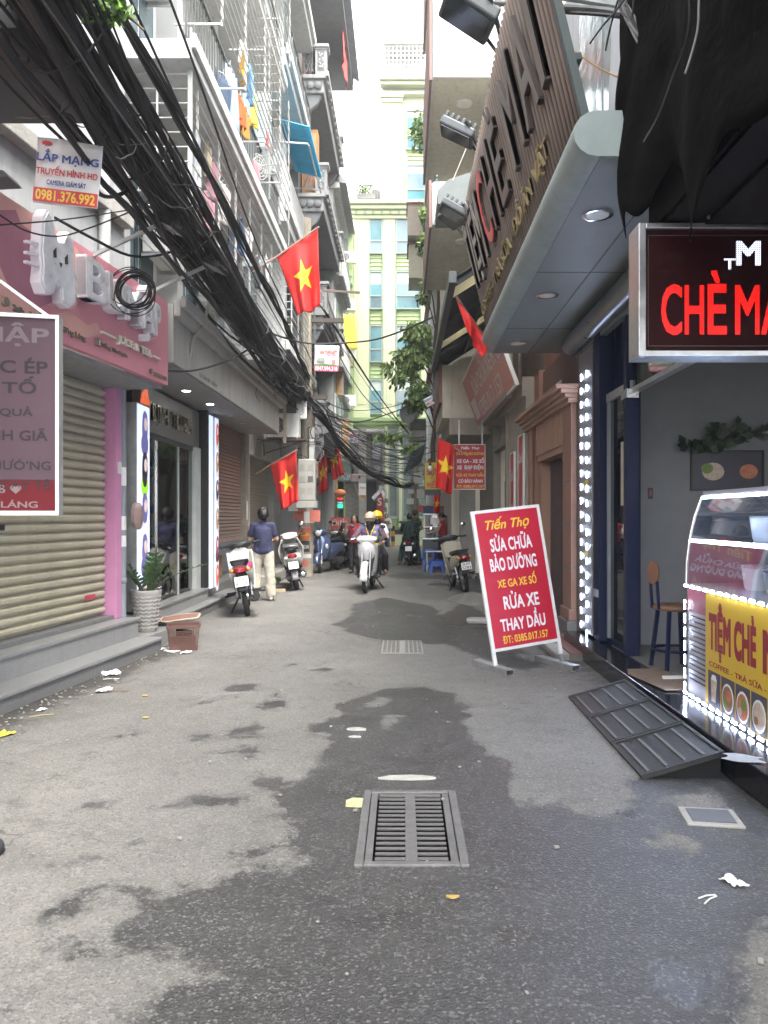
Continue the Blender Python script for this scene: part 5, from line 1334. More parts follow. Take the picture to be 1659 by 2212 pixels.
# rusty corrugated letter panel leaning over the street
RUST = None
def rust_mat():
    m = mat('rusty_sheet', (.105,.076,.062), .75, var=.3, scale=2, streak=.4, dirt=(.05,.03,.02), metal=.2)
    nt = m.node_tree; N = nt.nodes; L = nt.links; b = N['Principled BSDF']
    src = b.inputs['Base Color'].links[0].from_socket
    tc = N.new('ShaderNodeTexCoord'); n = N.new('ShaderNodeTexNoise'); n.inputs['Scale'].default_value = 9; n.inputs['Detail'].default_value = 10; n.inputs['Roughness'].default_value = .75
    L.new(tc.outputs['Object'], n.inputs['Vector'])
    r = N.new('ShaderNodeMapRange'); r.inputs[1].default_value = .60; r.inputs[2].default_value = .68; r.inputs[4].default_value = .75
    L.new(n.outputs['Fac'], r.inputs[0])
    mx = N.new('ShaderNodeMix'); mx.data_type = 'RGBA'; L.new(r.outputs[0], mx.inputs[0]); L.new(src, mx.inputs[6]); mx.inputs[7].default_value = (.30,.23,.16,1)
    # paler stripes painted on the crests, in place of light on the ridges
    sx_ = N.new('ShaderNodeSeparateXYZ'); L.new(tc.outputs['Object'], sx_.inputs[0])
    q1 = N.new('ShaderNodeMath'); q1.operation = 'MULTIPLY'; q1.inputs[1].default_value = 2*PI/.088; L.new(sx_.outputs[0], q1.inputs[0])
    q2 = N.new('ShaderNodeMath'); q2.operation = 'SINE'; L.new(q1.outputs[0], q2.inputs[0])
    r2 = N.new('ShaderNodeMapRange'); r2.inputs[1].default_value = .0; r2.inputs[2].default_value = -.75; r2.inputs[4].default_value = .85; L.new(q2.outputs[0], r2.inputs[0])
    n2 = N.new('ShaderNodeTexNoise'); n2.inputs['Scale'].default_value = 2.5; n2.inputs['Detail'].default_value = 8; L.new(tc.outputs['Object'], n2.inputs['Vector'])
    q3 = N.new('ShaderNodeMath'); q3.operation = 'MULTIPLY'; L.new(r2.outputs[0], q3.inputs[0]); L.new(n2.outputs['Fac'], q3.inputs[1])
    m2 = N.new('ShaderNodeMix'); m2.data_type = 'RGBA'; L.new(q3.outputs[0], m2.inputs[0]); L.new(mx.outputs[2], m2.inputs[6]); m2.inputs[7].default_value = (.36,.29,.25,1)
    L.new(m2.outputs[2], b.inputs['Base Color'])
    return m
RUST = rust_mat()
rs = thing('letter_panel', 'rusty corrugated sign panel with peeling raised letters above the canopy', 'sign', (1.11, 10.05, 3.86), -90)
rs.rotation_euler = (R(13.5), 0, R(-90))        # leans out over the street
PL, PH = 5.35, 1.45
def fn(u, v): return (u*PL, .017*math.sin(u*PL*2*PI/.088), v*PH)
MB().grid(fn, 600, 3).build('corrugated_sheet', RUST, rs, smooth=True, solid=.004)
MB().bar((PL+.02,0,-.05),(PL+.02,0,PH+.1),.05).bar((-.01,.05,0),(-.01,.05,PH),.03).bar((0,.05,PH+.01),(PL,.05,PH+.01),.04).bar((0,.06,.4),(PL,.06,.4),.04).build('frame', mat('frame_dgreen', (.05,.065,.065), .5), rs)
for x in (.6, 2.6, 4.6): MB().bar((x,.04,PH-.1),(x,1.0,PH-.5),.04).build('stay', GALV, rs)
PEEL = mat('peeled_letter', (.40,.38,.35), .35, metal=.4, var=.5, scale=9); REDL = mat('red_letter', (.60,.03,.03), .35, var=.12, coat=.3); BRNL = mat('brown_letter', (.13,.095,.08), .35, metal=.4, var=.4, scale=5)
LSD = mat('letter_side', (.06,.045,.04), .6)
for ch, a, b, m in (('T',.18,.50,PEEL),('I',.58,.68,PEEL),('Ệ',.76,1.08,PEEL),('M',1.14,1.56,PEEL),('C',1.70,2.16,REDL),('H',2.30,2.72,BRNL),('È',2.86,3.24,BRNL),('M',3.62,4.14,BRNL),('A',4.26,4.74,BRNL),('I',4.86,4.98,BRNL)):
    z1_ = 1.36 if ch in 'ỆÈ' else 1.22
    text(ch, LSD, rs, (a, b, .50 if ch != 'Ệ' else .42, z1_), -.019, .03, .008, name='letter')
    text(ch, m, rs, (a+.004, b-.004, .504 if ch != 'Ệ' else .424, z1_-.004), -.0495, .008, .006, name='letter_face')
OLDY = mat('old_yellow', (.32,.25,.12), .6, var=.4, scale=12)
text('COFFEE - TRÀ SỮA - ĐỒ ĂN VẶT', OLDY, rs, (.12, 4.6, .14, .38), -.019, .018, .01)
# flood lamps on the top edge
FLD = mat('lamp_grey', (.085,.095,.10), .5, var=.2)
def flood(lab, loc, rz, s=1.0, arm=(.5,.0,-.35)):
    o = thing('flood_lamp', lab, 'lamp', loc, rz, 'flood lamps over the rusty letter panel')
    m = Matrix.Rotation(R(28), 4, 'Y')
    MB().box(-.24*s,.24*s,-.19*s,.19*s,-.10*s,.02*s, m).build('housing', FLD, o, bevel=.02)
    mb = MB()
    for k in range(6): mb.box((-.22+k*.08)*s,(-.18+k*.08)*s,-.17*s,.17*s,.02*s,.09*s, m)
    mb.build('heat_sink', FLD, o, bevel=.008)
    MB().box(-.21*s,.21*s,-.16*s,.16*s,-.112*s,-.101*s, m).build('lens', GLASS_D, o)
    MB().bar((.1*s,-.2*s,0),arm,.03).bar((.1*s,.2*s,0),arm,.03).build('bracket', BLACK_M, o)
flood('flood lamp at the top of the rusty panel cut by the picture top', S(1018,18,6.6), 10, 1.0, (.35,0,-.5))
flood('middle flood lamp over the street on the rusty panel', S(992,280,8.6), -6, .85, (.32,0,-.45))
flood('far flood lamp low by the red letter', S(984,452,9.6), 6, .8, (.28,0,-.15))
flood('small flood lamp right behind the far end of the rusty panel', S(975,470,11.2), 25, .7, (.3,0,-.3))
# upper storey glass and loose grey sheet
uw = thing('upper_window', 'upper floor window with wrinkled reflective film above the canopy', 'window', RO, -90)
BOX('frame', GALV, uw, -1.2, 2.0, -.03, .018, 3.9, 7.6)
film = mat('film_glass', (.20,.26,.26), .08, var=.35, scale=2, bump=.6, bscale=2.2, spec=.9)
for k in range(3): BOX('pane', film, uw, -1.14+k*1.06, -.14+k*1.06, -.045, -.031, 3.98, 7.5)
sh_ = thing('grey_sheet', 'loose grey plastic sheet hanging over the upper window', 'sheet', RO, -90)
MB().grid(lambda u, v: (.05+.95*u+.8*v*.6, -.09+.012*math.sin(u*19+v*3), 3.9+3.6*v), 40, 8).build('sheet', mat('sheet_grey', (.40,.40,.42), .7, var=.1, scale=1, bump=.2, bscale=4), sh_, smooth=True, solid=.006)
# dark timber overhang above the viewer on the right
oh = thing('dark_overhang', 'dark brown overhanging storey at the upper right corner', 'building', (1.46, 4.5, 0), -90)
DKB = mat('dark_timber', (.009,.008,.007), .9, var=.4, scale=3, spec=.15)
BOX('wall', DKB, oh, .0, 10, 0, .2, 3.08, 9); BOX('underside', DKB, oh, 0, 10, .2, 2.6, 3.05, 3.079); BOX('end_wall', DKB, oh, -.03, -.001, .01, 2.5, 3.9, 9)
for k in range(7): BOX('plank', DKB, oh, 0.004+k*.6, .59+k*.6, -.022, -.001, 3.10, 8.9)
for k, (y_, w_) in enumerate(((-.03,.05),(-.05,.03))): MB().bar((.75+k*1.15,-.04,3.1),(.62+k*1.08,-.04,5.4),w_).build('conduit', mat('conduit', (.04,.037,.034), .7), oh)
# LED light columns on the pier
LEDM = mat('led_white', (1,1,1), .3, var=0, emit=((.62,.73,1.0), 20))
LEDH = mat('led_housing', (.45,.47,.50), .4, var=0)
led_v = MB().box(-.006,.006,-.004,0,-.010,.010).mesh('led', LEDM); pad_v = MB().box(-.011,.011,-.003,.002,-.036,.036).mesh('module', LEDH)
def led_run(par, pts, axis):
    for p in pts:
        m_ = inst('led_module', pad_v, par, p, (0, R(90) if axis == 'x' else 0, 0))
        for d in (-.022, 0, .022): inst('led', led_v, m_, (0,-.0035,d))
lc = thing('led_column', 'vertical double strip of white LED lights on the dark pier', 'light strip', (2.05, 8.62, 0), -90)
BOX('backing', mat('backing_grey', (.16,.15,.15), .5, var=.3, scale=8), lc, -.02, .60, -.075, -.062, .2, 3.25)
led_run(lc, [(.14,-.08,.26+k*.151) for k in range(19)], 'z'); led_run(lc, [(.40,-.08,.20+k*.154) for k in range(19)], 'z')
BOX('sticker', mat('sticker_yellow', (.5,.42,.06), .5), lc, .28, .42, -.079, -.0755, 1.02, 1.08); BOX('sticker', _M['sticker_yellow'], lc, .28, .42, -.079, -.0755, 1.78, 1.84)
# LED message sign
ls = thing('led_sign', 'red LED message sign in a steel frame at the right edge', 'sign', (1.335, 4.25, 0), 0)
lx0, lx1, lz0, lz1 = 0.0, 1.25, 2.36, 3.03
BOX('panel', mat('led_panel', (.018,.001,.002), .6, var=.2, scale=40, spec=.12), ls, lx0, lx1, 0, .10, lz0, lz1)
MB().box(lx0-.04,lx0,-.03,.16,lz0-.03,lz1+.03).box(lx0,lx1,-.03,.16,lz1,lz1+.03).box(lx0,lx1,-.03,.16,lz0-.03,lz0).build('frame', STEEL, ls, bevel=.003)
def ledtxt(nm, col, base):
    m = bpy.data.materials.new(nm); m.use_nodes = True; N = m.node_tree.nodes; L = m.node_tree.links; b = N['Principled BSDF']
    b.inputs['Base Color'].default_value = (.02,.0,.0,1)
    tc = N.new('ShaderNodeTexCoord'); sp_ = N.new('ShaderNodeVectorMath'); sp_.operation = 'MULTIPLY'; sp_.inputs[1].default_value = (1/.0115, 0, 1/.0115)
    L.new(tc.outputs['Object'], sp_.inputs[0]); fr = N.new('ShaderNodeVectorMath'); fr.operation = 'FRACTION'; L.new(sp_.outputs[0], fr.inputs[0])
    ds_ = N.new('ShaderNodeVectorMath'); ds_.operation = 'DISTANCE'; ds_.inputs[1].default_value = (.5,0,.5); L.new(fr.outputs[0], ds_.inputs[0])
    r = N.new('ShaderNodeMapRange'); r.inputs[1].default_value = .30; r.inputs[2].default_value = .48; r.inputs[3].default_value = base; r.inputs[4].default_value = base*.12
    L.new(ds_.outputs['Value'], r.inputs[0]); L.new(r.outputs[0], b.inputs['Emission Strength']); b.inputs['Emission Color'].default_value = (*col,1)
    return m
LR = ledtxt('led_red', (1,.006,.003), .26); LW = ledtxt('led_blue_white', (.75,.80,1), .3)
for ch, a, b, z0_, z1_ in (('C',.095,.205,2.455,2.725),('H',.225,.325,2.46,2.72),('È',.353,.45,2.46,2.80),('M',.504,.632,2.46,2.72),('A',.648,.78,2.46,2.72),('I',.80,.83,2.46,2.72)):
    text(ch, LR, ls, (a, b, z0_, z1_), -.001, .004, .015, name='letter')
text('T', LW, ls, (.44,.50,2.815,2.87), -.001, .004, .015, name='letter'); text('M', LW, ls, (.51,.635,2.84,2.965), -.001, .004, .025, name='letter'); text('Ở', LW, ls, (.71,.85,2.84,3.0), -.001, .004, .025, name='letter')
dm = MB().lathe([(.0022,-.002),(.0022,0)], 6, axis='y').mesh('dot', mat('led_dot', (.12,.12,.10), .4))
mb = MB()
for k in range(58): mb.box(.02-.002,.02+.002,-.003,-.001,lz0+.03+k*.0105-.002,lz0+.03+k*.0105+.002)
for k in range(110):
    for z in (lz0+.03, lz1-.03): mb.box(.02+k*.0105-.002,.02+k*.0105+.002,-.003,-.001,z-.002,z+.002)
tag(mb.build('border_dot', mat('led_dot2', (.16,.15,.12), .4), ls), kind='stuff')
MB().bar((.3,.05,lz1+.03),(.3,.05,3.06),.03).bar((1.0,.05,lz1+.03),(1.0,.05,3.06),.03).build('hanger', STEEL, ls)

# display counter
ct = thing('display_counter', 'LED-edged glass display counter with yellow dessert poster', 'counter', (2.04, 5.53, .178), -90)
CGR = mat('counter_grey', (.33,.32,.34), .45, var=.1); LENC = 2.6
BOX('base', CGR, ct, 0, LENC, .004, .65, 0, .78, .006)
mb = MB()
for i in range(9):
    for j in range(14): mb.box(.055+i*.032, .078+i*.032, -.001, .003, .12+j*.034, .130+j*.034)
tag(mb.build('vent_slot', BLACK_P, ct), kind='stuff')
BOX('panel', mat('counter_rose', (.32,.09,.12), .4, var=.2), ct, .02, .35, -.002, .003, .60, .775)
ps = BOX('poster', mat('poster_yellow', (.62,.42,.035), .5, var=.06), ct, .37, LENC, -.008, .003, .02, .77)
MAR = mat('poster_maroon', (.25,.015,.03), .5, var=0)
text('TIỆM CHÈ', MAR, ps, (.43, 1.10, .345, .70), -.0085, .001, .045); text('MAI', MAR, ps, (1.2, 1.6, .40, .62), -.0085, .001, .045)
text('COFFEE - TRÀ SỮA - ĐỒ ĂN VẶT', MAR, ps, (.43, 1.75, .275, .335), -.0085, .001, .014)
FOOD = [mat('food_cream', (.55,.45,.36), .5, var=.35, scale=22), mat('food_brown', (.30,.15,.07), .5, var=.4, scale=25), mat('food_orange', (.55,.20,.10), .5, var=.4, scale=20), mat('food_green', (.15,.25,.05), .5, var=.4, scale=30)]
PDK = mat('photo_dark', (.075,.07,.10), .5, var=.3, scale=12)
for k in range(5):
    a = .42 + k*.21
    ph = BOX('photo', PDK, ps, a, a+.19, -.0115, -.0085, .03, .255)
    if k == 0:
        MB().prism([(a+.06,.06),(a+.12,.06),(a+.14,.20),(a+.05,.20)], -.0135, -.012, 'xz').build('print', FOOD[0], ph); MB().prism([(a+.05,.20),(a+.14,.20),(a+.12,.235),(a+.07,.235)], -.0135, -.012, 'xz').build('print', PAPER, ph)
    else:
        def el(ox, oz, ra, rb, m, dy): MB().prism([(a+.10+ox+ra*math.cos(t), .13+oz+rb*math.sin(t)) for t in np.linspace(0,2*PI,17)[:-1]], -.012-dy-.0012, -.012-dy, 'xz').build('print', m, ph)
        el(0,0,.085,.095,PAPER,.0); el(0,0,.072,.08,FOOD[k % 3],.0016); el(.02,.02,.035,.035,FOOD[(k+1) % 4],.0032); el(-.03,-.03,.025,.025,FOOD[(k+2) % 4],.0032)
# curved glass cabinet
CG = clear_glass('cabinet_glass', (.80,.86,.95), .5, .02)
curve = [(0.0,.79),(.005,.95),(.025,1.12),(.06,1.27),(.115,1.42)]
MB().grid(lambda u, v: (u*LENC, *[curve[min(3,int(v*4))][i]+(curve[min(4,int(v*4)+1)][i]-curve[min(3,int(v*4))][i])*(v*4-min(3,int(v*4))) for i in (0,1)]), 4, 16).build('front_glass', CG, ct, smooth=True)
MB().tube([(0.0,y-.004,z) for y, z in curve], .010, 8).build('edge_rail', CHROME, ct, smooth=True)
MB().prism([(y,z) for y, z in curve]+[(.65,1.42),(.65,.79)], 0.004, .010, 'yz').build('side_glass', CG, ct)
BOX('roof', CGR, ct, 0, LENC, .115, .65, 1.422, 1.45, .004); BOX('back_panel', mat('cab_back', (.45,.48,.55), .4), ct, 0.02, LENC, .63, .65, .79, 1.42)
BOX('glass_shelf', clear_glass('shelf_glass', (.75,.85,.9), .5), ct, .015, LENC, .05, .62, 1.10, 1.112); BOX('deck', STEEL, ct, 0, LENC, .0, .65, .782, .79)
BOX('top_sheet', CG, ct, 0, LENC, .115, .6, 1.412, 1.4205)
led_run(ct, [(.03+k*.115,-.010,.775) for k in range(21)], 'x'); led_run(ct, [(.004,-.010,.05+k*.098) for k in range(7)], 'z'); led_run(ct, [(.03+k*.115,-.014,.012) for k in range(21)], 'x')
led_run(ct, [(.03+k*.062,.045,1.095) for k in range(36)], 'x'); led_run(ct, [(.05+k*.062,.120,1.405) for k in range(36)], 'x')
for k, (x, y, z, c, lab) in enumerate(((.5,.3,.79,(.5,.45,.4),'pale dessert tub in the counter under the lit shelf'),(.85,.28,.79,(.12,.12,.14),'dark dessert tub in the display counter'),(1.2,.3,.79,(.35,.10,.08),'red dessert tub in the display counter'),(.62,.3,1.112,(.62,.62,.60),'white box on the counter glass shelf'),(.95,.3,1.112,(.3,.06,.05),'red carton on the counter glass shelf'))):
    o = thing('dessert_tub', lab, 'tub', (2.04+y, 5.53-x, .178+z), 0); MB().lathe([(.09,0),(.10,.02),(.115,.14),(.12,.145),(.11,.15)], 16).build('tub', mat('tub_%d' % k, c, .4), o, smooth=True); MB().lathe([(.118,.15),(.118,.16)], 16).build('lid', GALV, o)
# bar stool, picture, small plant, cardboard
stl = thing('bar_stool', 'dark bar stool with round wooden back inside the dessert shop', 'stool', (2.28, 6.45, .178), 8)
SEAT = mat('stool_wood', (.20,.10,.05), .5, var=.3)
MB().lathe([(.17,.49),(.18,.50),(.18,.52),(.17,.53)], 22).build('seat', SEAT, stl, smooth=True)
for a in (45,135,225,315):
    ca, sa = math.cos(R(a)), math.sin(R(a)); MB().bar((ca*.20,sa*.20,0),(ca*.14,sa*.14,.49),.028).build('leg', NAVY, stl)
MB().tube([(.18*math.cos(t),.18*math.sin(t),.16) for t in np.linspace(0,2*PI,21)[:-1]], .012, 6, closed=True).build('foot_ring', NAVY, stl)
MB().bar((-.17,-.06,.5),(-.19,-.06,.78),.02).bar((-.17,.06,.5),(-.19,.06,.78),.02).build('back_post', NAVY, stl)
MB().lathe([(.095,-.012),(.10,0),(.095,.012)], 18, (-.19,0,.80), 'x').build('backrest', SEAT, stl, smooth=True)
pf = thing('food_picture', 'dark framed food picture on the grey shop wall', 'picture', (2.86, 7.585, 1.72), 0)
BOX('canvas', mat('pic_dark', (.035,.035,.055), .4, var=.3), pf, 0, .68, 0, .02, 0, .36)
MB().box(-.02,0,-.012,.014,-.02,.38).box(.68,.70,-.012,.014,-.02,.38).box(0,.68,-.012,.014,.36,.38).box(0,.68,-.012,.014,-.02,0).build('frame', BLACK_P, pf)
for cx, r_, m in ((.2,.11,FOOD[0]),(.55,.09,FOOD[2])): MB().prism([(cx+r_*math.cos(t), .17+r_*.8*math.sin(t)) for t in np.linspace(0,2*PI,17)[:-1]], -.0015, -.0002, 'xz').build('print', m, pf)
MB().prism([(.14+.06*math.cos(t), .2+.05*math.sin(t)) for t in np.linspace(0,2*PI,17)[:-1]], -.003, -.0016, 'xz').build('print', FOOD[3], pf)
sw = thing('wall_switch', 'small dark switch plate on the grey shop wall', 'switch', (2.42, 7.59, 1.62), 0); BOX('plate', BLACK_P, sw, 0, .05, 0, .012, 0, .11, .003); BOX('button', mat('switch_red', (.25,.04,.04), .5), sw, .015,.035,-.004,-.001,.03,.08)
vn = thing('wall_plant', 'trailing dark leaved plant on top of the picture frame', 'plant', (2.95, 7.55, 2.10), 0)
rr = random.Random(12); DLF = mat('dark_leaf', (.025,.045,.02), .5, var=.3)
for s_, (tx, tz) in enumerate(((-.18,.06),(.35,.22),(.55,.12),(.15,.20),(.62,.20))):
    pts = [Vector((tx*t, -.05*math.sin(t*3), tz*t+.03*math.sin(t*6+s_))) for t in np.linspace(0,1,8)]
    st_ = MB().tube(pts, .004, 5).build('stem', ZZS, vn); mb = MB()
    for p in pts[1:]:
        for q in range(3):
            d = Vector((rr.uniform(-1,1), rr.uniform(-.6,.1), rr.uniform(-.5,.8))).normalized(); l = rr.uniform(.07,.13); sd = d.cross(Vector((0,1,.2))).normalized()*l*.3
            mb.add([p, p+d*l*.5+sd, p+d*l, p+d*l*.5-sd], [(0,1,2,3)])
    mb.build('leaf', DLF, st_)
cbm = thing('cardboard_sheet', 'flattened brown cardboard lying on the shop threshold', 'cardboard', (1.98, 6.05, .18), 12)
MB().prism([(-.16,-.42),(.14,-.46),(.22,.10),(.25,.30),(-.05,.34),(-.14,.16)], 0, .006, 'xy').build('sheet', mat('cardboard_wet', (.17,.12,.085), .85, var=.3, scale=7), cbm)
nwm = thing('newspaper', 'white newspaper sheet by the stool leg', 'paper', (2.25, 6.02, .187), 5); MB().prism([(-.24,-.04),(.26,-.05),(.22,.06),(-.2,.07)], 0, .004, 'xy').build('sheet', PAPER, nwm)
# ramp with slots
rm = thing('kerb_ramp', 'dark iron kerb ramp with slotted panels leading to the shop', 'ramp', (1.32, 4.23, 0), 0)
RAMP = mat('ramp_iron', (.034,.034,.034), .5, metal=.3, var=.3, scale=10, bump=.2); RIB = mat('ramp_rib', (.11,.105,.10), .5, var=.25)
m_ = Matrix.Rotation(-math.atan2(.135,.455), 4, 'Y')
for k in range(3):
    ya = k*.63; p_ = MB().box(0,.475,ya+.004,ya+.622,-.004,.012, m_).build('panel', RAMP, rm)
    for q in range(4): MB().box(.045+q*.108,.062+q*.108,ya+.05,ya+.57,.012,.020, m_).build('rib', RIB, p_)
    MB().box(.0,.475,ya+.004,ya+.03,.012,.024, m_).box(.0,.475,ya+.596,ya+.622,.012,.024, m_).box(.0,.02,ya+.031,ya+.595,.012,.022, m_).box(.455,.475,ya+.031,ya+.595,.012,.022, m_).build('rim', RAMP, p_)
MB().prism([(0.03,0),(.44,0),(.44,.115),(.03,.001)], .03, 1.85, 'xz').build('shade_fill', DARK, rm)  # near-black block standing in for the shade under the ramp

# ================================================================ right: brown portal house
PO = (1.95, 11.85, 0)
BRP = mat('portal_brown', (.25,.135,.095), .7, var=.15, scale=2, streak=.35); BRL = mat('portal_tan', (.34,.20,.14), .7, var=.15, scale=2, streak=.3)
ph_ = thing('portal_house', 'reddish brown house with moulded portal and dark door', 'building', PO, -90)
BOX('wall', BRP, ph_, 0, 3.25, .25, 5, 0, 6)
p1 = BOX('pilaster', BRP, ph_, 0, .55, -.02, .249, .25, 2.75, .01); BOX('base', CONC_D, p1, -.03, .58, -.07, .248, 0, .249, .015); BOX('base', BRP, p1, -.02, .57, -.05, .248, .252, .38, .01)
p2 = BOX('pilaster', BRP, ph_, 2.55, 3.02, -.02, .249, .25, 2.75, .01); BOX('base', CONC_D, p2, 2.52, 3.05, -.07, .248, 0, .249, .015); BOX('base', BRP, p2, 2.53, 3.04, -.05, .248, .252, .38, .01)
for z in (.85,1.35,1.85,2.35):
    BOX('joint', CONC_D, p1, -.002, .552, -.023, .24, z, z+.012); BOX('joint', CONC_D, p2, 2.548, 3.022, -.023, .24, z, z+.012)
BOX('frieze', BRL, ph_, .56, 2.54, .02, .248, 2.24, 2.86)
for k in range(12): MB().prism([(.62+k*.158,2.32),(.74+k*.158,2.32),(.74+k*.158,2.74),(.72+k*.158,2.78),(.64+k*.158,2.78),(.62+k*.158,2.74)], -.01, .019, 'xz').build('flute', BRL, ph_, bevel=.008)
for z, pr in ((2.75,.05),(2.80,.09),(2.85,.14),(2.90,.20)): BOX('cornice', BRL, ph_, -.05-pr*.4, 3.08+pr*.4, -pr-.02, .248, z+.001, z+.05, .008)
BOX('upper_pilaster', BRP, ph_, 0.1, .5, .06, .249, 2.952, 3.6); BOX('upper_panel', mat('portal_dark', (.13,.075,.055), .6, var=.2), ph_, .6, 2.9, .1, .249, 2.952, 3.55)
text('20F', WHITE_PT, ph_, (1.55, 1.95, 3.0, 3.2), .099, .02, .02)
BOX('door_lining', BRL, ph_, .56, .75, .05, .248, 0, 2.238); BOX('door_lining', BRL, ph_, 2.4, 2.54, .05, .248, 0, 2.238)
dd = BOX('door', mat('door_plum', (.05,.032,.034), .45, var=.2), ph_, .76, 2.39, .18, .22, .08, 2.236); BOX('lock', GALV, dd, 1.9, 2.05, .165, .179, 1.15, 1.32); BOX('door_rail', _M['door_plum'], dd, 1.55, 1.6, .165, .179, .1, 2.2)
BOX('number_plate', mat('plate_blue', (.15,.20,.28), .5), ph_, 2.43, 2.52, .04, .049, 2.0, 2.25)
MB().cyl((.56,-.06,2.7),(.56,-.06,.3),.03,n=10).build('pipe', BRP, ph_)
pv = thing('pavement', 'low paved threshold with red tiles before the portal', 'pavement', (1.55, 11.6, 0), -90); tag(pv, kind='structure')
BOX('kerb', CONC, pv, .4, 3.9, -.02, .12, 0, .07, .01); BOX('bed', CONC_D, pv, -.0, 3.9, .12, .42, 0, .06)
TIL = mat('red_paver', (.20,.095,.075), .85, var=.3, scale=9); tm_ = MB().box(-.095,.095,-.06,.06,0,.014).mesh('paver', TIL)
for i in range(19):
    for j in range(2): inst('paver', tm_, pv, (.2+i*.2+(j%2)*.1, .19+j*.13, .062))
# ---------------------------------------------------------------- repair shop wall with signs
QO = (1.9, 19.0, 0)
BEI = mat('beige_wall', (.30,.275,.225), .85, var=.18, scale=1.6, streak=.5)
rw = thing('repair_shop', 'beige motorbike repair shop front with red signs', 'building', QO, -90)
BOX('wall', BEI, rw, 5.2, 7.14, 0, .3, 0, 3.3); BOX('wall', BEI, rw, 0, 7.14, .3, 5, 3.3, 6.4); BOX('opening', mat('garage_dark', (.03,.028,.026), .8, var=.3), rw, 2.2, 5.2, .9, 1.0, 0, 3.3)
BOX('inner_pier', CONC, rw, 4.0, 4.5, .15, .6, 0, 3.2); BOX('beam', BEI, rw, 0, 7.14, -.06, .299, 3.301, 3.6)
for x in (3.2, 5.12): BOX('frame_post', mat('alu_brown', (.23,.21,.18), .5, metal=.3), rw, x, x+.10, -.05, .1, 0, 3.3)
BOX('frame_head', _M['alu_brown'], rw, 3.3, 5.12, -.05, .1, 2.75, 2.85); BOX('rail', _M['alu_brown'], rw, 3.2, 7.0, -.30, -.20, 3.30, 3.38)
fd = BOX('folding_door', mat('fold_metal', (.26,.24,.20), .5, metal=.3, var=.2, streak=.4), rw, 0, 3.2, .04, .10, 0, 3.2)
fm = MB().prism([(0,.04),(.03,-.0),(.09,-.0),(.12,.04)], 0, 3.15, 'xy').mesh('leaf', _M['fold_metal'])
for k in range(25): inst('leaf', fm, fd, (.02+k*.125, -.001, .02))
tb = thing('tool_board', 'orange tools hanging inside the repair shop', 'tools', (2.15, 14.2, 1.0), 0)
BOX('board', WOOD, tb, -.25, .15, .12, .15, .1, 1.1); MB().ball((.0,0,.4),(.08,.08,.12),8).ball((.08,0,.25),(.06,.06,.1),8).build('tool', mat('tool_orange', (.45,.09,.02), .5), tb)
MB().tube([(.05+.09*math.cos(t),-.02,.55+.12*math.sin(t)) for t in np.linspace(0,2*PI,15)[:-1]], .01, 5, closed=True).build('hose', CABLE_L, tb); BOX('switch_box', OFFW, tb, -.1, .0, .08, .119, .85, .98)
STRP = mat('strip_red', (.42,.075,.08), .5, var=.12, streak=.15); FADE = mat('faded_white', (.52,.46,.44), .6, var=.1)
s1 = thing('wall_sign', 'tall red strip sign reading service words nearest the portal', 'sign', QO, -90)
frameboard(s1, 6.55, 7.02, .55, 2.72, -.03, -.002, STRP, OFFW, .02); text('Chuyên', FADE, s1, (6.57, 7.0, 2.25, 2.45), -.031, .001, .02); text('Xe ga', FADE, s1, (6.60, 6.95, 1.35, 1.6), -.031, .001, .02)
s2 = thing('wall_sign', 'shorter red strip sign left of the tall one', 'sign', QO, -90)
frameboard(s2, 5.62, 6.05, .55, 2.52, -.03, -.002, STRP, OFFW, .02); text('Sơn', FADE, s2, (5.68, 5.98, 2.05, 2.25), -.031, .001, .02); text('Xì-Hàn', FADE, s2, (5.66, 6.0, 1.5, 1.65), -.031, .001, .02)
# big leaning red billboard
SGR = mat('billboard_red', (.42,.035,.035), .3, var=.15, coat=.5)
bb = thing('billboard', 'large faded red billboard leaning out above the repair shop', 'sign', (1.62, 16.6, 3.36), -90)
bb.rotation_euler = (R(20), 0, R(-90))
frameboard(bb, 0, 5.5, 0, 1.0, 0, .05, SGR, OFFW, .03)
text('SỬA CHỮA XE MÁY', FADE, bb, (1.3, 5.3, .50, .88), -.001, .002, .012); text('0385.017.157', FADE, bb, (1.3, 4.6, .08, .36), -.001, .002, .012)
BOX('label', FADE, bb, .3, 1.1, -.002, -.0005, .12, .52)
MB().bar((1.0,.05,.9),(1.0,.8,.6),.04).bar((4.6,.05,.9),(4.6,.8,.6),.04).bar((5.3,.1,.0),(6.3,.3,.9),.04).build('stay', GALV, bb)
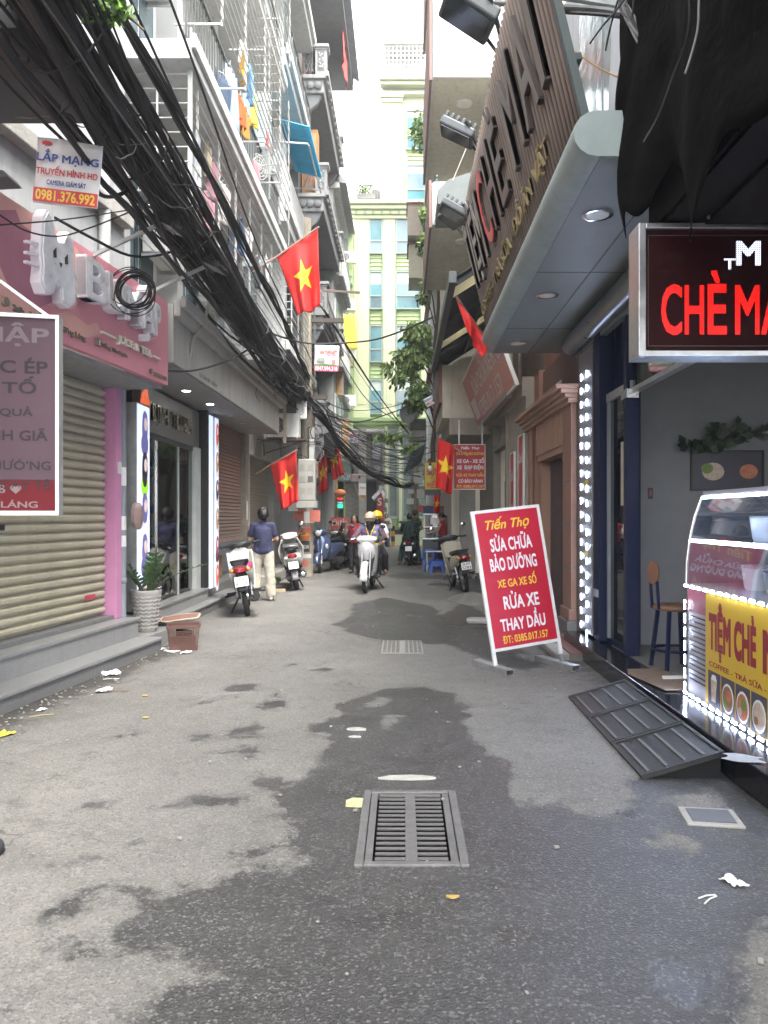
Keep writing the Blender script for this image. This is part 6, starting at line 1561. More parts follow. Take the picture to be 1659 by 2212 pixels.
# red shop sign facing up the street
t2 = thing('hanging_sign', 'red hanging repair sign with white and yellow lines facing the viewer', 'sign', (0, 15.5, 0), 0)
q0, q1 = S(981,1056,15.5), S(1047,961,15.5)
SIGR = mat('sign_crimson', (.40,.025,.03), .5, var=.1); YEL = mat('text_yellow', (.72,.50,.04), .5, var=0); TWH = mat('text_white', (.72,.72,.74), .5, var=0)
frameboard(t2, q0.x, q1.x, q0.z, q1.z, 0, .05, SIGR, OFFW, .015)
hh = q1.z - q0.z
for s, m, a, b, f0, f1, sh in (('Tiến Thọ',TWH,.22,.82,.885,.97,.3),('SỬA CHỮA BẢO DƯỠNG',YEL,.06,.97,.77,.85,0),('XE GA - XE SỐ',TWH,.08,.98,.59,.72,0),('XE  ĐẠP ĐIỆN',TWH,.09,.95,.42,.56,0),('RỬA XE THAY DẦU',YEL,.07,.98,.28,.38,0),('CÓ BẢO HÀNH',TWH,.14,.93,.14,.24,0),('ĐT: 0385.017.157',YEL,.08,.97,.03,.09,0)):
    text(s, m, t2, (q0.x+(q1.x-q0.x)*a, q0.x+(q1.x-q0.x)*b, q0.z+hh*f0, q0.z+hh*f1), -.001, .002, .02, sh)
MB().bar((q0.x+.1,.02,q1.z),(q0.x+.1,.02,q1.z+.5),.025).bar((q1.x-.05,.02,q1.z),(q1.x-.05,.02,q1.z+.5),.025).build('hanger', GALV, t2)
y2 = thing('hanging_sign', 'yellow and black noodle sign half hidden by the right flag', 'sign', (0, 18.6, 0), 0)
q0, q1 = S(918,1068,18.6), S(952,999,18.6)
frameboard(y2, q0.x, q1.x, q0.z+.12, q1.z, 0, .06, mat('sign_ochre', (.42,.30,.02), .5, var=.1), BLACK_P, .012); BOX('footer', BLACK_P, y2, q0.x, q1.x, 0, .06, q0.z-.02, q0.z+.106)
text('BÚN', SIGR, y2, (q0.x+.05, q1.x-.05, q0.z+.47, q0.z+.68), -.001, .003, .03); text('MIẾN', SIGR, y2, (q0.x+.05, q1.x-.05, q0.z+.16, q0.z+.36), -.001, .003, .03); text('/', SIGR, y2, (q0.x+.15, q0.x+.19, q0.z+.39, q0.z+.45), -.001, .003, .03)
bulb = thing('hanging_bulb', 'light bulb hanging in front of the yellow noodle sign', 'lamp', S(929,1012,18.4), 0); MB().ball((0,0,0),(.06,.06,.075),10).build('bulb', OFFW, bulb, smooth=True); MB().cyl((0,0,.06),(0,0,.13),.03).build('socket', BLACK_P, bulb)
# A-frame sign on the street
af = thing('standing_sign', 'red standing repair sign in a white frame on the street', 'sign', (0, 0, 0), 0)
L0, R0, LT, RT = Vector((.895,7.18,0)), Vector((1.52,7.38,0)), None, None
rz_ = math.degrees(math.atan2(R0.y-L0.y, R0.x-L0.x)); wid = (R0-L0).length
af.location = L0; af.rotation_euler = (R(-8), R(-6.0), R(rz_))
fz0, fz1 = .21, 1.50
MB().box(-.035,0,0,.03,.06,fz1+.02).box(wid,wid+.035,0,.03,.06,fz1+.02).box(0,wid,0,.03,fz1-.01,fz1+.02).box(0,wid,0,.03,fz0-.03,fz0).build('frame', WHITE_PT, af, bevel=.002)
BOX('board', mat('sign_magenta', (.47,.012,.035), .38, var=.08, scale=2, bump=.25, bscale=5), af, 0, wid, -.004, .02, fz0, fz1-.012)
for x in (-.03, wid+.0):
    o = MB().box(x,x+.032,.0,.028,-.02,.06).build('leg', GALV, af)
def sgt(s, m, a, b, f0, f1, bold=.03, sh=0.0):
    hh = fz1-fz0; return text(s, m, af, (wid*a, wid*b, fz0+hh*f0, fz0+hh*f1), -.005, .001, bold*.75, sh)
sgt('Tiến Thọ', YEL, .14, .84, .845, .955, .02, .35); sgt('SỬA CHỮA', TWH, .17, .83, .70, .825); sgt('BẢO DƯỠNG', TWH, .12, .86, .555, .68); sgt('XE GA XE SỐ', YEL, .19, .81, .43, .52, .02)
sgt('RỬA XE', TWH, .24, .80, .27, .395); sgt('THAY DẦU', TWH, .14, .85, .115, .25); sgt('ĐT: 0385.017.157', YEL, .14, .86, .025, .08, .02)
for x, p in ((0, L0), (1, R0)):
    o = thing('sign_foot', ('left box steel foot of the red standing sign','right box steel foot of the red standing sign')[x], 'foot', (p.x-.02+.03*x, p.y-.03, 0), rz_)
    o.parent = None
    bpy.data.objects.remove(o)
    ft_ = MB()
    for a, b, c, d in ((-.045,-.038,.0,.055),(.038,.045,.0,.055),(-.038,.038,.0,.006),(-.038,.038,.049,.055)): ft_.box(a,b,-.22,.38,c,d)
    q = ft_.build('foot', GALV, None)
    q.parent = af; q.matrix_parent_inverse = Matrix.Identity(4)
    mw = Matrix.Translation((p.x-.015+.02*x, p.y, 0)) @ Matrix.Rotation(R(rz_+8), 4, 'Z')
    bpy.context.view_layer.update()
    q.matrix_local = af.matrix_world.inverted() @ mw
mdl = thing('concrete_mound', 'rough concrete mound by the wheel behind the standing sign', 'mound', G(1025, 1300), 0); mdl.location.y += .2
rr = random.Random(2)
def fn(u, v):
    t = u*2*PI; r = v
    return (.42*r*math.cos(t)*(1+.15*math.sin(3*t)), .75*r*math.sin(t), .15*(1-r**1.6)+.03*mnoise.noise(Vector((r*3*math.cos(t), r*3*math.sin(t), 1)))*(1-r))
MB().grid(fn, 24, 8).build('mound', CONC_D, mdl, smooth=True)
for k, (px, py, a, lab) in enumerate(((1035,1345,.35,'broken concrete slab edge behind the standing sign'),(1062,1330,.22,'pale broken concrete block leaning on the sign'))):
    c = G(px, py); o = MB().prism([(-a*.5,-.12),(a*.4,-.16),(a*.55,.1),(-.1,.16),(-a*.5,.06)], 0, .06+.16*k, 'xy').build('concrete_block', CONC, loc=(c.x, c.y, 0), bevel=.02); tag(o, lab, 'concrete')

# ---------------------------------------------------------------- right: white house with parapets, awnings
WO = (2.0, 19.6, 0)
wh = thing('white_house', 'white house with projecting parapet balconies on the right', 'building', WO, -90)
REDE = mat('edge_redbrown', (.22,.13,.11), .8, var=.2, streak=.3)
BOX('wall', CREAM_W, wh, 0, 4.2, 0, 6, 3.6, 15.5)
for z, zt, nr in ((10.2,11.9,4.3),(7.35,8.15,4.1),(13.6,15.4,4.0)):
    s_ = BOX('balcony_slab', CREAM_W, wh, -.5, nr, -1.36, -.001, z, z+.14)
    BOX('parapet', WHITE_W, s_, -.5, nr, -1.42, -1.361, z-.06, zt); BOX('parapet', WHITE_W, s_, nr+.001, nr+.06, -1.40, 0, z-.05, zt); BOX('parapet_edge', REDE, s_, -.5, nr+.05, -1.47, -1.421, z-.10, zt+.05)
    MB().lathe([(.16,-.03),(.18,0)], 20, (nr-1.0,-.7,z-.001)).build('ceiling_lamp', OFFW, s_, smooth=True)
b_ = MB().box(-.1, 3.1, -1.15, -.02, 3.55, 4.7).build('lower_balcony', CREAM_W, wh, bevel=.02)
BOX('edge_beam', REDE, b_, -.12, 3.0, -1.22, -1.152, 3.9, 4.75); MB().cyl((3.12,-.55,4.35),(3.14,-.55,4.35),.52,n=28).build('arch_relief', CREAM_W, b_)
BOX('beam', BEI, wh, -.1, 3.1, -1.0, -.02, 3.2, 3.549)
rl = thing('balcony_railing', 'green washing rail on the white parapet', 'railing', WO, -90); MB().bar((3.9,-1.3,8.4),(2.4,-1.3,8.4),.03).bar((3.8,-1.3,8.1),(3.8,-1.3,8.4),.03).bar((2.6,-1.3,8.1),(2.6,-1.3,8.4),.03).build('rail', mat('rail_teal', (.10,.22,.20), .5), rl)
# corrugated awning with translucent strips
wa = thing('corrugated_awning', 'dark corrugated awning with pale translucent strips beside the vine', 'awning', (0, 0, 0), 0)
A0, A1 = Vector((.74,10.6,4.75)), Vector((2.0,10.6,5.55)); LY = 6.6
AWD = mat('awning_dark', (.085,.095,.095), .5, metal=.3, var=.2, scale=2); AWT = mat('awning_pale', (.62,.58,.44), .6, var=.12, emit=((.6,.55,.4),.0))
def strip(ya, yb, m, nm):
    n = int((yb-ya)/.02)
    MB().grid(lambda u, v: tuple(A0.lerp(A1, v) + Vector((0, ya+(yb-ya)*u, .012*math.sin((ya+(yb-ya)*u)*2*PI/.08)))), n, 2).build(nm, m, wa, smooth=True, solid=.003)
AWT = mat('translucent_sheet', (.75,.70,.52), .6, var=.1)
_b = AWT.node_tree.nodes['Principled BSDF']; _b.inputs['Transmission Weight'].default_value = .75; _b.inputs['Roughness'].default_value = .6
for ya, yb, m in ((0,.5,AWD),(.5,1.05,AWT),(1.05,3.9,AWD),(3.9,4.6,AWT),(4.6,LY,AWD)): strip(ya, yb-.002, m, 'sheet')
MB().bar(A0+Vector((-.05,0,.0)), A0+Vector((-.05,LY,0)), .10, .16).build('gutter', mat('gutter_dark', (.07,.08,.08), .5), wa); MB().bar(A0+Vector((-.05,LY-.05,-.1)), A0+Vector((-.05,LY-.05,-.75)), .05).build('downpipe', mat('gutter_dark', (.07,.08,.08), .5), wa)
for y in (.1,2.2,4.8,LY-.1): MB().bar(A0+Vector((0,y,-.06)), A1+Vector((0,y,-.06)), .04, .06).build('rafter', AWD, wa)
MB().bar(A0.lerp(A1,.5)+Vector((0,0,-.05)), A0.lerp(A1,.5)+Vector((0,LY,-.05)), .04).build('purlin', AWD, wa)
w3 = thing('canvas_awning', 'dark green cloth awning box above the far flood lamp', 'awning', S(975,440,14.2), 0)
MB().prism([(-.25,0),(.9,0),(.9,.75),(-.05,.45),(-.25,.25)], 0, 1.2, 'xz').build('box', mat('canvas_grey', (.12,.135,.13), .7, var=.2), w3)
# far right houses
h1 = plain_house('town_house', 'grey plastered house behind the climbing vine', (1.25, 27.0, 0), -90, 7.3, 5, 9.5, CREAM_W, (3.2,6.2), [(1,2,4,5.4),(4,5.2,4,5.4),(1,2,7,8.4)])
h2 = plain_house('town_house', 'narrow tall grey house at the far right corner', (1.05, 34.5, 0), -90, 7.4, 5, 13.5, GREY_W, (3.3,6.5,9.6), [(1,2,4,5.4),(4,5.2,7.2,8.6)], trim=REDE)
h3 = thing('tall_house', 'tall dark edged upper storeys at the right of the sky gap', 'building', (.98, 30.0, 9.8), -90); BOX('wall', mat('shade_grey', (.26,.27,.27), .8, var=.1, streak=.3), h3, 0, 5.8, .0, 4, 0, 15)
for z in (2.5,5.6,8.7,11.8): BOX('slab_edge', REDE, h3, -.05, 5.85, -.12, -.001, z, z+.25)
by = thing('projecting_bay', 'small beige box bay with tiled roof above the vine', 'bay', S(895,600,27.5), 0)
BOX('box', mat('bay_beige', (.42,.39,.30), .8, var=.15, streak=.3), by, -.2, .62, 0, 1.6, 0, 1.2); TL = mat('roof_tile', (.22,.13,.09), .8, var=.25)
tlm = MB().prism([(0,0),(.05,.05),(.10,0)], 0, 1.7, 'xz').mesh('tile', TL)
for k in range(9): inst('tile', tlm, by, (-.26+k*.1, -.05, 1.2))
by2 = thing('projecting_bay', 'upper tan shade box beside the vine leaves', 'bay', S(888,508,27.0), 0); BOX('box', mat('bay_tan', (.34,.29,.23), .8, var=.15), by2, -.12, .4, 0, 1.2, 0, 1.1); BOX('lid', TL, by2, -.16, .44, -.05, 1.25, 1.1, 1.16)
rb = thing('blue_cloth', 'small blue cloth among the vine leaves', 'laundry', S(927,470,20), 0); MB().prism([(0,0),(.25,.1),(.3,.6),(.1,.5)], 0, .02, 'xz').build('fabric', mat('deep_blue', (.03,.08,.35), .8), rb)
fa = thing('folded_awning', 'black folded awning panel on steel arms over the food stall', 'awning', S(892,995,20.5), 0)
MB().hexa([(-.26,0,-.38),(.22,.1,-.05),(.24,.9,.05),(-.2,.9,-.3),(-.06,0,.18),(.34,.1,.46),(.36,.9,.46),(0,.9,.2)]).build('panel', mat('awning_black', (.028,.03,.033), .6, var=.2), fa)
MB().bar((-.2,-.03,-.3),(.3,-.02,.35),.025).bar((-.06,-.03,.15),(.26,-.02,-.1),.025).bar((-.26,-.03,-.38),(.2,-.02,-.42),.03).build('arm', BLACK_M, fa)
for k, (px, py, Y, lab) in enumerate(((900,928,25,'stacked grey meter boxes on the far right wall'),(905,720,25,'grey electrical box amid the vine'))):
    o = thing('electric_box', lab, 'box', S(px, py, Y), 0); BOX('case', CONC_D, o, -.22, .3, 0, .4, 0, .35, .02); BOX('case', CONC, o, -.15, .3, .02, .4, -.32, -.002, .02); BOX('tray', CONC_D, o, -.25, .32, -.02, .42, -.37, -.322)
sd = thing('satellite_dish', 'grey satellite dish by the vine', 'dish', S(880,895,24), 30); MB().lathe([(.0,.06),(.15,.05),(.27,.0),(.28,.0),(.15,.065),(.0,.075)], 20, (0,0,0), 'y', caps=False).build('dish', GALV, sd, smooth=True); MB().bar((0,.05,0),(.35,.2,-.1),.03).build('arm', GALV, sd)
# ================================================================ utility pole, cables
def smooth_path(pts, n):
    """Catmull-Rom through pts"""
    P = [Vector(p) for p in pts]; P = [P[0]*2-P[1]] + P + [P[-1]*2-P[-2]]
    out = []; m = len(P)-3
    for i in range(n):
        t = i/(n-1)*m; k = min(m-1, int(t)); f = t-k
        a, b, c, d = P[k:k+4]
        out.append(.5*((2*b)+(c-a)*f+(2*a-5*b+4*c-d)*f*f+(3*b-a-3*c+d)*f**3))
    return out
PX0, PY0 = -2.32, 18.5
pole = thing('utility_pole', 'weathered concrete utility pole wrapped in cables and paper notices', 'pole', (PX0, PY0, 0), 0)
POLEC = mat('pole_concrete', (.36,.32,.25), .9, var=.35, scale=4, streak=.5, bump=.4, bscale=30)
MB().lathe([(.17,0),(.16,1),(.14,4),(.115,8.6),(.0,8.62)], 18, caps=False).build('shaft', POLEC, pole, smooth=True)
for q_ in ((-.9,.5,4.25),(-.6,.9,6.1)): BOX('cross_arm', mat('old_iron', (.10,.085,.07), .8, var=.3), pole, q_[0], q_[1], -.05, .05, q_[2], q_[2]+.1)
MB().box(-.55,-.2,-.22,.05,2.75,3.5).build('junction_box', CONC_D, pole, bevel=.01); BOX('panel', OFFW, pole, .10, .22, -.25, -.1, 2.6, 3.6); BOX('panel', mat('board_brown', (.22,.15,.10), .8), pole, .05, .32, -.3, -.2, 2.35, 2.75)
NOT = [mat('notice_red', (.55,.16,.12), .7, var=.2), mat('notice_orange', (.60,.14,.02), .7, var=.1), mat('notice_black', (.04,.04,.04), .7), PAPER]
for k, (a, z0_, z1_, m) in enumerate(((-.1,.88,1.12,1),(-.05,.60,.86,2),(.3,1.0,1.3,0),(.25,.45,.55,3),(-.3,.25,.4,0),(.1,1.16,1.3,3))):
    r_ = .172
    MB().grid(lambda u, v: (r_*math.sin(a+(u-.5)*1.3), -r_*math.cos(a+(u-.5)*1.3), z0_+(z1_-z0_)*v), 6, 1).build('notice', NOT[m], pole)
text('KHO HÀNG', YEL, pole, (-.12,.09,.98,1.06), -.176, .002, .02); text('0912.345', TWH, pole, (-.11,.08,.68,.76), -.176, .002, .02)
for k, (x, z, rz, s_) in enumerate(((-.12,1.48,8,.3),(.10,1.42,-20,.25),(.24,1.45,30,.25),(-.28,1.7,40,.22),(.0,1.78,10,.12))):
    BOX('hanging_card', NOT[3] if k % 2 else NOT[0], pole, x-s_/2, x+s_/2, -.24-.01*k, -.235-.01*k, z-.13, z+.14)
text('THUÊ 6', mat('ink_dark', (.1,.03,.03), .7, var=0), pole, (-.24,.0,1.5,1.58), -.2415, .001, .02)
mtr = thing('meter_cabinet', 'pale grey electric meter cabinet hanging beside the utility pole', 'cabinet', S(662, 1086, 17.6), 0)
BOX('case', mat('cab_grey', (.36,.35,.32), .6, var=.2, streak=.4), mtr, -.20, .20, 0, .25, .05, 1.0, .02); BOX('shelf', _M['cab_grey'], mtr, -.24, .24, -.03, .27, -.12, .045, .01)
for i in range(2):
    for j in range(3): BOX('meter_window', mat('meter_dark', (.10,.10,.095), .4) if (i,j) == (1,1) else mat('meter_grey', (.30,.29,.26), .5), mtr, -.15+i*.18, -.03+i*.18, -.006, -.001, .2+j*.27, .34+j*.27)
rr = random.Random(21)
bun = thing('cable_bundle', 'massive sagging bundle of black cables along the left facades', 'cables', (0, 0, 0), 0)
core = [(-1.90,1.2,4.42),(-2.0,3.0,4.40),(-2.08,5.0,4.36),(-2.14,7.6,4.32),(-2.18,10.5,4.20),(-2.22,13.5,4.12),(-2.28,16.5,4.12),(-2.30,18.4,4.22)]
cpath = smooth_path(core, 36)
for k in range(90):
    a0 = rr.uniform(0, 2*PI); rad = .30*math.sqrt(rr.random()); tw = rr.uniform(-2.2, 2.2); ph = rr.uniform(0, 6)
    pts = []
    for i, p in enumerate(cpath):
        t = i/35; r_ = rad*(1.12-.60*t)*(1+.42*math.sin(t*7+ph)); a = a0+tw*t*3
        sag = -.10*math.sin(t*PI*2+ph)*rr.uniform(.7,1.1)*(rad/.3)
        pts.append(p + Vector((r_*math.cos(a)*1.05, 0, r_*math.sin(a)*.95 + sag*.6)))
    if k < 10:
        for i in range(len(pts)): pts[i].z -= .22*math.sin(i/35*PI)*rr.uniform(.9,1.1)
    MB().tube(pts, rr.choice((.007,.009,.012,.016,.022)), 5).build('cable', CABLE if k % 7 else CABLE_G, bun, smooth=True)
for k in range(46):                                # hanging curls below the bundle
    t = rr.uniform(.28, .98); p = cpath[int(t*35)] + Vector((rr.uniform(-.15,.22), 0, -.24*(1-.3*t)))
    pts = [p]; d = Vector((rr.uniform(-1,1), rr.uniform(-.6,.6), -1)).normalized(); L_ = rr.uniform(.15,.6); q = p.copy()
    for i in range(14):
        d = (d + Vector((rr.uniform(-.7,.7), rr.uniform(-.4,.4), rr.uniform(-.5,.6)))*.8).normalized(); q = q + d*L_/12; pts.append(q.copy())
    MB().tube(smooth_path(pts, 26), .0045, 4).build('loose_wire', CABLE if k % 4 else CABLE_G, bun, smooth=True)
for k in range(9):
    i = 6+k*3; p = cpath[i]; r_ = .30*(1-.4*i/35)
    MB().tube([p+Vector((r_*math.cos(t)*1.1, .05*math.sin(t*2), r_*math.sin(t)-.02)) for t in np.linspace(0,2*PI,19)[:-1]], .009, 5, closed=True).build('tie', CABLE, bun, smooth=True)
def line(nm, lab, pts, r=.012, m=CABLE, n=24, grp=None):
    o = MB().tube(smooth_path(pts, n), r, 6).build(nm, m, None, smooth=True)
    return tag(o, lab, 'cable', grp)
b2 = thing('cable_bundle', 'thinner twisted cable bundle above the main one', 'cables', (0,0,0), 0)
for k in range(9):
    a0 = rr.uniform(0,6.28); r0 = .05*math.sqrt(rr.random())
    pts = [Vector(p)+Vector((r0*math.cos(a0+p[1]*1.2), 0, r0*math.sin(a0+p[1]*1.2))) for p in smooth_path([(-1.9,2,5.15),(-2.0,4.5,5.08),(-2.02,8,5.0),(-2.06,13,4.85),(-2.25,18.4,4.75)], 40)]
    MB().tube(pts, .014, 5).build('cable', CABLE, b2, smooth=True)
for k, (x0_, z0_, x1_, z1_, lab) in enumerate(((-1.75,5.0,-2.1,4.6,'single black cable right of the twisted bundle'),(-1.88,4.75,-2.2,4.5,'black cable between the two bundles'),(-2.05,4.95,-2.2,4.4,'black cable crossing the caged balcony'),(-1.66,5.45,-2.2,5.2,'highest black cable on the left'),(-2.2,4.8,-2.25,4.6,'black cable close to the lower cage'),(-1.95,4.85,-2.3,4.35,'black cable just above the main bundle'))):
    line('overhead_cable', lab, [(x0_,2,z0_),(x0_-.1,6,z0_-.12),((x0_+x1_)/2-.1,11,(z0_+z1_)/2-.12),(x1_,18.4,z1_)], (.011,.014,.009)[k % 3])
g2_ = thing('cable_bundle', 'black cable bundle sagging from the pole across to the right', 'cables', (0,0,0), 0)
far = [(-2.25,18.5,4.2),S(705,915,19.6),S(738,965,21),S(790,1018,23),S(835,1038,24.5),S(868,1052,25.5),S(890,1046,26)]
for k in range(11):
    o_ = Vector((rr.gauss(0,.05),0,rr.gauss(0,.06)))
    MB().tube([Vector(p)+o_*(1+.5*math.sin(i)) for i, p in enumerate(smooth_path(far, 22))], rr.choice((.012,.018,.024)), 5).build('cable', CABLE, g2_, smooth=True)
rp_ = thing('utility_pole', 'slender right hand pole buried in cables above the food stall', 'pole', (.42, 26.2, 0), 0)
MB().lathe([(.13,0),(.10,5.2)], 12).build('shaft', POLEC, rp_, smooth=True)
for k, (x, z, w_, h_, m) in enumerate(((-.05,2.55,.3,.45,OFFW),(.05,2.05,.26,.3,OFFW),(-.3,1.85,.25,.2,PAPER),(.1,1.6,.35,.22,NOT[0]),(-.25,2.2,.2,.15,mat('dish_white', (.6,.6,.6), .5)))):
    BOX('meter_box', m, rp_, x, x+w_, -.35, -.15, z, z+h_, .01)
grp = 'thin wires strung across the street'
P0 = Vector((-2.3,18.5,4.2)); P1 = Vector((.42,26.2,3.2))
for k in range(44):                                # thin wires crossing between the poles and the houses
    if k < 30:
        a = P0+Vector((rr.uniform(-.1,.2),rr.uniform(-.1,5),rr.uniform(-.9,.4))); b = P1+Vector((rr.uniform(-.2,.5),rr.uniform(-3,3),rr.uniform(-.7,1.3)))
    else:
        a = Vector((-2.2, rr.uniform(20,28), rr.uniform(2.8,4.6))); b = Vector((.9, rr.uniform(20,30), rr.uniform(2.8,4.2)))
    mid = (a+b)/2 - Vector((0,0,rr.uniform(.1,.55)))
    line('overhead_wire', 'one of the many thin wires strung across the street far ahead', [a, mid, b], rr.choice((.006,.008,.011)), CABLE_G if k % 3 else CABLE, 14, grp)
for k, (a, b, sag, r_, lab) in enumerate(((S(692,660,18.5),S(880,935,28),.15,.018,'thick cable falling from the pole top to the lower right'),(S(700,668,18.5),S(905,960,29),.25,.016,'second thick cable falling from the pole top'),(S(690,690,18.5),S(850,905,27),.5,.013,'slack cable in front of the green building'),
          (S(705,700,20),S(868,930,29),.1,.008,'thin cable crossing the cream pilaster'))):
    line('overhead_cable', lab, [a, (a+b)/2-Vector((0,0,sag)), b], r_)
line('overhead_cable', 'long black cable dipping across the street above the advert banner', [S(540,700,13.5),S(600,725,14),S(672,742,15),S(790,737,15),S(860,718,14.5),S(935,685,13)], .017)
line('overhead_cable', 'cable from the left facade to the vine house', [S(700,895,19),S(770,912,21),S(850,890,23),S(935,855,25)], .018)
line('overhead_cable', 'lower cable from the pole to the vine house', [S(690,860,19),S(750,885,21),S(840,880,23),S(925,850,25)], .012)
# tangle round the pole
mb = MB(); mb2 = MB()
for k in range(120):
    q = Vector((PX0+rr.gauss(.05,.28), PY0-.15+rr.gauss(0,.2), rr.uniform(3.0,5.3))); d = Vector((rr.uniform(-1,1),rr.uniform(-.5,.5),rr.uniform(-1,1))).normalized(); pts = [q.copy()]
    for i in range(9):
        d = (d+Vector((rr.uniform(-.8,.8),rr.uniform(-.5,.5),rr.uniform(-.9,.8)))*.6).normalized(); q = q+d*.13; pts.append(q.copy())
    (mb if k % 3 else mb2).tube(smooth_path(pts, 20), rr.uniform(.005,.013), 4)
for k in range(26):
    x = PX0+rr.uniform(-.15,.3); z = rr.uniform(4.8,5.6)
    (mb2 if k % 2 else mb).tube(smooth_path([(x,PY0-.2,z),(x+rr.uniform(-.1,.2),PY0-.25,z-.6),(x+rr.uniform(0,.3),PY0-.25,z-1.4),(x+rr.uniform(.0,.35),PY0-.2,z-2.2)], 14), .01, 4)
tag(mb.build('wire_tangle', CABLE, pole, smooth=True), kind='stuff'); tag(mb2.build('wire_tangle', CABLE_L, pole, smooth=True), kind='stuff')
for k in range(7):
    r_ = rr.uniform(.1,.22); c = Vector((rr.uniform(-.1,.35), -.28-.02*k, rr.uniform(1.6,3.6)))
    MB().tube([c+Vector((r_*math.cos(t), .02*math.sin(3*t), r_*1.2*math.sin(t))) for t in np.linspace(0,2*PI,25)[:-1]], .012, 5, closed=True).build('cable_coil', CABLE if k % 2 else CABLE_G, pole, smooth=True)
mb = MB()
for k in range(70):
    q = Vector((.42+rr.gauss(0,.2), 26.0+rr.gauss(0,.1), rr.uniform(2.4,3.8))); d = Vector((rr.uniform(-1,1),0,rr.uniform(-1,.6))).normalized(); pts = [q.copy()]
    for i in range(7):
        d = (d+Vector((rr.uniform(-.8,.8),rr.uniform(-.3,.3),rr.uniform(-.9,.6)))*.6).normalized(); q = q+d*.14; pts.append(q.copy())
    mb.tube(smooth_path(pts, 14), .009, 4)
tag(mb.build('wire_tangle', CABLE_L, rp_, smooth=True), kind='stuff')
# coil hanging in front of the pink sign, loose wires there
coil = thing('cable_coil', 'coil of black cable hanging in front of the pink sign', 'cable', (0,0,0), 0)
cc = S(291, 627, 6.9)
for k in range(9):
    r_ = .14+.012*k % .03 if k < 6 else (.18,.21,.17)[k-6]; off = Vector((rr.uniform(-.012,.012), rr.uniform(-.03,.03), rr.uniform(-.015,.01))) if k < 6 else Vector((-.06+.03*(k-6), 0, .04-.05*(k-6)))
    MB().tube([cc+off+Vector((r_*math.cos(t), .04*math.sin(t+k), r_*math.sin(t))) for t in np.linspace(0,2*PI,33)[:-1]], .0075 if k < 6 else .005, 5, closed=True).build('loop', CABLE, coil, smooth=True)
MB().tube(smooth_path([cc+Vector((.0,0,.16)), cc+Vector((.0,0,.5)), cc+Vector((.005,.2,1.05))], 10), .006, 5).build('tail', CABLE, coil)
line('loose_cable', 'black cable sagging from the pink sign to the downpipe corner', [S(118,470,6),S(200,515,6.3),S(280,552,6.8),S(345,551,7.4),S(400,530,8),S(415,500,8.4)], .012)
line('loose_cable', 'thin wire drooping across the emblem', [S(0,465,5),S(60,500,5.3),S(130,510,5.6),S(200,490,6),S(280,458,6.4)], .006)
line('loose_cable', 'thin straight wire crossing the pink sign top', [S(0,486,5.2),S(140,474,6),S(290,452,6.8)], .006)
line('loose_cable', 'white conduit hose hanging from the salon fascia', [S(450,650,9.2),S(440,700,9.2),S(418,735,9),S(408,775,9),S(385,797,9)], .02, CABLE_L)
line('loose_cable', 'black cable leaving the right end of the pink sign', [S(330,800,8.2),S(420,800,8.8),S(500,775,10),S(560,740,12)], .013)
line('loose_cable', 'thick black cable ring under the bundle by the banner', [S(200,385,5.6),S(215,418,5.7),S(240,425,5.9),S(270,415,6.2),S(285,400,6.4)], .016)
# right upper cables
line('overhead_cable', 'pale bundle of cables crossing to the dark overhang', [S(1070,5,6.2),S(1180,14,5.6),S(1290,20,5.2),S(1370,38,4.6),S(1450,90,4.4)], .02, CABLE_G)
line('overhead_cable', 'black cable below the pale one at the upper right', [S(1080,10,6.2),S(1200,25,5.6),S(1345,38,4.8),S(1400,80,4.5),S(1480,150,4.3)], .012)
line('overhead_cable', 'orange wire strung from the rusty panel to the overhang', [S(1243,112,5.2),S(1300,150,5),S(1370,178,4.6),S(1440,180,4.45)], .006, mat('wire_orange', (.40,.22,.06), .6))
line('overhead_cable', 'dark cable hanging down the overhang wall', [S(1430,20,4.35),S(1490,160,4.3),S(1540,260,4.25),S(1580,390,4.2),S(1570,440,4.18),S(1530,470,4.16)], .012, CABLE_G)
line('overhead_cable', 'wire dropping along the overhang corner', [S(1440,190,4.35),S(1434,260,4.3),S(1446,340,4.35),S(1440,390,4.4)], .008, CABLE_G)
kn = thing('cable_knot', 'knot of twisted wires and ties at the upper right', 'cables', (0,0,0), 0)
for k in range(16):
    a = S(1340+rr.uniform(-10,10), -20, 4.5); pts = [a, S(1355+rr.uniform(-12,12),30,4.42), S(1400+rr.uniform(-15,15),95+rr.uniform(-10,10),4.36), S(1470+rr.uniform(-25,25),150+rr.uniform(-15,20),4.3)]
    MB().tube(smooth_path(pts, 14), .007, 4).build('wire', CABLE if k % 3 else CABLE_G, kn, smooth=True)
for k, (px, py, r_) in enumerate(((1500,180,.07),(1490,170,.09),(1510,215,.08),(1475,150,.06))):
    c = S(px, py, 4.25); MB().tube([c+Vector((r_*math.cos(t), .02*math.sin(t), r_*math.sin(t))) for t in np.linspace(.5,2*PI,20)], .006, 5).build('loop', CABLE_G, kn, smooth=True)
tp = thing('torn_tarpaulin', 'torn black tarpaulin and dust hanging over the upper right overhang', 'tarpaulin', (1.40, 4.6, 0), -90)
def tf(u, v):
    x = -.05+1.9*u; low = 3.02+.22*math.sin(u*7)+.13*math.sin(u*17+1); z = low+(4.75-low)*v
    return (x, -.05-.07*abs(mnoise.noise(Vector((u*4, v*3, 2.0))))-.05*math.sin(u*11+v*2)*(1-v*.5), z)
MB().grid(tf, 40, 24).build('sheet', mat('tarp_black', (.004,.0037,.0034), .9, spec=.04, var=.5, scale=5, bump=.5, bscale=10), tp, smooth=True, solid=.006)
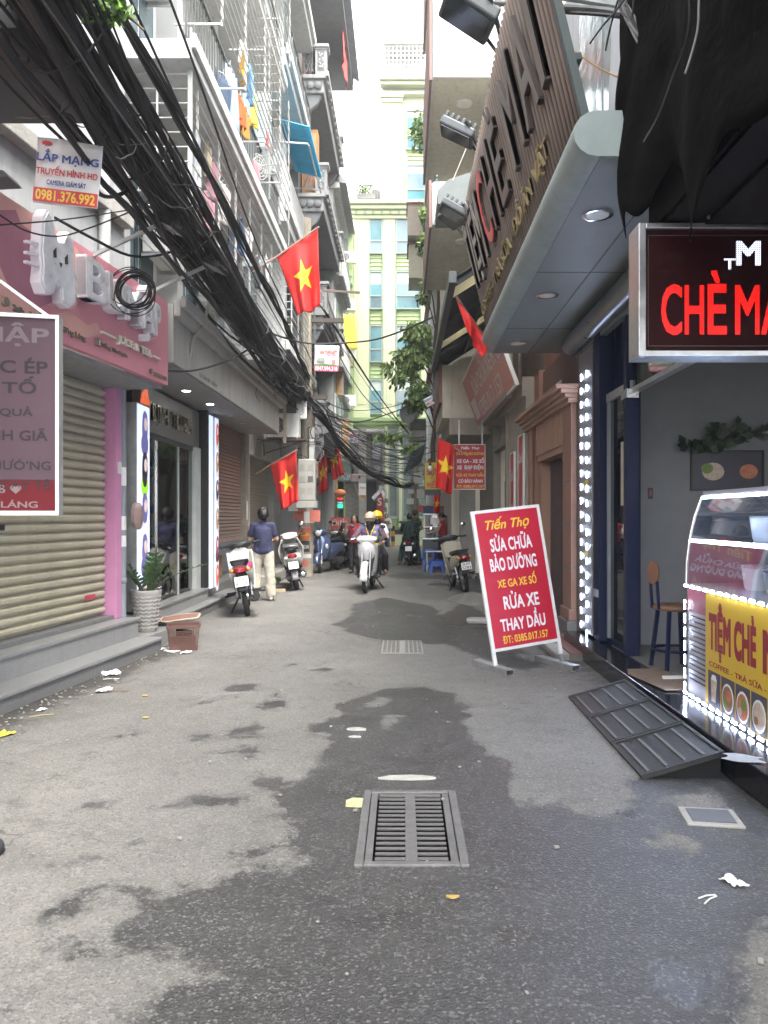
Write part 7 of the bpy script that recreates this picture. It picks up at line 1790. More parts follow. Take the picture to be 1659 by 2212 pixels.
for k in range(14):
    x = rr.uniform(.35,1.6); z = rr.uniform(3.6,4.7); pts = [Vector((x,-.2,z))]; d = Vector((rr.uniform(-1,1),rr.uniform(-.2,.2),rr.uniform(-1,.3))).normalized()
    for i in range(8):
        d = (d+Vector((rr.uniform(-.7,.7),rr.uniform(-.3,.2),rr.uniform(-.7,.5)))*.6).normalized(); pts.append(pts[-1]+d*.09)
    MB().tube(smooth_path(pts, 18), .005, 4).build('loose_wire', CABLE if k % 5 else CABLE_G, tp, smooth=True)
line('tie_cord', 'pale cord hanging from the white house balcony', [S(978,390,12),S(995,350,12),S(1015,300,12)], .008, CABLE_L)

# ---------------------------------------------------------------- adverts hanging on the cables
def banner(nm, lab, px0, py0, px1, py1, Y, rz=0, bg=None):
    a, b = S(px0, py1, Y), S(px1, py0, Y)
    o = thing(nm, lab, 'banner', (a.x, Y, a.z), rz)
    w_, h_ = b.x-a.x, b.z-a.z
    MB().grid(lambda u, v: (u*w_, .012*math.sin(u*5+v*3), v*h_), 10, 10).build('sheet', bg or mat('banner_white', (.66,.66,.66), .5, var=.1, bump=.1, bscale=8), o, smooth=True, solid=.003)
    return o, w_, h_
INKB = mat('ink_blue', (.03,.06,.28), .5, var=0); INKR = mat('ink_crimson', (.50,.03,.04), .5, var=0)
o, w_, h_ = banner('advert_banner', 'white internet advert banner with phone number hanging left under the cables', 71, 295, 206, 436, 5.15, 6)
o.rotation_euler = (0, R(4), R(8))
MB().prism([(0.004,.004),(w_-.004,.004),(w_-.004,h_*.22),(.004,h_*.22)], -.020, -.017, 'xz').build('strip', INKR, o)
for s, m, x0_, x1_, z0_, z1_ in (('LẮP MẠNG',INKB,.03,.97,.60,.82),('TRUYỀN HÌNH HD',INKR,.03,.97,.43,.58),('CAMERA GIÁM SÁT',INKB,.20,.80,.28,.37),('0981.376.992',YEL,.05,.95,.04,.19)):
    text(s, m, o, (w_*x0_, w_*x1_, h_*z0_, h_*z1_), -.0205, .001, .02)
MB().prism([(w_*.16+.035*(1 if i % 2 else .6)*math.cos(i*PI/9)*1.2, h_*.91+.02*(1 if i % 2 else .6)*math.sin(i*PI/9)) for i in range(18)], -.020, -.017, 'xz').build('star_burst', INKR, o)
o, w_, h_ = banner('advert_banner', 'white internet advert banner hanging beside the utility pole', 678, 745, 731, 802, 17.6, 0)
o.rotation_euler = (0, R(2), 0)
MB().prism([(0.004,.004),(w_-.004,.004),(w_-.004,h_*.22),(.004,h_*.22)], -.020, -.017, 'xz').build('strip', mat('ink_maroon', (.40,.03,.08), .5), o)
for s, m, x0_, x1_, z0_, z1_ in (('LẮP ĐẶT',INKR,.58,.95,.80,.88),('INTERNET',INKR,.25,.93,.66,.79),('CÁP QUANG',INKR,.50,.94,.57,.65),('0847.594.318',TWH,.05,.95,.04,.19)):
    text(s, m, o, (w_*x0_, w_*x1_, h_*z0_, h_*z1_), -.0205, .001, .02)
MB().prism([(w_*.72,h_*.27),(w_*.88,h_*.27),(w_*.88,h_*.45),(w_*.72,h_*.45)], -.020, -.017, 'xz').build('print', mat('ink_pink', (.55,.2,.2), .5), o); MB().prism([(w_*.08,h_*.38),(w_*.45,h_*.36),(w_*.4,h_*.5),(w_*.2,h_*.53)], -.020, -.017, 'xz').build('print', CONC, o)
MB().prism([(0.004,h_*.225),(w_-.004,h_*.225),(w_-.004,h_*.25),(w_*.4,h_*.30),(.004,h_*.27)], -.020, -.0172, 'xz').build('print', mat('ink_green', (.08,.25,.08), .5), o)
o, w_, h_ = banner('advert_banner', 'small white advert card hanging in the far wires', 753, 935, 773, 957, 23.5); text('MẠNG', INKR, o, (.01,w_-.01,h_*.5,h_*.85), -.0205, .001, .03); text('0981 376', INKB, o, (.02,w_-.02,h_*.12,h_*.35), -.0205, .001, .02)
o, w_, h_ = banner('advert_banner', 'tilted small advert card on the cable by the vine house', 923, 861, 944, 880, 19); o.rotation_euler = (0, R(-28), 0); text('INTERNET', INKB, o, (.01,w_-.01,h_*.6,h_*.85), -.0205, .001, .02); text('0847.594', INKR, o, (.02,w_-.02,h_*.2,h_*.45), -.0205, .001, .02)
pbm = mat('white_bag', (.62,.62,.64), .45, var=.2, bump=.4, bscale=10)
pb = thing('plastic_bag', 'white plastic bag caught in the wires above the street', 'bag', S(822,1050,25.5), 0)
MB().grid(lambda u, v: ((u-.5)*(.12+.36*v)+.05*math.sin(v*5), .12*math.sin(u*9+v*4)*v, -.50*v*(.75+.3*math.sin(u*8))+.03*math.sin(u*13)), 16, 12).build('bag', pbm, pb, smooth=True, solid=.004)
pb2 = thing('junction_box', 'small pink grey junction box hanging in the wires', 'box', S(762,1027,24.5), 10); pb2.location = S(767,1032,24.5); BOX('case', mat('box_pink', (.35,.26,.24), .6, var=.3), pb2, -.12, .12, 0, .15, -.12, .12, .02); MB().tube(smooth_path([(0,.05,-.12),(.05,.05,-.4),(.2,.05,-.7),(.28,.05,-.75)], 10), .012, 5).build('lead', CABLE_L, pb2)
pb3 = thing('splice_box', 'white splice box hanging under the sagging bundle', 'box', S(650,880,16.8), 0); BOX('case', PAPER, pb3, -.1, .12, 0, .1, -.25, .15, .02)
hb_ = thing('iron_bar', 'rusty iron bar sticking out over the street behind the big flag', 'bar', S(700,628,19), 0); MB().bar((0,0,0), S(778,632,19)-S(700,628,19), .05, .05).build('bar', mat('bar_brown', (.20,.14,.11), .7), hb_)

# ---------------------------------------------------------------- flags
def flag(lab, TL, TR, BR, BL, Y, wall, seed, dY=.25, star=True, tip=None):
    a, b, c, d = (S(*q, Y) for q in (TL, TR, BR, BL))
    a.y += dY*.3; b.y -= dY*.3
    o = thing('flag', lab, 'flag', a, 0, 'red flags with a yellow star')
    def f(u, v, off=0.0):
        p = (a.lerp(b, u)).lerp(d.lerp(c, u), v) - a
        w_ = .055*math.sin(u*8.5+seed+v*1.5)*(.25+.75*v) + .03*math.sin(u*17+seed*2+v*3)*v + .02*math.sin(v*9+seed)*u
        return (p.x, p.y + w_*1.6 + off, p.z + .015*math.sin(u*9+seed)*v)
    MB().grid(lambda u, v: f(u, v), 26, 26).build('cloth', FLAG_R, o, smooth=True, solid=.003)
    if star:
        h_ = (b-a).length; L_ = (d-a).length
        for off in (-.006, .006):
            mb = MB(); n = 5
            rings = []
            for r_ in range(n+1):
                ring = []
                for k in range(10):
                    R0_ = (.245 if k % 2 == 0 else .094)*L_*r_/n; t = k*PI/5
                    for s_ in range(4):
                        R1_ = (.245 if (k+1) % 2 == 0 else .094)*L_*r_/n; t1 = (k+1)*PI/5
                        x = R0_*math.sin(t)*(1-s_/4)+R1_*math.sin(t1)*s_/4; z = R0_*math.cos(t)*(1-s_/4)+R1_*math.cos(t1)*s_/4
                        ring.append(f(min(.99,max(.01,.52+x/h_*.95)), .5-z/L_, off))
                rings.append(ring)
            m_ = len(rings[0]); vs_ = [p for r_ in rings for p in r_]
            mb.add(vs_, [(i*m_+k, i*m_+(k+1)%m_, (i+1)*m_+(k+1)%m_, (i+1)*m_+k) for i in range(1, n) for k in range(m_)] + [(0, m_+k, m_+(k+1)%m_) for k in range(m_)])
            mb.build('star', FLAG_Y, o, smooth=True)
    w_ = S(*wall, Y+.1) - a; e_ = (b-a)*1.04
    MB().tube([w_, Vector((0,0,.01)), e_+Vector((0,0,.01))], .016, 8).build('flagpole', mat('pole_pink', (.40,.25,.20), .6), o, smooth=True)
    return o
flag('largest red star flag high on the left in front of the green wing', (597,552), (687,497), (693,662), (643,682), 12.7, (530,597), 1.0)
flag('red star flag hanging above the woman in the navy shirt', (582,1005), (641,975), (646,1082), (608,1102), 16.0, (553,1024), 2.2)
flag('red star flag right of the utility pole above the scooters', (697,968), (727,942), (743,1024), (721,1037), 23.5, (690,975), 3.4)
flag('half hidden red flag edge behind the utility pole', (686,985), (706,972), (707,1058), (690,1068), 21.3, (680,990), 4.1)
flag('red star flag hanging before the red hanging sign on the right', (947,945), (981,966), (976,1070), (941,1052), 15.2, (1010,985), 5.3)
flag('small far red flag below the noodle sign on the right', (938,1068), (951,1069), (950,1107), (938,1109), 21.5, (962,1066), 6.1)
flag('red flag seen edge on under the end of the canopy', (986,637), (1058,748), (1040,775), (1008,715), 9.9, (1080,790), 7.7, .3, False)

# ---------------------------------------------------------------- leaves
LFA = mat('leaf_light', (.21,.30,.07), .5, var=.4, scale=2.5); LFB = mat('leaf_mid', (.09,.16,.045), .5, var=.4, scale=2.5); TWG = mat('twig', (.10,.07,.045), .8)
for _m in (LFA, LFB):
    _b = _m.node_tree.nodes['Principled BSDF']; _b.inputs['Subsurface Weight'].default_value = .0
def leaves(par, c, rad, n, size, seed, nm='foliage', droop=.4, m=None):
    rr = random.Random(seed); A, B = MB(), MB()
    for k in range(n):
        d = Vector((rr.gauss(0,1), rr.gauss(0,1), rr.gauss(0,1))); d = d.normalized()*rr.random()**.45
        d *= .75+.5*mnoise.noise(Vector((d.x*2+seed, d.y*2, d.z*2)))
        p = Vector(c)+Vector((d.x*rad[0], d.y*rad[1], d.z*rad[2]))
        u = Vector((rr.uniform(-1,1), rr.uniform(-1,1), rr.uniform(-1,.5)-droop)).normalized(); s_ = size*rr.uniform(.6,1.3)
        w_ = u.cross(Vector((rr.uniform(-1,1),rr.uniform(-1,1),.6))).normalized()*s_*.2; nn = u.cross(w_).normalized()*s_*.08
        (A if rr.random() < .5+.3*d.z else B).add([p, p+u*s_*.35+w_, p+u*s_*.7+w_*.8+nn, p+u*s_-nn, p+u*s_*.7-w_*.8+nn, p+u*s_*.35-w_], [(0,1,2,3),(0,3,4,5)])
    tag(A.build(nm, m or LFA, par), kind='stuff'); tag(B.build(nm, LFB, par), kind='stuff')
vt = thing('vine_tree', 'leafy tree growing up the right hand walls before the green building', 'tree', (1.0, 24.5, 0), 0)
trunk = [(0.05,0,0),(.1,0,2),(-.05,.1,3.6),(.12,0,5),(.0,.1,6.6),(.15,0,8.4),(.05,0,10.4),(.1,0,12.4),(-.1,.2,14.2)]
MB().tube(smooth_path(trunk, 24), [.09-.0028*i for i in range(24)], 8).build('trunk', TWG, vt, smooth=True)
def clump(px, py, Y, rx, rz_, n, size, seed, droop=.4):
    p = S(px, py, Y) - Vector((1.0, 24.5, 0)); base = Vector((.05, .1, max(.5, p.z-.9)))
    br = MB().tube(smooth_path([base, base.lerp(p, .5)+Vector((0,0,.25)), p], 10), [.03-.0022*i for i in range(10)], 6).build('branch', TWG, vt, smooth=True)
    leaves(br, p, (rx, rx*.8, rz_), n, size, seed, 'foliage', droop)
clump(908,285,24,.42,.75,260,.24,1); clump(920,460,23.5,.25,.5,120,.24,2); clump(918,520,23.5,.38,.5,170,.24,3); clump(925,610,23.5,.2,.4,80,.22,4); clump(912,640,24,.2,.4,70,.22,14)
clump(898,718,23.5,.62,.5,330,.24,5,.6); clump(888,770,23.5,.78,.5,360,.24,6,.6); clump(915,745,23.5,.4,.7,240,.24,13,.5); clump(905,845,23.5,.5,.5,300,.22,7,.5); clump(880,800,23.5,.4,.35,90,.24,15,.8)
clump(860,815,23,.35,.3,45,.24,8,.9); clump(840,795,23,.3,.28,32,.24,9,.9); clump(895,872,24,.45,.3,150,.2,16,.7)
vt2 = thing('hanging_branch', 'thin leafy branch hanging into the wires over the street', 'branch', S(880,925,22), 0)
MB().tube(smooth_path([(.9,.3,.1),(.3,.1,.05),(-.3,0,-.15),(-1.0,-.1,-.25)], 14), .01, 5).build('twig', TWG, vt2)
leaves(vt2, (-.5,0,-.2), (.75,.3,.16), 60, .26, 21, 'foliage', .5); leaves(vt2, (.2,0,-.55), (.5,.3,.16), 45, .24, 22, 'foliage', .5)
vt3 = thing('leafy_branch', 'bright green leaves poking through the cables at the top left', 'branch', S(240,30,4.6), 0)
MB().tube(smooth_path([(-.4,.2,.4),(-.15,.05,.1),(.1,0,-.02),(.2,0,-.1)], 12), .008, 5).build('twig', TWG, vt3)
leaves(vt3, (-.02,-.06,.02), (.2,.12,.13), 90, .10, 31, 'foliage', .3, mat('leaf_bright', (.15,.30,.03), .5, var=.3))
fp = thing('terrace_plants', 'green potted shrubs on the lower green roof terrace', 'plant', (gX(785), GY-.3, gZ(436)), 0); BOX('planter', CONC_D, fp, -.3, .6, -.1, .2, 0, .25); leaves(fp, (.05,0,.55), (.5,.25,.4), 160, .16, 41)
fp2 = thing('balcony_plant', 'small green plant on the far left white balcony', 'plant', S(742,757,29.5), 0); BOX('planter', mat('planter_cream', (.5,.45,.25), .7), fp2, -.5, .35, 0, .4, -.6, -.2); leaves(fp2, (-.05,0,0), (.3,.2,.35), 70, .15, 42)
# dark canopy at the upper left
dc = thing('dark_canopy', 'black canopy edge cutting into the upper left corner', 'canopy', S(60,165,5.0), 0)
MB().box(-1.2,.18,-.5,.6,.0,.10).box(-1.2,.14,-.45,.5,.12,.26).build('roof', BLACK_M, dc); MB().bar((-1.0,-.4,-.16),(.2,-.4,-.13),.025).build('arm', BLACK_M, dc); MB().prism([(-1.2,.26),(.1,.26),(-.3,.8),(-1.2,1.0)], -.4, .5, 'xz').build('hood', BLACK_M, dc)
gbx = thing('wall_lamp', 'small grey box lamp on the wall at the left picture edge', 'lamp', S(2,375,5.4), 0); MB().hexa([(-.3,0,-.04),(.05,0,-.02),(.05,.2,-.02),(-.3,.2,-.04),(-.3,0,.12),(.02,0,.02),(.02,.2,.02),(-.3,.2,.12)]).build('housing', FLD, gbx); BOX('bracket', BLACK_M, gbx, -.2, -.1, .05, .1, -.2, -.041)
# ================================================================ motorbikes (own frame: forward +y, right +x)
REDLENS = mat('red_lens', (.25,.008,.012), .15, var=.1, coat=.6); AMBER = mat('amber_lens', (.55,.22,.02), .2, var=0); CLEARL = mat('clear_lens', (.62,.62,.58), .08, var=.1, coat=.8)
ENG = mat('engine_metal', (.19,.19,.19), .4, metal=.8, var=.4, scale=20); SEATM = mat('seat_vinyl', (.018,.018,.02), .5, var=.2); PLATE = mat('plate_white', (.70,.70,.68), .4, var=.05); DARKP = mat('dark_panel', (.03,.03,.032), .5, var=.2)
_wh = {}
def wheel(root, y, r, w_, spokes=True):
    k = (round(r,3), w_, spokes)
    if k not in _wh:
        t_ = MB(); n = 40
        prof = [(r-w_*.75,-w_*.42),(r-w_*.3,-w_*.5),(r-.008,-w_*.28),(r,0),(r-.008,w_*.28),(r-w_*.3,w_*.5),(r-w_*.75,w_*.42)]
        t_.lathe(prof, n, axis='x', caps=False)
        rim_ = MB().lathe([(r-w_*.72,-w_*.4),(r-w_*.9,-w_*.3),(r-w_*.9,w_*.3),(r-w_*.72,w_*.4)], n, axis='x', caps=False)
        rim_.lathe([(.045,-.05),(.05,-.03),(.05,.03),(.045,.05)], 14, axis='x')
        for q in range(18 if spokes else 5):
            a = 2*PI*q/(18 if spokes else 5)
            s_ = (.02 if q % 2 else -.02) if spokes else 0
            rim_.bar((s_, .045*math.cos(a), .045*math.sin(a)), (0, (r-w_*.85)*math.cos(a+(.12 if q % 2 else -.12)*spokes), (r-w_*.85)*math.sin(a+(.12 if q % 2 else -.12)*spokes)), .006 if spokes else .035, .006 if spokes else .03, (1,0,0))
        _wh[k] = (t_.mesh('tyre', RUBBER, True), rim_.mesh('rim', STEEL if spokes else DARKP), MB().lathe([(.085,-.012),(.09,0),(.085,.012)], 18, (-.045,0,0), 'x').mesh('brake_disc', STEEL))
    a, b, c = _wh[k]
    h = inst('wheel', c, root, (0, y, r)); inst('tyre', a, h); inst('rim', b, h)
    return h
def plate(root, y, z, s, tilt=-12, blank=False):
    p_ = BOX('number_plate', PLATE, root, -.095, .095, -.004, 0, -.07, .07, .003); p_.location = (0, y, z); p_.rotation_euler = (R(tilt), 0, 0)
    if not blank:
        text(s[0], BLACK_P, p_, (-.075,.075,.008,.055), -.0045, .0008, .012); text(s[1], BLACK_P, p_, (-.08,.08,-.055,-.008), -.0045, .0008, .012)
    return p_
def mirrors(root, y, z, m=BLACK_P, sp=.30):
    for sx in (-1, 1):
        MB().tube(smooth_path([(sx*.2,y,z),(sx*(sp-.03),y-.02,z+.12),(sx*sp,y-.02,z+.19)], 8), .006, 6).build('mirror_arm', m, root, smooth=True)
        MB().ball((sx*sp,y-.03,z+.22), (.055,.018,.04), 12).build('mirror', m, root, smooth=True)
def bars(root, y, z, w_=.33, turn=0):
    t = R(turn)
    def q(x, dy, dz): return (x*math.cos(t)-dy*math.sin(t), y+x*math.sin(t)+dy*math.cos(t), z+dz)
    MB().tube(smooth_path([q(-w_,-.06,.0),q(-.2,-.02,.01),q(0,.03,0),q(.2,-.02,.01),q(w_,-.06,0)], 16), .013, 8).build('handlebar', BLACK_M, root, smooth=True)
    for sx in (-1, 1):
        MB().tube([q(sx*(w_-.10),-.05,.0), q(sx*(w_+.02),-.065,0)], .019, 10).build('grip', RUBBER, root, smooth=True)
        MB().tube([q(sx*(w_-.11),-.01,.0), q(sx*(w_-.02),.025,-.01)], .006, 6).build('brake_lever', STEEL, root)
    return q
def underbone(lab, loc, rz, lean, cb, ct, pl, front=False, turn=0, grp='parked and ridden motorbikes', cowl=None, pink=False, name='motorbike'):
    o = thing(name, lab, 'motorbike', loc, rz, grp); o.rotation_euler = (0, R(lean), R(rz))
    wheel(o, 0, .28, .075); wheel(o, 1.22, .28, .068)
    for sx in (-1, 1):
        MB().cyl((sx*.075,1.22,.28), (sx*.08,1.06,.76), .022, .026, 10).build('fork_leg', STEEL if cb is not DARKP else BLACK_M, o, smooth=True)
        MB().cyl((sx*.105,.02,.29), (sx*.115,.12,.60), .024, n=10).build('shock_absorber', STEEL, o, smooth=True)
        # leg shield: a curved wing each side
        def fn(u, v):
            z = .30+.62*v; x = sx*(.075 + (.05+.07*math.sin(min(1,.15+v)*PI*.55))*u); y = 1.00 - .12*(1-v) - .26*u**1.6*(1-.3*v)
            return (x, y, z)
        MB().grid(fn, 8, 10).build('leg_shield', cb, o, smooth=True, solid=.012)
        MB().loft([(.52,sx*.10,.50,.035,.10,2.5),(.25,sx*.125,.56,.04,.12,2.5),(-.05,sx*.125,.64,.045,.09,2.5),(-.36,sx*.09,.70,.03,.05,2.5)], 12).build('side_cover', cb, o, smooth=True)
        MB().cyl((sx*.12,.42,.30), (sx*.30,.42,.29), .016, n=8).build('foot_peg', RUBBER, o)
        MB().cyl((sx*.11,.02,.36), (sx*.25,.02,.36), .014, n=8).build('rear_foot_peg', RUBBER, o)
        MB().ball((sx*.115,-.40,.70), (.035,.03,.028), 10).build('rear_indicator', AMBER, o, smooth=True)
    MB().loft([(1.10,0,.88,.05,.07,2.1),(1.07,0,.83,.10,.14,2.3),(1.00,0,.80,.17,.19,2.4),(.90,0,.80,.16,.17,2.4)], 18).build('front_cover', cb, o, smooth=True)
    MB().prism([(-.16,.72),(0,.60),(.16,.72),(.10,.40),(-.10,.40)], .93, .985, 'xz').build('inner_panel', DARKP, o)
    def fen(u, v):
        a = R(-5+155*u); r_ = .315+.012*math.sin(PI*v); return ((v-.5)*.135, 1.22+r_*math.cos(a), .28+r_*math.sin(a)-.02*abs(v-.5)*2)
    MB().grid(fen, 18, 6).build('front_fender', cb, o, smooth=True, solid=.008)
    MB().loft([(1.07,0,1.00,.10,.055,2.2),(1.04,0,1.00,.17,.075,2.4),(.97,0,1.01,.20,.07,2.6),(.90,0,1.02,.15,.05,2.6),(.86,0,1.02,.10,.03,2.4)], 18).build('handlebar_cowl', cowl or cb, o, smooth=True)
    MB().loft([(1.088,0,1.0,.06,.03,2.2),(1.065,0,1.0,.115,.05,2.3),(1.04,0,1.0,.12,.055,2.4)], 18).build('headlight', CLEARL, o, smooth=True)
    for sx in (-1, 1): MB().ball((sx*.15,1.03,1.0), (.045,.03,.03), 10).build('front_indicator', CLEARL if front else AMBER, o, smooth=True)
    bars(o, .90, 1.02, .33, turn); 
    MB().cyl((0,.92,.98), (0,1.02,.74), .03, n=10).build('steering_stem', DARKP, o)
    MB().loft([(.62,0,.70,.06,.03,2.3),(.50,0,.74,.115,.045,2.6),(.2,0,.765,.135,.05,2.8),(-.15,0,.79,.125,.05,2.8),(-.36,0,.80,.085,.035,2.5)], 16).build('seat', SEATM, o, smooth=True)
    MB().loft([(.2,0,.66,.10,.07,2.5),(-.1,0,.69,.12,.075,2.6),(-.33,0,.72,.115,.065,2.6),(-.45,0,.73,.08,.045,2.4)], 16).build('tail_cowl', ct, o, smooth=True)
    MB().loft([(-.36,0,.695,.11,.045,2.6),(-.44,0,.70,.095,.045,2.6),(-.475,0,.705,.06,.03,2.4)], 14).build('tail_light', REDLENS, o, smooth=True)
    MB().tube(smooth_path([(-.11,-.05,.80),(-.12,-.3,.83),(-.06,-.44,.84),(.06,-.44,.84),(.12,-.3,.83),(.11,-.05,.80)], 20), .012, 8).build('grab_rail', BLACK_M, o, smooth=True)
    def rfen(u, v):
        a = R(60+105*u); r_ = .33; return ((v-.5)*.14, r_*math.cos(a), .28+r_*math.sin(a)+.02)
    MB().grid(rfen, 14, 4).build('rear_fender', DARKP, o, smooth=True, solid=.008)
    MB().bar((0,-.36,.66),(0,-.46,.42),.10,.012).build('mud_flap', DARKP, o)
    if pl: plate(o, -.475, .545, pl, -14)
    MB().ball((0,.56,.34), (.13,.20,.12), 14).cyl((0,.62,.36),(0,.86,.42),.075,n=14).lathe([(.09,-.14),(.10,-.12),(.10,.12),(.09,.14)], 16, (0,.48,.33), 'x').build('engine', ENG, o, smooth=True)
    MB().tube(smooth_path([(.06,.85,.36),(.11,.6,.20),(.15,.25,.22),(.165,.05,.27)], 12), .02, 8).build('exhaust_pipe', CHROME, o, smooth=True)
    MB().lathe([(.03,.08),(.048,.05),(.052,-.34),(.046,-.36),(.03,-.362)], 16, (.165,0,.29), 'y').build('muffler', BLACK_M if pink else CHROME, o, smooth=True); MB().lathe([(.03,-.364),(.03,-.358)], 12, (.165,0,.29), 'y').build('muffler_hole', BLACK_P, o)
    MB().bar((-.08,.0,.28),(-.09,.55,.32),.05,.03).bar((.08,.0,.28),(.09,.55,.32),.05,.03).build('swing_arm', BLACK_M, o)
    MB().bar((-.10,.40,.25),(-.26,.32,.015),.022).build('side_stand', BLACK_M, o)
    if pink: MB().loft([(-.10,.14,.72,.02,.05,2.4),(-.2,.15,.74,.03,.055,2.4),(-.3,.13,.74,.02,.045,2.4)], 10).build('pink_panel', mat('pink_panel', (.50,.05,.16), .4), o, smooth=True)
    return o
def scooter(lab, loc, rz, lean, cb, pl, style='retro', grp='parked and ridden motorbikes', turn=0, blank=False, name='scooter'):
    o = thing(name, lab, 'motorbike', loc, rz, grp); o.rotation_euler = (0, R(lean), R(rz))
    r_ = .235; fy = 1.24
    wheel(o, 0, r_, .105, False); fw = wheel(o, fy, r_, .095, False); fw.rotation_euler = (0,0,R(turn))
    for sx in (-1, 1): MB().cyl((sx*.07,fy,r_), (sx*.06,fy-.13,.66), .022, n=10).build('fork_leg', STEEL, o, smooth=True)
    def fen(u, v):
        a = R(5+150*u); q = .275+.02*math.sin(PI*v); return ((v-.5)*.19, fy+q*math.cos(a), r_+q*math.sin(a)-.05*abs(v-.5)**1.5*2)
    MB().grid(fen, 18, 8).build('front_fender', cb, o, smooth=True, solid=.008)
    # front apron
    def apron(u, v):
        z = .33+.66*v; hw = (.13+.13*math.sin(min(1,v*1.25)*PI*.62))*(1-.35*max(0,v-.72)/.28); x = (u-.5)*2*hw
        return (x, fy-.02-.16*v-.19*(abs(u-.5)*2)**2.2, z)
    MB().grid(apron, 18, 14).build('front_apron', cb, o, smooth=True, solid=.014)
    MB().loft([(fy-.02,0,.62,.03,.15,2.2),(fy-.05,0,.62,.055,.20,2.4),(fy-.10,0,.64,.05,.22,2.4)], 12).build('centre_tie', cb if style == 'retro' else DARKP, o, smooth=True)
    MB().grid(lambda u, v: ((u-.5)*.36, fy-.30-.10*math.sin(PI*v), .36+.56*v), 8, 8).build('inner_apron', DARKP, o, smooth=True, solid=.02)
    MB().loft([(.98,0,.33,.15,.045,3),(.70,0,.31,.17,.045,3.2),(.45,0,.33,.15,.06,3)], 14).build('floor_board', DARKP, o, smooth=True)
    MB().loft([(.56,0,.55,.09,.20,2.6),(.46,0,.56,.15,.21,2.8),(.15,0,.60,.185,.17,2.6),(-.15,0,.62,.18,.14,2.5),(-.38,0,.65,.12,.09,2.3),(-.47,0,.67,.05,.04,2.2)], 18).build('rear_body', cb, o, smooth=True)
    MB().loft([(.56,0,.79,.08,.03,2.4),(.45,0,.80,.14,.05,2.6),(.1,0,.82,.16,.055,2.8),(-.25,0,.84,.13,.05,2.6),(-.38,0,.83,.07,.03,2.4)], 16).build('seat', SEATM, o, smooth=True)
    MB().loft([(fy-.12,0,1.03,.07,.06,2.2),(fy-.17,0,1.03,.15,.09,2.4),(fy-.27,0,1.04,.19,.08,2.6),(fy-.36,0,1.04,.12,.05,2.4)], 18).build('handlebar_cowl', cb, o, smooth=True)
    MB().lathe([(.0,.035),(.055,.03),(.08,.005),(.085,-.03)], 20, (0,fy-.13,1.02), 'y', caps=False).build('headlight', CLEARL, o, smooth=True)
    MB().lathe([(.085,.01),(.095,.005),(.095,-.03)], 20, (0,fy-.13,1.02), 'y', caps=False).build('headlight_ring', CHROME, o, smooth=True)
    for sx in (-1, 1):
        MB().loft([(fy-.16,sx*.17,.66,.02,.05,2.2),(fy-.19,sx*.185,.66,.035,.07,2.2),(fy-.25,sx*.19,.66,.02,.06,2.2)], 10).build('front_indicator', CLEARL, o, smooth=True)
        MB().ball((sx*.12,-.40,.66), (.045,.04,.035), 10).build('rear_indicator', CLEARL, o, smooth=True)
        MB().cyl((sx*.12,.02,.26), (sx*.11,.05,.56), .025, n=10).build('shock_absorber', BLACK_M, o, smooth=True)
    bars(o, fy-.30, 1.05, .33, turn*.6); mirrors(o, fy-.30, 1.05, BLACK_P if style == 'retro' else CHROME)
    MB().loft([(-.40,0,.69,.10,.05,2.5),(-.455,0,.69,.085,.045,2.5),(-.49,0,.69,.05,.03,2.3)], 14).build('tail_light', REDLENS, o, smooth=True)
    MB().tube(smooth_path([(-.13,-.1,.82),(-.13,-.36,.87),(0,-.46,.89),(.13,-.36,.87),(.13,-.1,.82)], 18), .013, 8).build('grab_rail', BLACK_M if style == 'retro' else GALV, o, smooth=True)
    MB().loft([(-.30,0,.52,.13,.08,2.6),(-.40,0,.50,.11,.07,2.6),(-.47,0,.47,.09,.06,2.5)], 14).build('tail_panel', DARKP, o, smooth=True)
    MB().grid(lambda u, v: ((v-.5)*.13, -.30*math.cos(R(70-75*u))-.08, .25+.30*math.sin(R(70-75*u))), 8, 4).build('mud_flap', GALV if style == 'sport' else DARKP, o, smooth=True, solid=.008)
    if pl or blank: plate(o, -.50, .52, pl, -14, blank)
    MB().ball((-.09,.05,.27), (.09,.24,.10), 14).ball((-.03,.32,.30), (.12,.16,.10), 12).build('engine', ENG, o, smooth=True)
    MB().lathe([(.03,.2),(.06,.16),(.07,-.2),(.062,-.26),(.03,-.262)], 18, (.165,0,.31), 'y').build('muffler', BLACK_M, o, smooth=True); MB().lathe([(.035,-.268),(.05,-.264),(.05,-.25)], 14, (.165,0,.31), 'y').build('muffler_tip', CHROME, o, smooth=True)
    MB().bar((-.06,.30,.22),(-.16,.24,.015),.022).bar((.06,.30,.22),(.14,.24,.015),.022).build('centre_stand', BLACK_M, o)
    return o
PEARL = mat('pearl_white', (.64,.63,.58), .3, var=.06, coat=.5); WINE = mat('wine_panel', (.085,.006,.012), .25, var=.1, coat=.6); BLUEM = mat('metal_blue', (.075,.105,.20), .3, metal=.35, var=.08, coat=.6)
SILVW = mat('silver_white', (.66,.66,.66), .28, metal=.1, var=.05, coat=.5); CREAMB = mat('cream_bike', (.50,.46,.36), .4, var=.12, coat=.3, streak=.15)
def rear_at(px, py): q = G(px, py); return (q.x, q.y, 0)
b1 = underbone('underbone motorbike with wine tail, plate 29-P1 875.26, parked by the steps', rear_at(536,1330), 11, -9, PEARL, WINE, ('29-P1','875.26'), turn=30, cowl=DARKP, pink=True)
sc2 = scooter('white scooter seen from behind beside the utility pole', rear_at(641,1274), 9, -8, PEARL, ('29-D1','171.32'), 'sport', turn=18)
sc3 = scooter('metallic blue scooter facing the viewer beyond the utility pole', (-1.74, 20.80, 0), 163, 7, BLUEM, None, 'retro', turn=22)
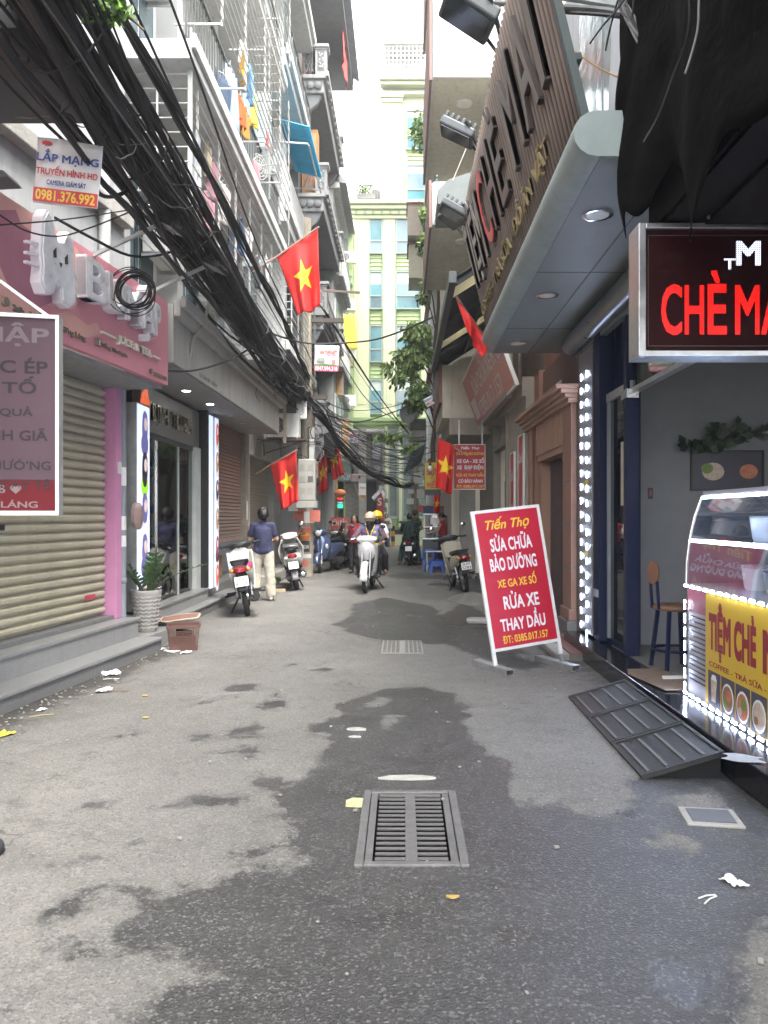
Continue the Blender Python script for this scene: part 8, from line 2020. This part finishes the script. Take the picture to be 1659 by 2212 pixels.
b4 = underbone('white motorbike ridden towards the viewer by two people', (-.62, 15.7, 0), 176, 0, SILVW, DARKP, None, front=True)
sc5 = scooter('black scooter with blank plate stopped before the food stall', rear_at(884,1222), -3, 0, DARKP, None, 'retro', blank=True)
b6 = underbone('old cream motorbike seen from behind at the repair shop', rear_at(1006,1280), 7, -9, CREAMB, DARKP, ('29-M7','5783'), turn=8, cowl=DARKP)
mirrors(b6, .88, 1.04, CHROME, .32); mirrors(b4, .92, 1.03, BLACK_P, .30)
b7 = underbone('dark motorbike under a black cover behind the blue scooter', (-1.45, 22.4, 0), 160, 6, DARKP, DARKP, None)
b8 = scooter('dark scooter last in the left parked row', (-1.45, 24.0, 0), 168, 6, DARKP, None, 'retro')
b9 = underbone('red motorbike squeezed between the pole and the wall', (-2.62, 20.6, 0), 175, 5, mat('red_bike', (.22,.01,.012), .35, coat=.4), DARKP, None)
cv = thing('bike_cover', 'black cloth cover draped over the parked bikes', 'cover', (-1.50, 21.6, 0), 156)
MB().grid(lambda u, v: ((u-.5)*.75*(1-.25*v), (v-.5)*.9+.06*math.sin(u*7), 1.12+.22*math.sin(PI*u)*(1-.4*v)-.35*abs(u-.5)*2*v+.03*math.sin(u*15+v*6)), 18, 12).build('cloth', mat('cover_black', (.025,.027,.032), .5, var=.2, bump=.3, bscale=12), cv, smooth=True, solid=.006)
bk2 = thing('brick', 'single pale brick on the street behind the white scooter', 'brick', G(604,1279), 10); BOX('block', mat('pale_brick', (.42,.34,.22), .9, var=.2), bk2, -.11, .11, -.05, .05, 0, .06, .006)
# ================================================================ people (own frame: facing +y, right hand +x)
SKIN = mat('skin', (.42,.25,.17), .55, var=.08, scale=8); HAIR = mat('hair_black', (.012,.010,.010), .45, var=.3, scale=30, bump=.3, bscale=60)
def cap(mb, p0, p1, r0, r1, n=12):
    p0, p1 = Vector(p0), Vector(p1)
    mb.tube([p0, p0.lerp(p1,.5), p1], [r0, (r0+r1)/2, r1], n); mb.ball(p0, r0*.995, n); mb.ball(p1, r1*.995, n)
def blob(nm, mb, m, par, vox=.012, smooth=4):
    o = mb.build(nm, m, par, smooth=True)
    r = o.modifiers.new('remesh', 'REMESH'); r.mode = 'VOXEL'; r.voxel_size = vox; r.use_smooth_shade = True
    s_ = o.modifiers.new('smooth', 'SMOOTH'); s_.factor = .5; s_.iterations = smooth
    return o
def hand(mb, w_, d, side, s=1.0):
    """palm, four fingers and a thumb, slightly curled, from wrist w_ along d"""
    w_, d = Vector(w_), Vector(d).normalized(); sd = d.cross(Vector((0,0,1))); sd = sd.normalized() if sd.length > .1 else Vector((1,0,0)); up = sd.cross(d)
    cap(mb, w_, w_+d*.075*s, .026*s, .032*s, 8)
    for k, l in enumerate((.062,.072,.068,.052)):
        b = w_+d*.08*s+sd*(k-1.5)*.019*s; q = b+d*l*.55*s-up*.012*s; e = q+d*l*.4*s-up*.026*s
        cap(mb, b, q, .0092*s, .0088*s, 6); cap(mb, q, e, .0086*s, .0075*s, 6)
    b = w_+d*.03*s+sd*side*.026*s; q = b+(d*.6+sd*side*.8).normalized()*.04*s; cap(mb, b, q, .011*s, .010*s, 6); cap(mb, q, q+d*.03*s, .010*s, .008*s, 6)
def person(lab, loc, rz, J, look, scale=1.0, lean=0):
    """J: joints; look: materials and clothing choices"""
    o = thing('person', lab, 'person', loc, rz); o.scale = (scale,)*3
    V = {k: Vector(v) for k, v in J.items()}
    hd = V['head']; nk = V['neck']; fwd = V.get('face', Vector((0,1,0))).normalized(); rt = fwd.cross(Vector((0,0,1))).normalized(); up = rt.cross(fwd)
    vox = look.get('vox', .012)
    mb = MB()
    cap(mb, nk-Vector((0,0,.04)), hd-up*.05, .055, .05)
    M_ = Matrix((rt, fwd, up)).transposed().to_4x4()
    mb.ball(hd, (.075,.095,.115), 16, M_); mb.ball(hd-up*.06+fwd*.02, (.058,.07,.06), 12, M_); mb.ball(hd+fwd*.093-up*.02, (.013,.018,.022), 8, M_); mb.ball(hd+fwd*.085-up*.062, (.024,.012,.010), 8, M_)
    for sx in (-1, 1): mb.ball(hd+rt*sx*.076-up*.012-fwd*.01, (.012,.02,.03), 8, M_)
    for s_ in ('L','R'):
        cap(mb, V['sh'+s_], V['el'+s_], .045, .037); cap(mb, V['el'+s_], V['wr'+s_], .036, .025)
        cap(mb, V['hp'+s_], V['kn'+s_], .07, .052); cap(mb, V['kn'+s_], V['an'+s_], .052, .034); cap(mb, V['an'+s_], V['to'+s_], .034, .026)
    pv, ch = V['pelvis'], V['chest']
    cap(mb, pv, ch, .11, .125); cap(mb, V['shL'].lerp(V['shR'],.15), V['shL'].lerp(V['shR'],.85), .055, .055)
    cap(mb, ch, nk, .10, .06)
    for s_, sd in (('L',1),('R',-1)): hand(mb, V['wr'+s_], (V.get('hd'+s_, V['wr'+s_]*2-V['el'+s_])-V['wr'+s_]), sd)
    body = blob('body', mb, look.get('skin', SKIN), o, vox, 3)
    # eyes and brows
    if look.get('face', True):
        for sx in (-1, 1):
            MB().ball(hd+rt*sx*.03+fwd*.088+up*.012, (.012,.006,.006), 8, M_).build('eye', BLACK_P, body); MB().ball(hd+rt*sx*.031+fwd*.09+up*.033, (.017,.005,.004), 8, M_).build('brow', HAIR, body)
        MB().ball(hd+fwd*.096-up*.062, (.020,.006,.006), 8, M_).build('lips', mat('lips', (.35,.10,.09), .5), body)
    # top
    t = MB(); sl = look.get('sleeve', .55); f = look.get('loose', 1.0)
    cap(t, pv+Vector((0,0,.03)), ch, .135*f, .145*f, 16); cap(t, ch, nk-Vector((0,0,.02)), .135*f, .075, 16)
    cap(t, pv.lerp(V['hpL'],.5)+Vector((0,0,.05)), ch.lerp(V['shL'],.35), .11*f, .10*f, 14); cap(t, pv.lerp(V['hpR'],.5)+Vector((0,0,.05)), ch.lerp(V['shR'],.35), .11*f, .10*f, 14)
    cap(t, V['shL'], V['shR'], .068, .068)
    cap(t, V['hpL']*.8+V['pelvis']*.2+Vector((0,0,.02)), V['hpR']*.8+V['pelvis']*.2+Vector((0,0,.02)), .112*f, .112*f, 14)
    if look.get('hem'): cap(t, pv+Vector((0,0,.03)), pv-Vector((0,0,look['hem'])), .14*f, .15*f, 16)
    for s_ in ('L','R'):
        if sl <= 1: cap(t, V['sh'+s_], V['sh'+s_].lerp(V['el'+s_], sl), .066, .062)
        else: cap(t, V['sh'+s_], V['el'+s_], .066, .054); cap(t, V['el'+s_], V['el'+s_].lerp(V['wr'+s_], sl-1), .054, .042)
    top = blob('top', t, look['top'], o, vox, 5)
    b = MB(); w0, w1, w2 = look.get('leg', (.095,.078,.065))
    cap(b, V['hpL'], V['hpR'], .105, .105, 14); cap(b, pv, pv+Vector((0,0,.05)), .125, .115, 14)
    for s_ in ('L','R'):
        kn, an = V['kn'+s_], V['an'+s_]; e = look.get('trouser', 1.0)
        cap(b, V['hp'+s_], kn, w0, w1, 14)
        if e > .3: cap(b, kn, kn.lerp(an, e), w1, w2, 14)
    bt = blob('trousers', b, look['bottom'], o, vox, 5)
    for q in (top, bt):
        tx = bpy.data.textures.get('cloth_folds') or bpy.data.textures.new('cloth_folds', 'CLOUDS'); tx.noise_scale = .12; tx.noise_depth = 3
        dm_ = q.modifiers.new('folds', 'DISPLACE'); dm_.texture = tx; dm_.strength = .03; dm_.mid_level = .5; dm_.texture_coords = 'LOCAL'
    if look.get('shoe'):
        for s_ in ('L','R'):
            d = V['to'+s_]-V['an'+s_]; q = MB(); cap(q, V['an'+s_]-d*.25-Vector((0,0,.035)), V['to'+s_]+d*.25, .042, .040, 10)
            blob('shoe', q, look['shoe'], o, .010, 3)
    hs_ = look.get('hair')
    if hs_:
        h = MB(); back = -fwd
        hv = look.get('hairvol', 1.0); h.ball(hd+back*.022+up*.022, (.088*hv,.098*hv,.108*hv), 14, M_)
        if hs_ == 'bun':
            h.ball(hd+back*.11-up*.0, (.075,.06,.085), 12, M_); h.ball(hd+back*.10+up*.06+rt*.03, (.04,.03,.035), 8, M_); h.ball(hd+back*.05-up*.07, (.06,.05,.05), 10, M_)
        if hs_ == 'long':
            for sx in (-1,1): cap(h, hd+rt*sx*.065+up*.03+back*.01, nk+rt*sx*.085+back*.03-Vector((0,0,.10)), .036, .026)
            cap(h, hd+back*.05, nk+back*.075-Vector((0,0,.2)), .08, .055)
            for sx in (-1,1): cap(h, nk+rt*sx*.085+back*.02-Vector((0,0,.08)), nk+rt*sx*.10+fwd*.08-Vector((0,0,.26)), .03, .02)
        if hs_ == 'tied': cap(h, hd+back*.09+up*.01, hd+back*.13-up*.05, .04, .025)
        # clear the face: hair sits behind it
        hq = blob('hair', h, HAIR, o, .010, 2)
        tx = bpy.data.textures.get('hair_locks') or bpy.data.textures.new('hair_locks', 'CLOUDS'); tx.noise_scale = .05; tx.noise_depth = 3
        dm_ = hq.modifiers.new('locks', 'DISPLACE'); dm_.texture = tx; dm_.strength = .035; dm_.mid_level = .45; dm_.texture_coords = 'LOCAL'
    if look.get('helmet'):
        hm = MB(); c = hd+up*.03; hm.ball(c+up*.012, (.118,.138,.118), 20, M_)
        he_ = blob('helmet', hm, look['helmet'], o, .012, 2)
        MB().ball(c+fwd*.10+up*.015, (.10,.085,.014), 14, M_).build('peak', look['helmet'], he_, smooth=True)
        if look.get('visor'): MB().ball(hd+fwd*.075-up*.02, (.085,.055,.06), 14, M_).build('visor', look['visor'], he_, smooth=True)
    if look.get('mask'):
        q = MB(); q.ball(hd-up*.055+fwd*.022, (.085,.092,.085), 14, M_); cap(q, hd-up*.08, nk-Vector((0,0,.03))+fwd*.03, .078, .085)
        if look['mask'] == 'full': q.ball(hd+fwd*.01+up*.01, (.085,.098,.06), 14, M_)
        blob('face_mask', q, mat('mask_black', (.012,.012,.013), .8), o, .010, 3)
    return o, V
STAND = dict(pelvis=(0,0,.93), chest=(0,0,1.24), neck=(0,.0,1.43), head=(0,.02,1.575), shL=(-.165,0,1.38), shR=(.165,0,1.38), elL=(-.235,-.02,1.10), elR=(.235,-.02,1.10), wrL=(-.22,.10,.88), wrR=(.22,.10,.88),
             hpL=(-.085,0,.90), hpR=(.085,0,.90), knL=(-.095,.02,.50), knR=(.095,.02,.50), anL=(-.095,-.02,.08), anR=(.095,-.02,.08), toL=(-.105,.13,.035), toR=(.105,.13,.035))
def pose(**k): d = dict(STAND); d.update(k); return d
NAVYT = mat('tee_navy', (.030,.032,.075), .85, var=.12, bump=.2, bscale=25); CREAMT2 = mat('trouser_cream', (.46,.42,.34), .85, var=.15, scale=7, bump=.25, bscale=18)
WSHOE = mat('shoe_white', (.62,.58,.54), .6); DSHOE = mat('shoe_dark', (.03,.03,.03), .6); SANDAL = mat('sandal_brown', (.22,.12,.08), .6)
c = G(568,1298)
person('woman in navy shirt and cream trousers standing with her back turned', (c.x, c.y, 0), 6, pose(elL=(-.25,.04,1.12), elR=(.25,.04,1.12), wrL=(-.17,.24,1.06), wrR=(.19,.24,1.08), hdL=(-.08,.30,1.10), hdR=(.10,.30,1.12), face=(-.25,1,-.15), hpL=(-.095,0,.90), hpR=(.095,0,.90), knL=(-.135,.04,.50), knR=(.125,.0,.5), anL=(-.135,.0,.08), anR=(.15,-.02,.08), toL=(-.145,.13,.035), toR=(.165,.11,.035)),
       dict(top=NAVYT, bottom=CREAMT2, hair='bun', hairvol=1.18, shoe=WSHOE, leg=(.105,.098,.09), trouser=.90, sleeve=.62, loose=1.08, vox=.010, face=False), .935)
phn = thing('mobile_phone', 'small white phone in the hand of the woman in navy', 'phone', (c.x+.19, c.y+.22, 1.02), 20); BOX('case', PAPER, phn, -.035, .035, 0, .01, 0, .06, .003)
# rider and passenger on the white motorbike
RJ = dict(pelvis=(0,.22,.84), chest=(0,.30,1.10), neck=(0,.36,1.26), head=(0,.41,1.385), shL=(-.185,.33,1.22), shR=(.185,.33,1.22), elL=(-.30,.50,1.02), elR=(.30,.50,1.02), wrL=(-.30,.76,1.03), wrR=(.30,.76,1.03), hdL=(-.30,.86,1.03), hdR=(.30,.86,1.03),
          hpL=(-.10,.26,.82), hpR=(.10,.26,.82), knL=(-.20,.66,.66), knR=(.20,.66,.66), anL=(-.18,.52,.34), anR=(.18,.52,.34), toL=(-.19,.66,.29), toR=(.19,.66,.29), face=(0,1,-.05))
VEST = mat('vest_blue', (.16,.18,.42), .8, var=.1, bump=.2, bscale=20); VESTY = mat('vest_yellow', (.72,.52,.02), .7, var=.08); PURP = mat('sleeve_purple', (.10,.065,.085), .85, var=.15); DTR = mat('trouser_dark', (.022,.022,.024), .85, var=.2); GLOVE = mat('glove_dark', (.03,.025,.03), .8)
rd, V = person('rider in tan helmet, black mask and blue yellow vest', b4.location, 176, RJ, dict(top=PURP, bottom=DTR, shoe=DSHOE, skin=GLOVE, sleeve=1.95, helmet=mat('helmet_tan', (.45,.33,.24), .35, coat=.4, var=.05), mask='full', face=False, loose=.98))
t = MB(); cap(t, V['pelvis']+Vector((0,.0,.12)), V['chest'], .155, .165, 16); cap(t, V['chest'], V['neck']-Vector((0,.02,.07)), .16, .10, 16); cap(t, V['shL']*.85+V['chest']*.15, V['shR']*.85+V['chest']*.15, .082, .082)
for sx in (-1,1): cap(t, V['chest']+Vector((sx*.07,0,-.1)), V['chest']+Vector((sx*.09,.0,.06)), .12, .12)
vs_ = blob('vest', t, VEST, rd, .011, 4)
t = MB(); t.loft([(.0,0,1.02,.182,.045,3),(.12,0,1.02,.182,.045,3),(.30,0,1.02,.20,.045,2.6),(.42,0,1.01,.17,.043,2.4),(.475,0,1.0,.10,.04,2.2)], 20); t.build('reflective_band', VESTY, rd, smooth=True)
t = MB(); t.loft([(.10,0,.88,.17,.05,3),(.30,0,.88,.19,.055,2.6),(.40,0,.88,.155,.05,2.4),(.44,0,.88,.09,.045,2.2)], 20); t.build('reflective_band', VESTY, rd, smooth=True)
for sx in (-1,1): MB().tube(smooth_path([(sx*.085,.37,1.27),(sx*.06,.47,1.18),(sx*.015,.50,1.06)], 10), .010, 6).build('vest_piping', VESTY, rd, smooth=True)
MB().ball((.10,.488,1.13),(.035,.012,.025),8).build('emblem', mat('emblem_red', (.5,.04,.06), .6), rd); MB().ball((-.10,.488,1.13),(.03,.012,.025),8).build('emblem', VESTY, rd)
MB().prism([(-.05,1.27),(.05,1.27),(0,1.07)], .455, .47, 'xz').build('collar', DTR, rd)
PJ = {k: (v[0]*1.0, v[1]-.38, v[2]+.02) for k, v in RJ.items() if k != 'face'}; PJ.update(head=(-.10,.02,1.41), neck=(-.07,-.02,1.28), chest=(-.04,-.08,1.11), shL=(-.22,-.06,1.23), shR=(.12,-.06,1.23), elL=(-.32,.06,1.02), elR=(.26,.06,1.02), wrL=(-.22,.22,.90), wrR=(.18,.2,.92), hdL=(-.15,.28,.88), hdR=(.12,.25,.88), knL=(-.27,.24,.66), knR=(.26,.24,.66), anL=(-.27,.08,.37), anR=(.26,.08,.37), toL=(-.29,.22,.34), toR=(.28,.22,.34))
person('passenger in yellow helmet and white shirt behind the rider', b4.location, 176, PJ, dict(top=mat('tee_white', (.62,.63,.66), .85, var=.08), bottom=DTR, shoe=SANDAL, sleeve=.6, helmet=mat('helmet_yellow', (.75,.42,.01), .3, coat=.5, var=.05), visor=GLASS_D, mask='half', face=False))
# girl in red vest behind the rider
c = S(766,1190,19.6)
person('girl in red vest and white shirt walking behind the rider', (c.x, 19.6, 0), 172, pose(elR=(.26,.10,1.14), wrR=(.20,.22,1.36), hdR=(.19,.24,1.44), face=(0,1,0)), dict(top=mat('vest_red', (.32,.02,.035), .8, var=.1), bottom=DTR, shoe=DSHOE, hair='long', sleeve=.25), .875)
# far woman
c = G(835,1181)
person('far woman in cream top and blue jeans walking with a bag', (c.x, c.y, 0), 178, pose(elL=(-.24,.05,1.12), elR=(.24,.05,1.12), wrL=(-.08,.24,1.12), wrR=(.10,.24,1.10), knL=(-.09,.12,.52), knR=(.09,-.03,.5), anL=(-.09,.10,.09), anR=(.09,-.14,.12)), dict(top=mat('top_cream', (.55,.47,.40), .8), bottom=mat('jeans_blue', (.06,.12,.20), .85, var=.2), shoe=WSHOE, hair='long', leg=(.10,.10,.11), sleeve=.5, vox=.014), .93)
hbg = thing('handbag', 'white handbag carried by the far woman', 'bag', (c.x+.18, c.y-.22, .85), 0); MB().loft([(-.05,0,.12,.10,.10,3),(.05,0,.12,.10,.10,3)], 12).build('pouch', mat('bag_cream', (.6,.58,.54), .6), hbg, smooth=True); MB().tube(smooth_path([(-.08,0,.2),(-.1,.1,.5),(-.05,.12,.6)], 8), .008, 5).build('strap', OFFW, hbg)
# man in green on the black scooter, feet on the ground
GJ = dict(pelvis=(0,.10,.88), chest=(0,.16,1.16), neck=(0,.22,1.34), head=(0,.27,1.47), shL=(-.19,.19,1.29), shR=(.19,.19,1.29), elL=(-.27,.36,1.06), elR=(.27,.36,1.06), wrL=(-.26,.62,1.06), wrR=(.26,.62,1.06), hpL=(-.10,.12,.86), hpR=(.10,.12,.86), knL=(-.24,.42,.52), knR=(.24,.42,.52), anL=(-.30,.26,.10), anR=(.30,.26,.10), toL=(-.33,.38,.05), toR=(.33,.38,.05), face=(.1,1,0))
GRN = mat('shirt_green', (.020,.052,.045), .85, var=.15)
person('man in dark green clothes sitting on the black scooter', sc5.location, -3, GJ, dict(top=GRN, bottom=GRN, hair='short', shoe=SANDAL, sleeve=1.5, trouser=.85, leg=(.10,.085,.075), face=False), .96)
c = S(897,1180,24.6)
person('man with short hair standing in front of the green man', (c.x, 24.6, 0), -60, pose(elR=(.25,.1,1.12), wrR=(.2,.3,1.1)), dict(top=mat('shirt_olive', (.05,.055,.045), .85), bottom=DTR, shoe=DSHOE, hair='short', sleeve=.6), .97)
c = S(956,1180,21.4)
person('street food seller in red top with tied hair at the stall', (c.x, 21.4, 0), 78, pose(elL=(-.26,.12,1.12), elR=(.24,.12,1.12), wrL=(-.22,.36,1.06), wrR=(.20,.36,1.04), head=(0,.05,1.56), face=(0,1,-.25)), dict(top=mat('top_red', (.24,.02,.03), .8), bottom=mat('skirt_black', (.012,.012,.014), .85), shoe=DSHOE, hair='tied', sleeve=.05, leg=(.11,.10,.09)), .93)
# hairdresser's arm and shoulder inside the salon
person('person in white shirt bending an arm inside the salon', (-3.95, 10.25, .33), -80, pose(pelvis=(0,0,.52), chest=(0,.06,.78), neck=(0,.1,.95), head=(0,.14,1.08), shL=(-.165,.06,.90), shR=(.165,.06,.90), elL=(-.27,.2,.68), elR=(.27,.2,.68), wrL=(-.05,.3,.72), wrR=(.05,.32,.72), hpL=(-.09,0,.48), hpR=(.09,0,.48), knL=(-.12,.4,.46), knR=(.12,.4,.46), anL=(-.12,.4,.08), anR=(.12,.4,.08), toL=(-.12,.52,.04), toR=(.12,.52,.04)), dict(top=_M['tee_white'], bottom=DTR, shoe=DSHOE, hair='long', sleeve=.6))
# shoe tip of someone at the left edge
stp_ = thing('shoe', 'dark shoe tip of someone at the left picture edge', 'shoe', (G(0,1850).x-.10, G(0,1850).y, 0), 0); q = MB(); cap(q, (-.12,.02,.055), (.08,0,.04), .05, .038); blob('upper', q, DSHOE, stp_, .008, 3); BOX('sole', RUBBER, stp_, -.16, .10, -.04, .05, 0, .018, .006)
# ================================================================ food stall on the right
stall = thing('food_stall', 'steel food stall with glass shelves and counter on the right', 'stall', (.95, 21.6, 0), 0)
BOX('counter', mat('stall_dark', (.07,.075,.08), .4, metal=.4, var=.3), stall, -.38, .50, -.1, .65, .30, .80); BOX('top', STEEL, stall, -.42, .55, -.14, .70, .80, .84, .005)
for x in (-.36, .34):
    for y in (-.05, .4): BOX('post', GALV, stall, x, x+.03, y, y+.03, .84, 1.50)
BOX('shelf', STEEL, stall, -.38, .40, -.06, .45, 1.14, 1.16); BOX('roof', STEEL, stall, -.38, .40, -.06, .45, 1.50, 1.52); BOX('pane', clear_glass('stall_glass', (.8,.85,.88), .3), stall, -.33, .34, -.045, -.04, .85, 1.49)
BOX('notice', PAPER, stall, -.18, .16, -.07, -.062, 1.22, 1.40); BOX('notice', mat('blue_note', (.12,.25,.4), .6), stall, -.05, .15, -.07, -.062, .92, 1.08)
for k, (x, m, lab) in enumerate(((-.25,'box_navy','navy box on top of the food stall'),(.05,'box_maroon','brown box on top of the food stall'))):
    o = thing('box', lab, 'box', (.95+x, 21.75, 1.52), 0); BOX('case', mat(m, ((.02,.03,.09),(.14,.06,.05))[k], .5), o, -.12, .16, -.1, .15, 0, .2, .01); BOX('lid', mat(m, (0,0,0)), o, -.13, .17, -.11, .16, .2, .215)
tbl = thing('folding_table', 'low grey folding table in front of the food stall', 'table', (1.15, 20.55, 0), 0)
BOX('top', STEEL, tbl, -.55, .75, -.25, .25, .50, .53, .004)
for x in (-.52, .70):
    for y in (-.22, .2): BOX('leg', GALV, tbl, x, x+.025, y, y+.025, 0, .50)
BOX('brace', GALV, tbl, -.51, .71, -.215, -.20, .12, .14)
bowl = thing('noodle_bowl', 'orange basket of food on the folding table', 'bowl', (1.55, 20.5, .53), 0); MB().lathe([(.08,0),(.13,.06),(.14,.08)], 16).build('bowl', mat('bowl_red', (.3,.08,.03), .5), bowl, smooth=True); MB().ball((0,0,.09),(.13,.13,.07),10).build('food', mat('food_tan', (.45,.28,.10), .8, bump=.5), bowl, smooth=True)
pot_ = thing('sauce_bottle', 'red sauce bottle on the folding table', 'bottle', (1.78, 20.5, .53), 0); MB().lathe([(.035,0),(.037,.12),(.012,.2),(.008,.24)], 10).build('bottle', mat('bottle_red', (.45,.03,.02), .4), pot_, smooth=True); MB().lathe([(.036,.04),(.038,.09)], 10, caps=False).build('label', PAPER, pot_)
BLUST = mat('stool_blue', (.03,.09,.38), .45, var=.1)
def stool():
    o = thing('plastic_stool', 'x', 'stool')
    BOX('seat', BLUST, o, -.15, .15, -.15, .15, .25, .28, .01)
    for sx in (-1,1):
        for sy in (-1,1): MB().hexa([(sx*.16-.025,sy*.16-.025,0),(sx*.16+.025,sy*.16-.025,0),(sx*.16+.025,sy*.16+.025,0),(sx*.16-.025,sy*.16+.025,0),(sx*.13-.025,sy*.13-.025,.249),(sx*.13+.025,sy*.13-.025,.249),(sx*.13+.025,sy*.13+.025,.249),(sx*.13-.025,sy*.13+.025,.249)]).build('leg', BLUST, o)
    MB().box(-.13,.13,-.15,-.14,.17,.25).box(-.13,.13,.14,.15,.17,.25).box(-.15,-.14,-.13,.13,.17,.25).box(.14,.15,-.13,.13,.17,.25).build('skirt', BLUST, o)
    return o
s0 = stool()
for k, (x, y, z, lab) in enumerate(((.86,19.9,0,'blue plastic stool standing nearest on the street before the stall'),(.72,20.6,0,'blue plastic stool under the left end of the folding table'),(1.02,20.65,0,'blue plastic stool under the middle of the folding table'),(.74,20.62,.285,'blue plastic stool stacked on the one under the table'))):
    o = s0 if k == 0 else copy_tree(s0); o.location = (x, y, z); o.rotation_euler = (0,0,R(5-9*k)); tag(o, lab, 'stool', 'blue plastic stools')
crt = thing('crate', 'brown plastic crate on the ground beside the stools', 'crate', (1.35, 20.2, 0), 8); BOX('box', mat('crate_brown', (.13,.06,.05), .7, var=.2), crt, -.2, .2, -.15, .15, 0, .26, .01); MB().box(-.21,.21,-.16,.16,.26,.29).build('rim', mat('crate_brown', (.1,.1,.1)), crt)
bskt = thing('vegetable_basket', 'green basket of herbs behind the folding table', 'basket', (1.5, 21.0, .84), 0); MB().lathe([(.12,0),(.17,.1),(.18,.1)], 14).build('basket', mat('basket_g', (.10,.25,.05), .6), bskt, smooth=True); leaves(bskt, (0,0,.12), (.15,.12,.08), 60, .08, 51)
# clutter behind: pale doorway, shelves
dwy = thing('house_wall', 'dim house front with pale curtain behind the food seller', 'wall', (1.35, 22.4, 0), -90)
BOX('wall', CONC_D, dwy, -4, 2.8, .1, .5, 0, 3.1); BOX('shutter', GALV, dwy, -1.0, .8, .05, .099, .1, 2.5); BOX('curtain', mat('curtain_grey', (.30,.33,.34), .8), dwy, .9, 1.7, .05, .099, .6, 2.3)
for k in range(3): BOX('switch_box', OFFW, dwy, 2.0+.2*k, 2.12+.2*k, .02, .099, 1.3+.2*k, 1.5+.2*k)
pw = thing('potted_weed', 'small weed growing at the foot of the tan shutter', 'plant', G(596,1262), 0); leaves(pw, (0,0,.12), (.14,.1,.1), 40, .10, 61)
bpy.data.scenes.remove(TSC)
# ---------------------------------------------------------------- added veil volume, standing in for lens glare
hz = MB().box(-60, 60, -30, 70, -1.2, 34).build('glare_veil', None)
hm = bpy.data.materials.new('glare_volume'); hm.use_nodes = True; hn = hm.node_tree; hn.nodes.clear()
ho = hn.nodes.new('ShaderNodeOutputMaterial'); hv = hn.nodes.new('ShaderNodeVolumePrincipled')
hv.inputs['Color'].default_value = (.92,.95,1,1); hv.inputs['Density'].default_value = .0018; hv.inputs['Anisotropy'].default_value = .3
hn.links.new(hv.outputs[0], ho.inputs['Volume']); hz.data.materials.append(hm)
tag(hz, 'added pale volume veiling the street like lens glare', 'glare_veil', kind='stuff')
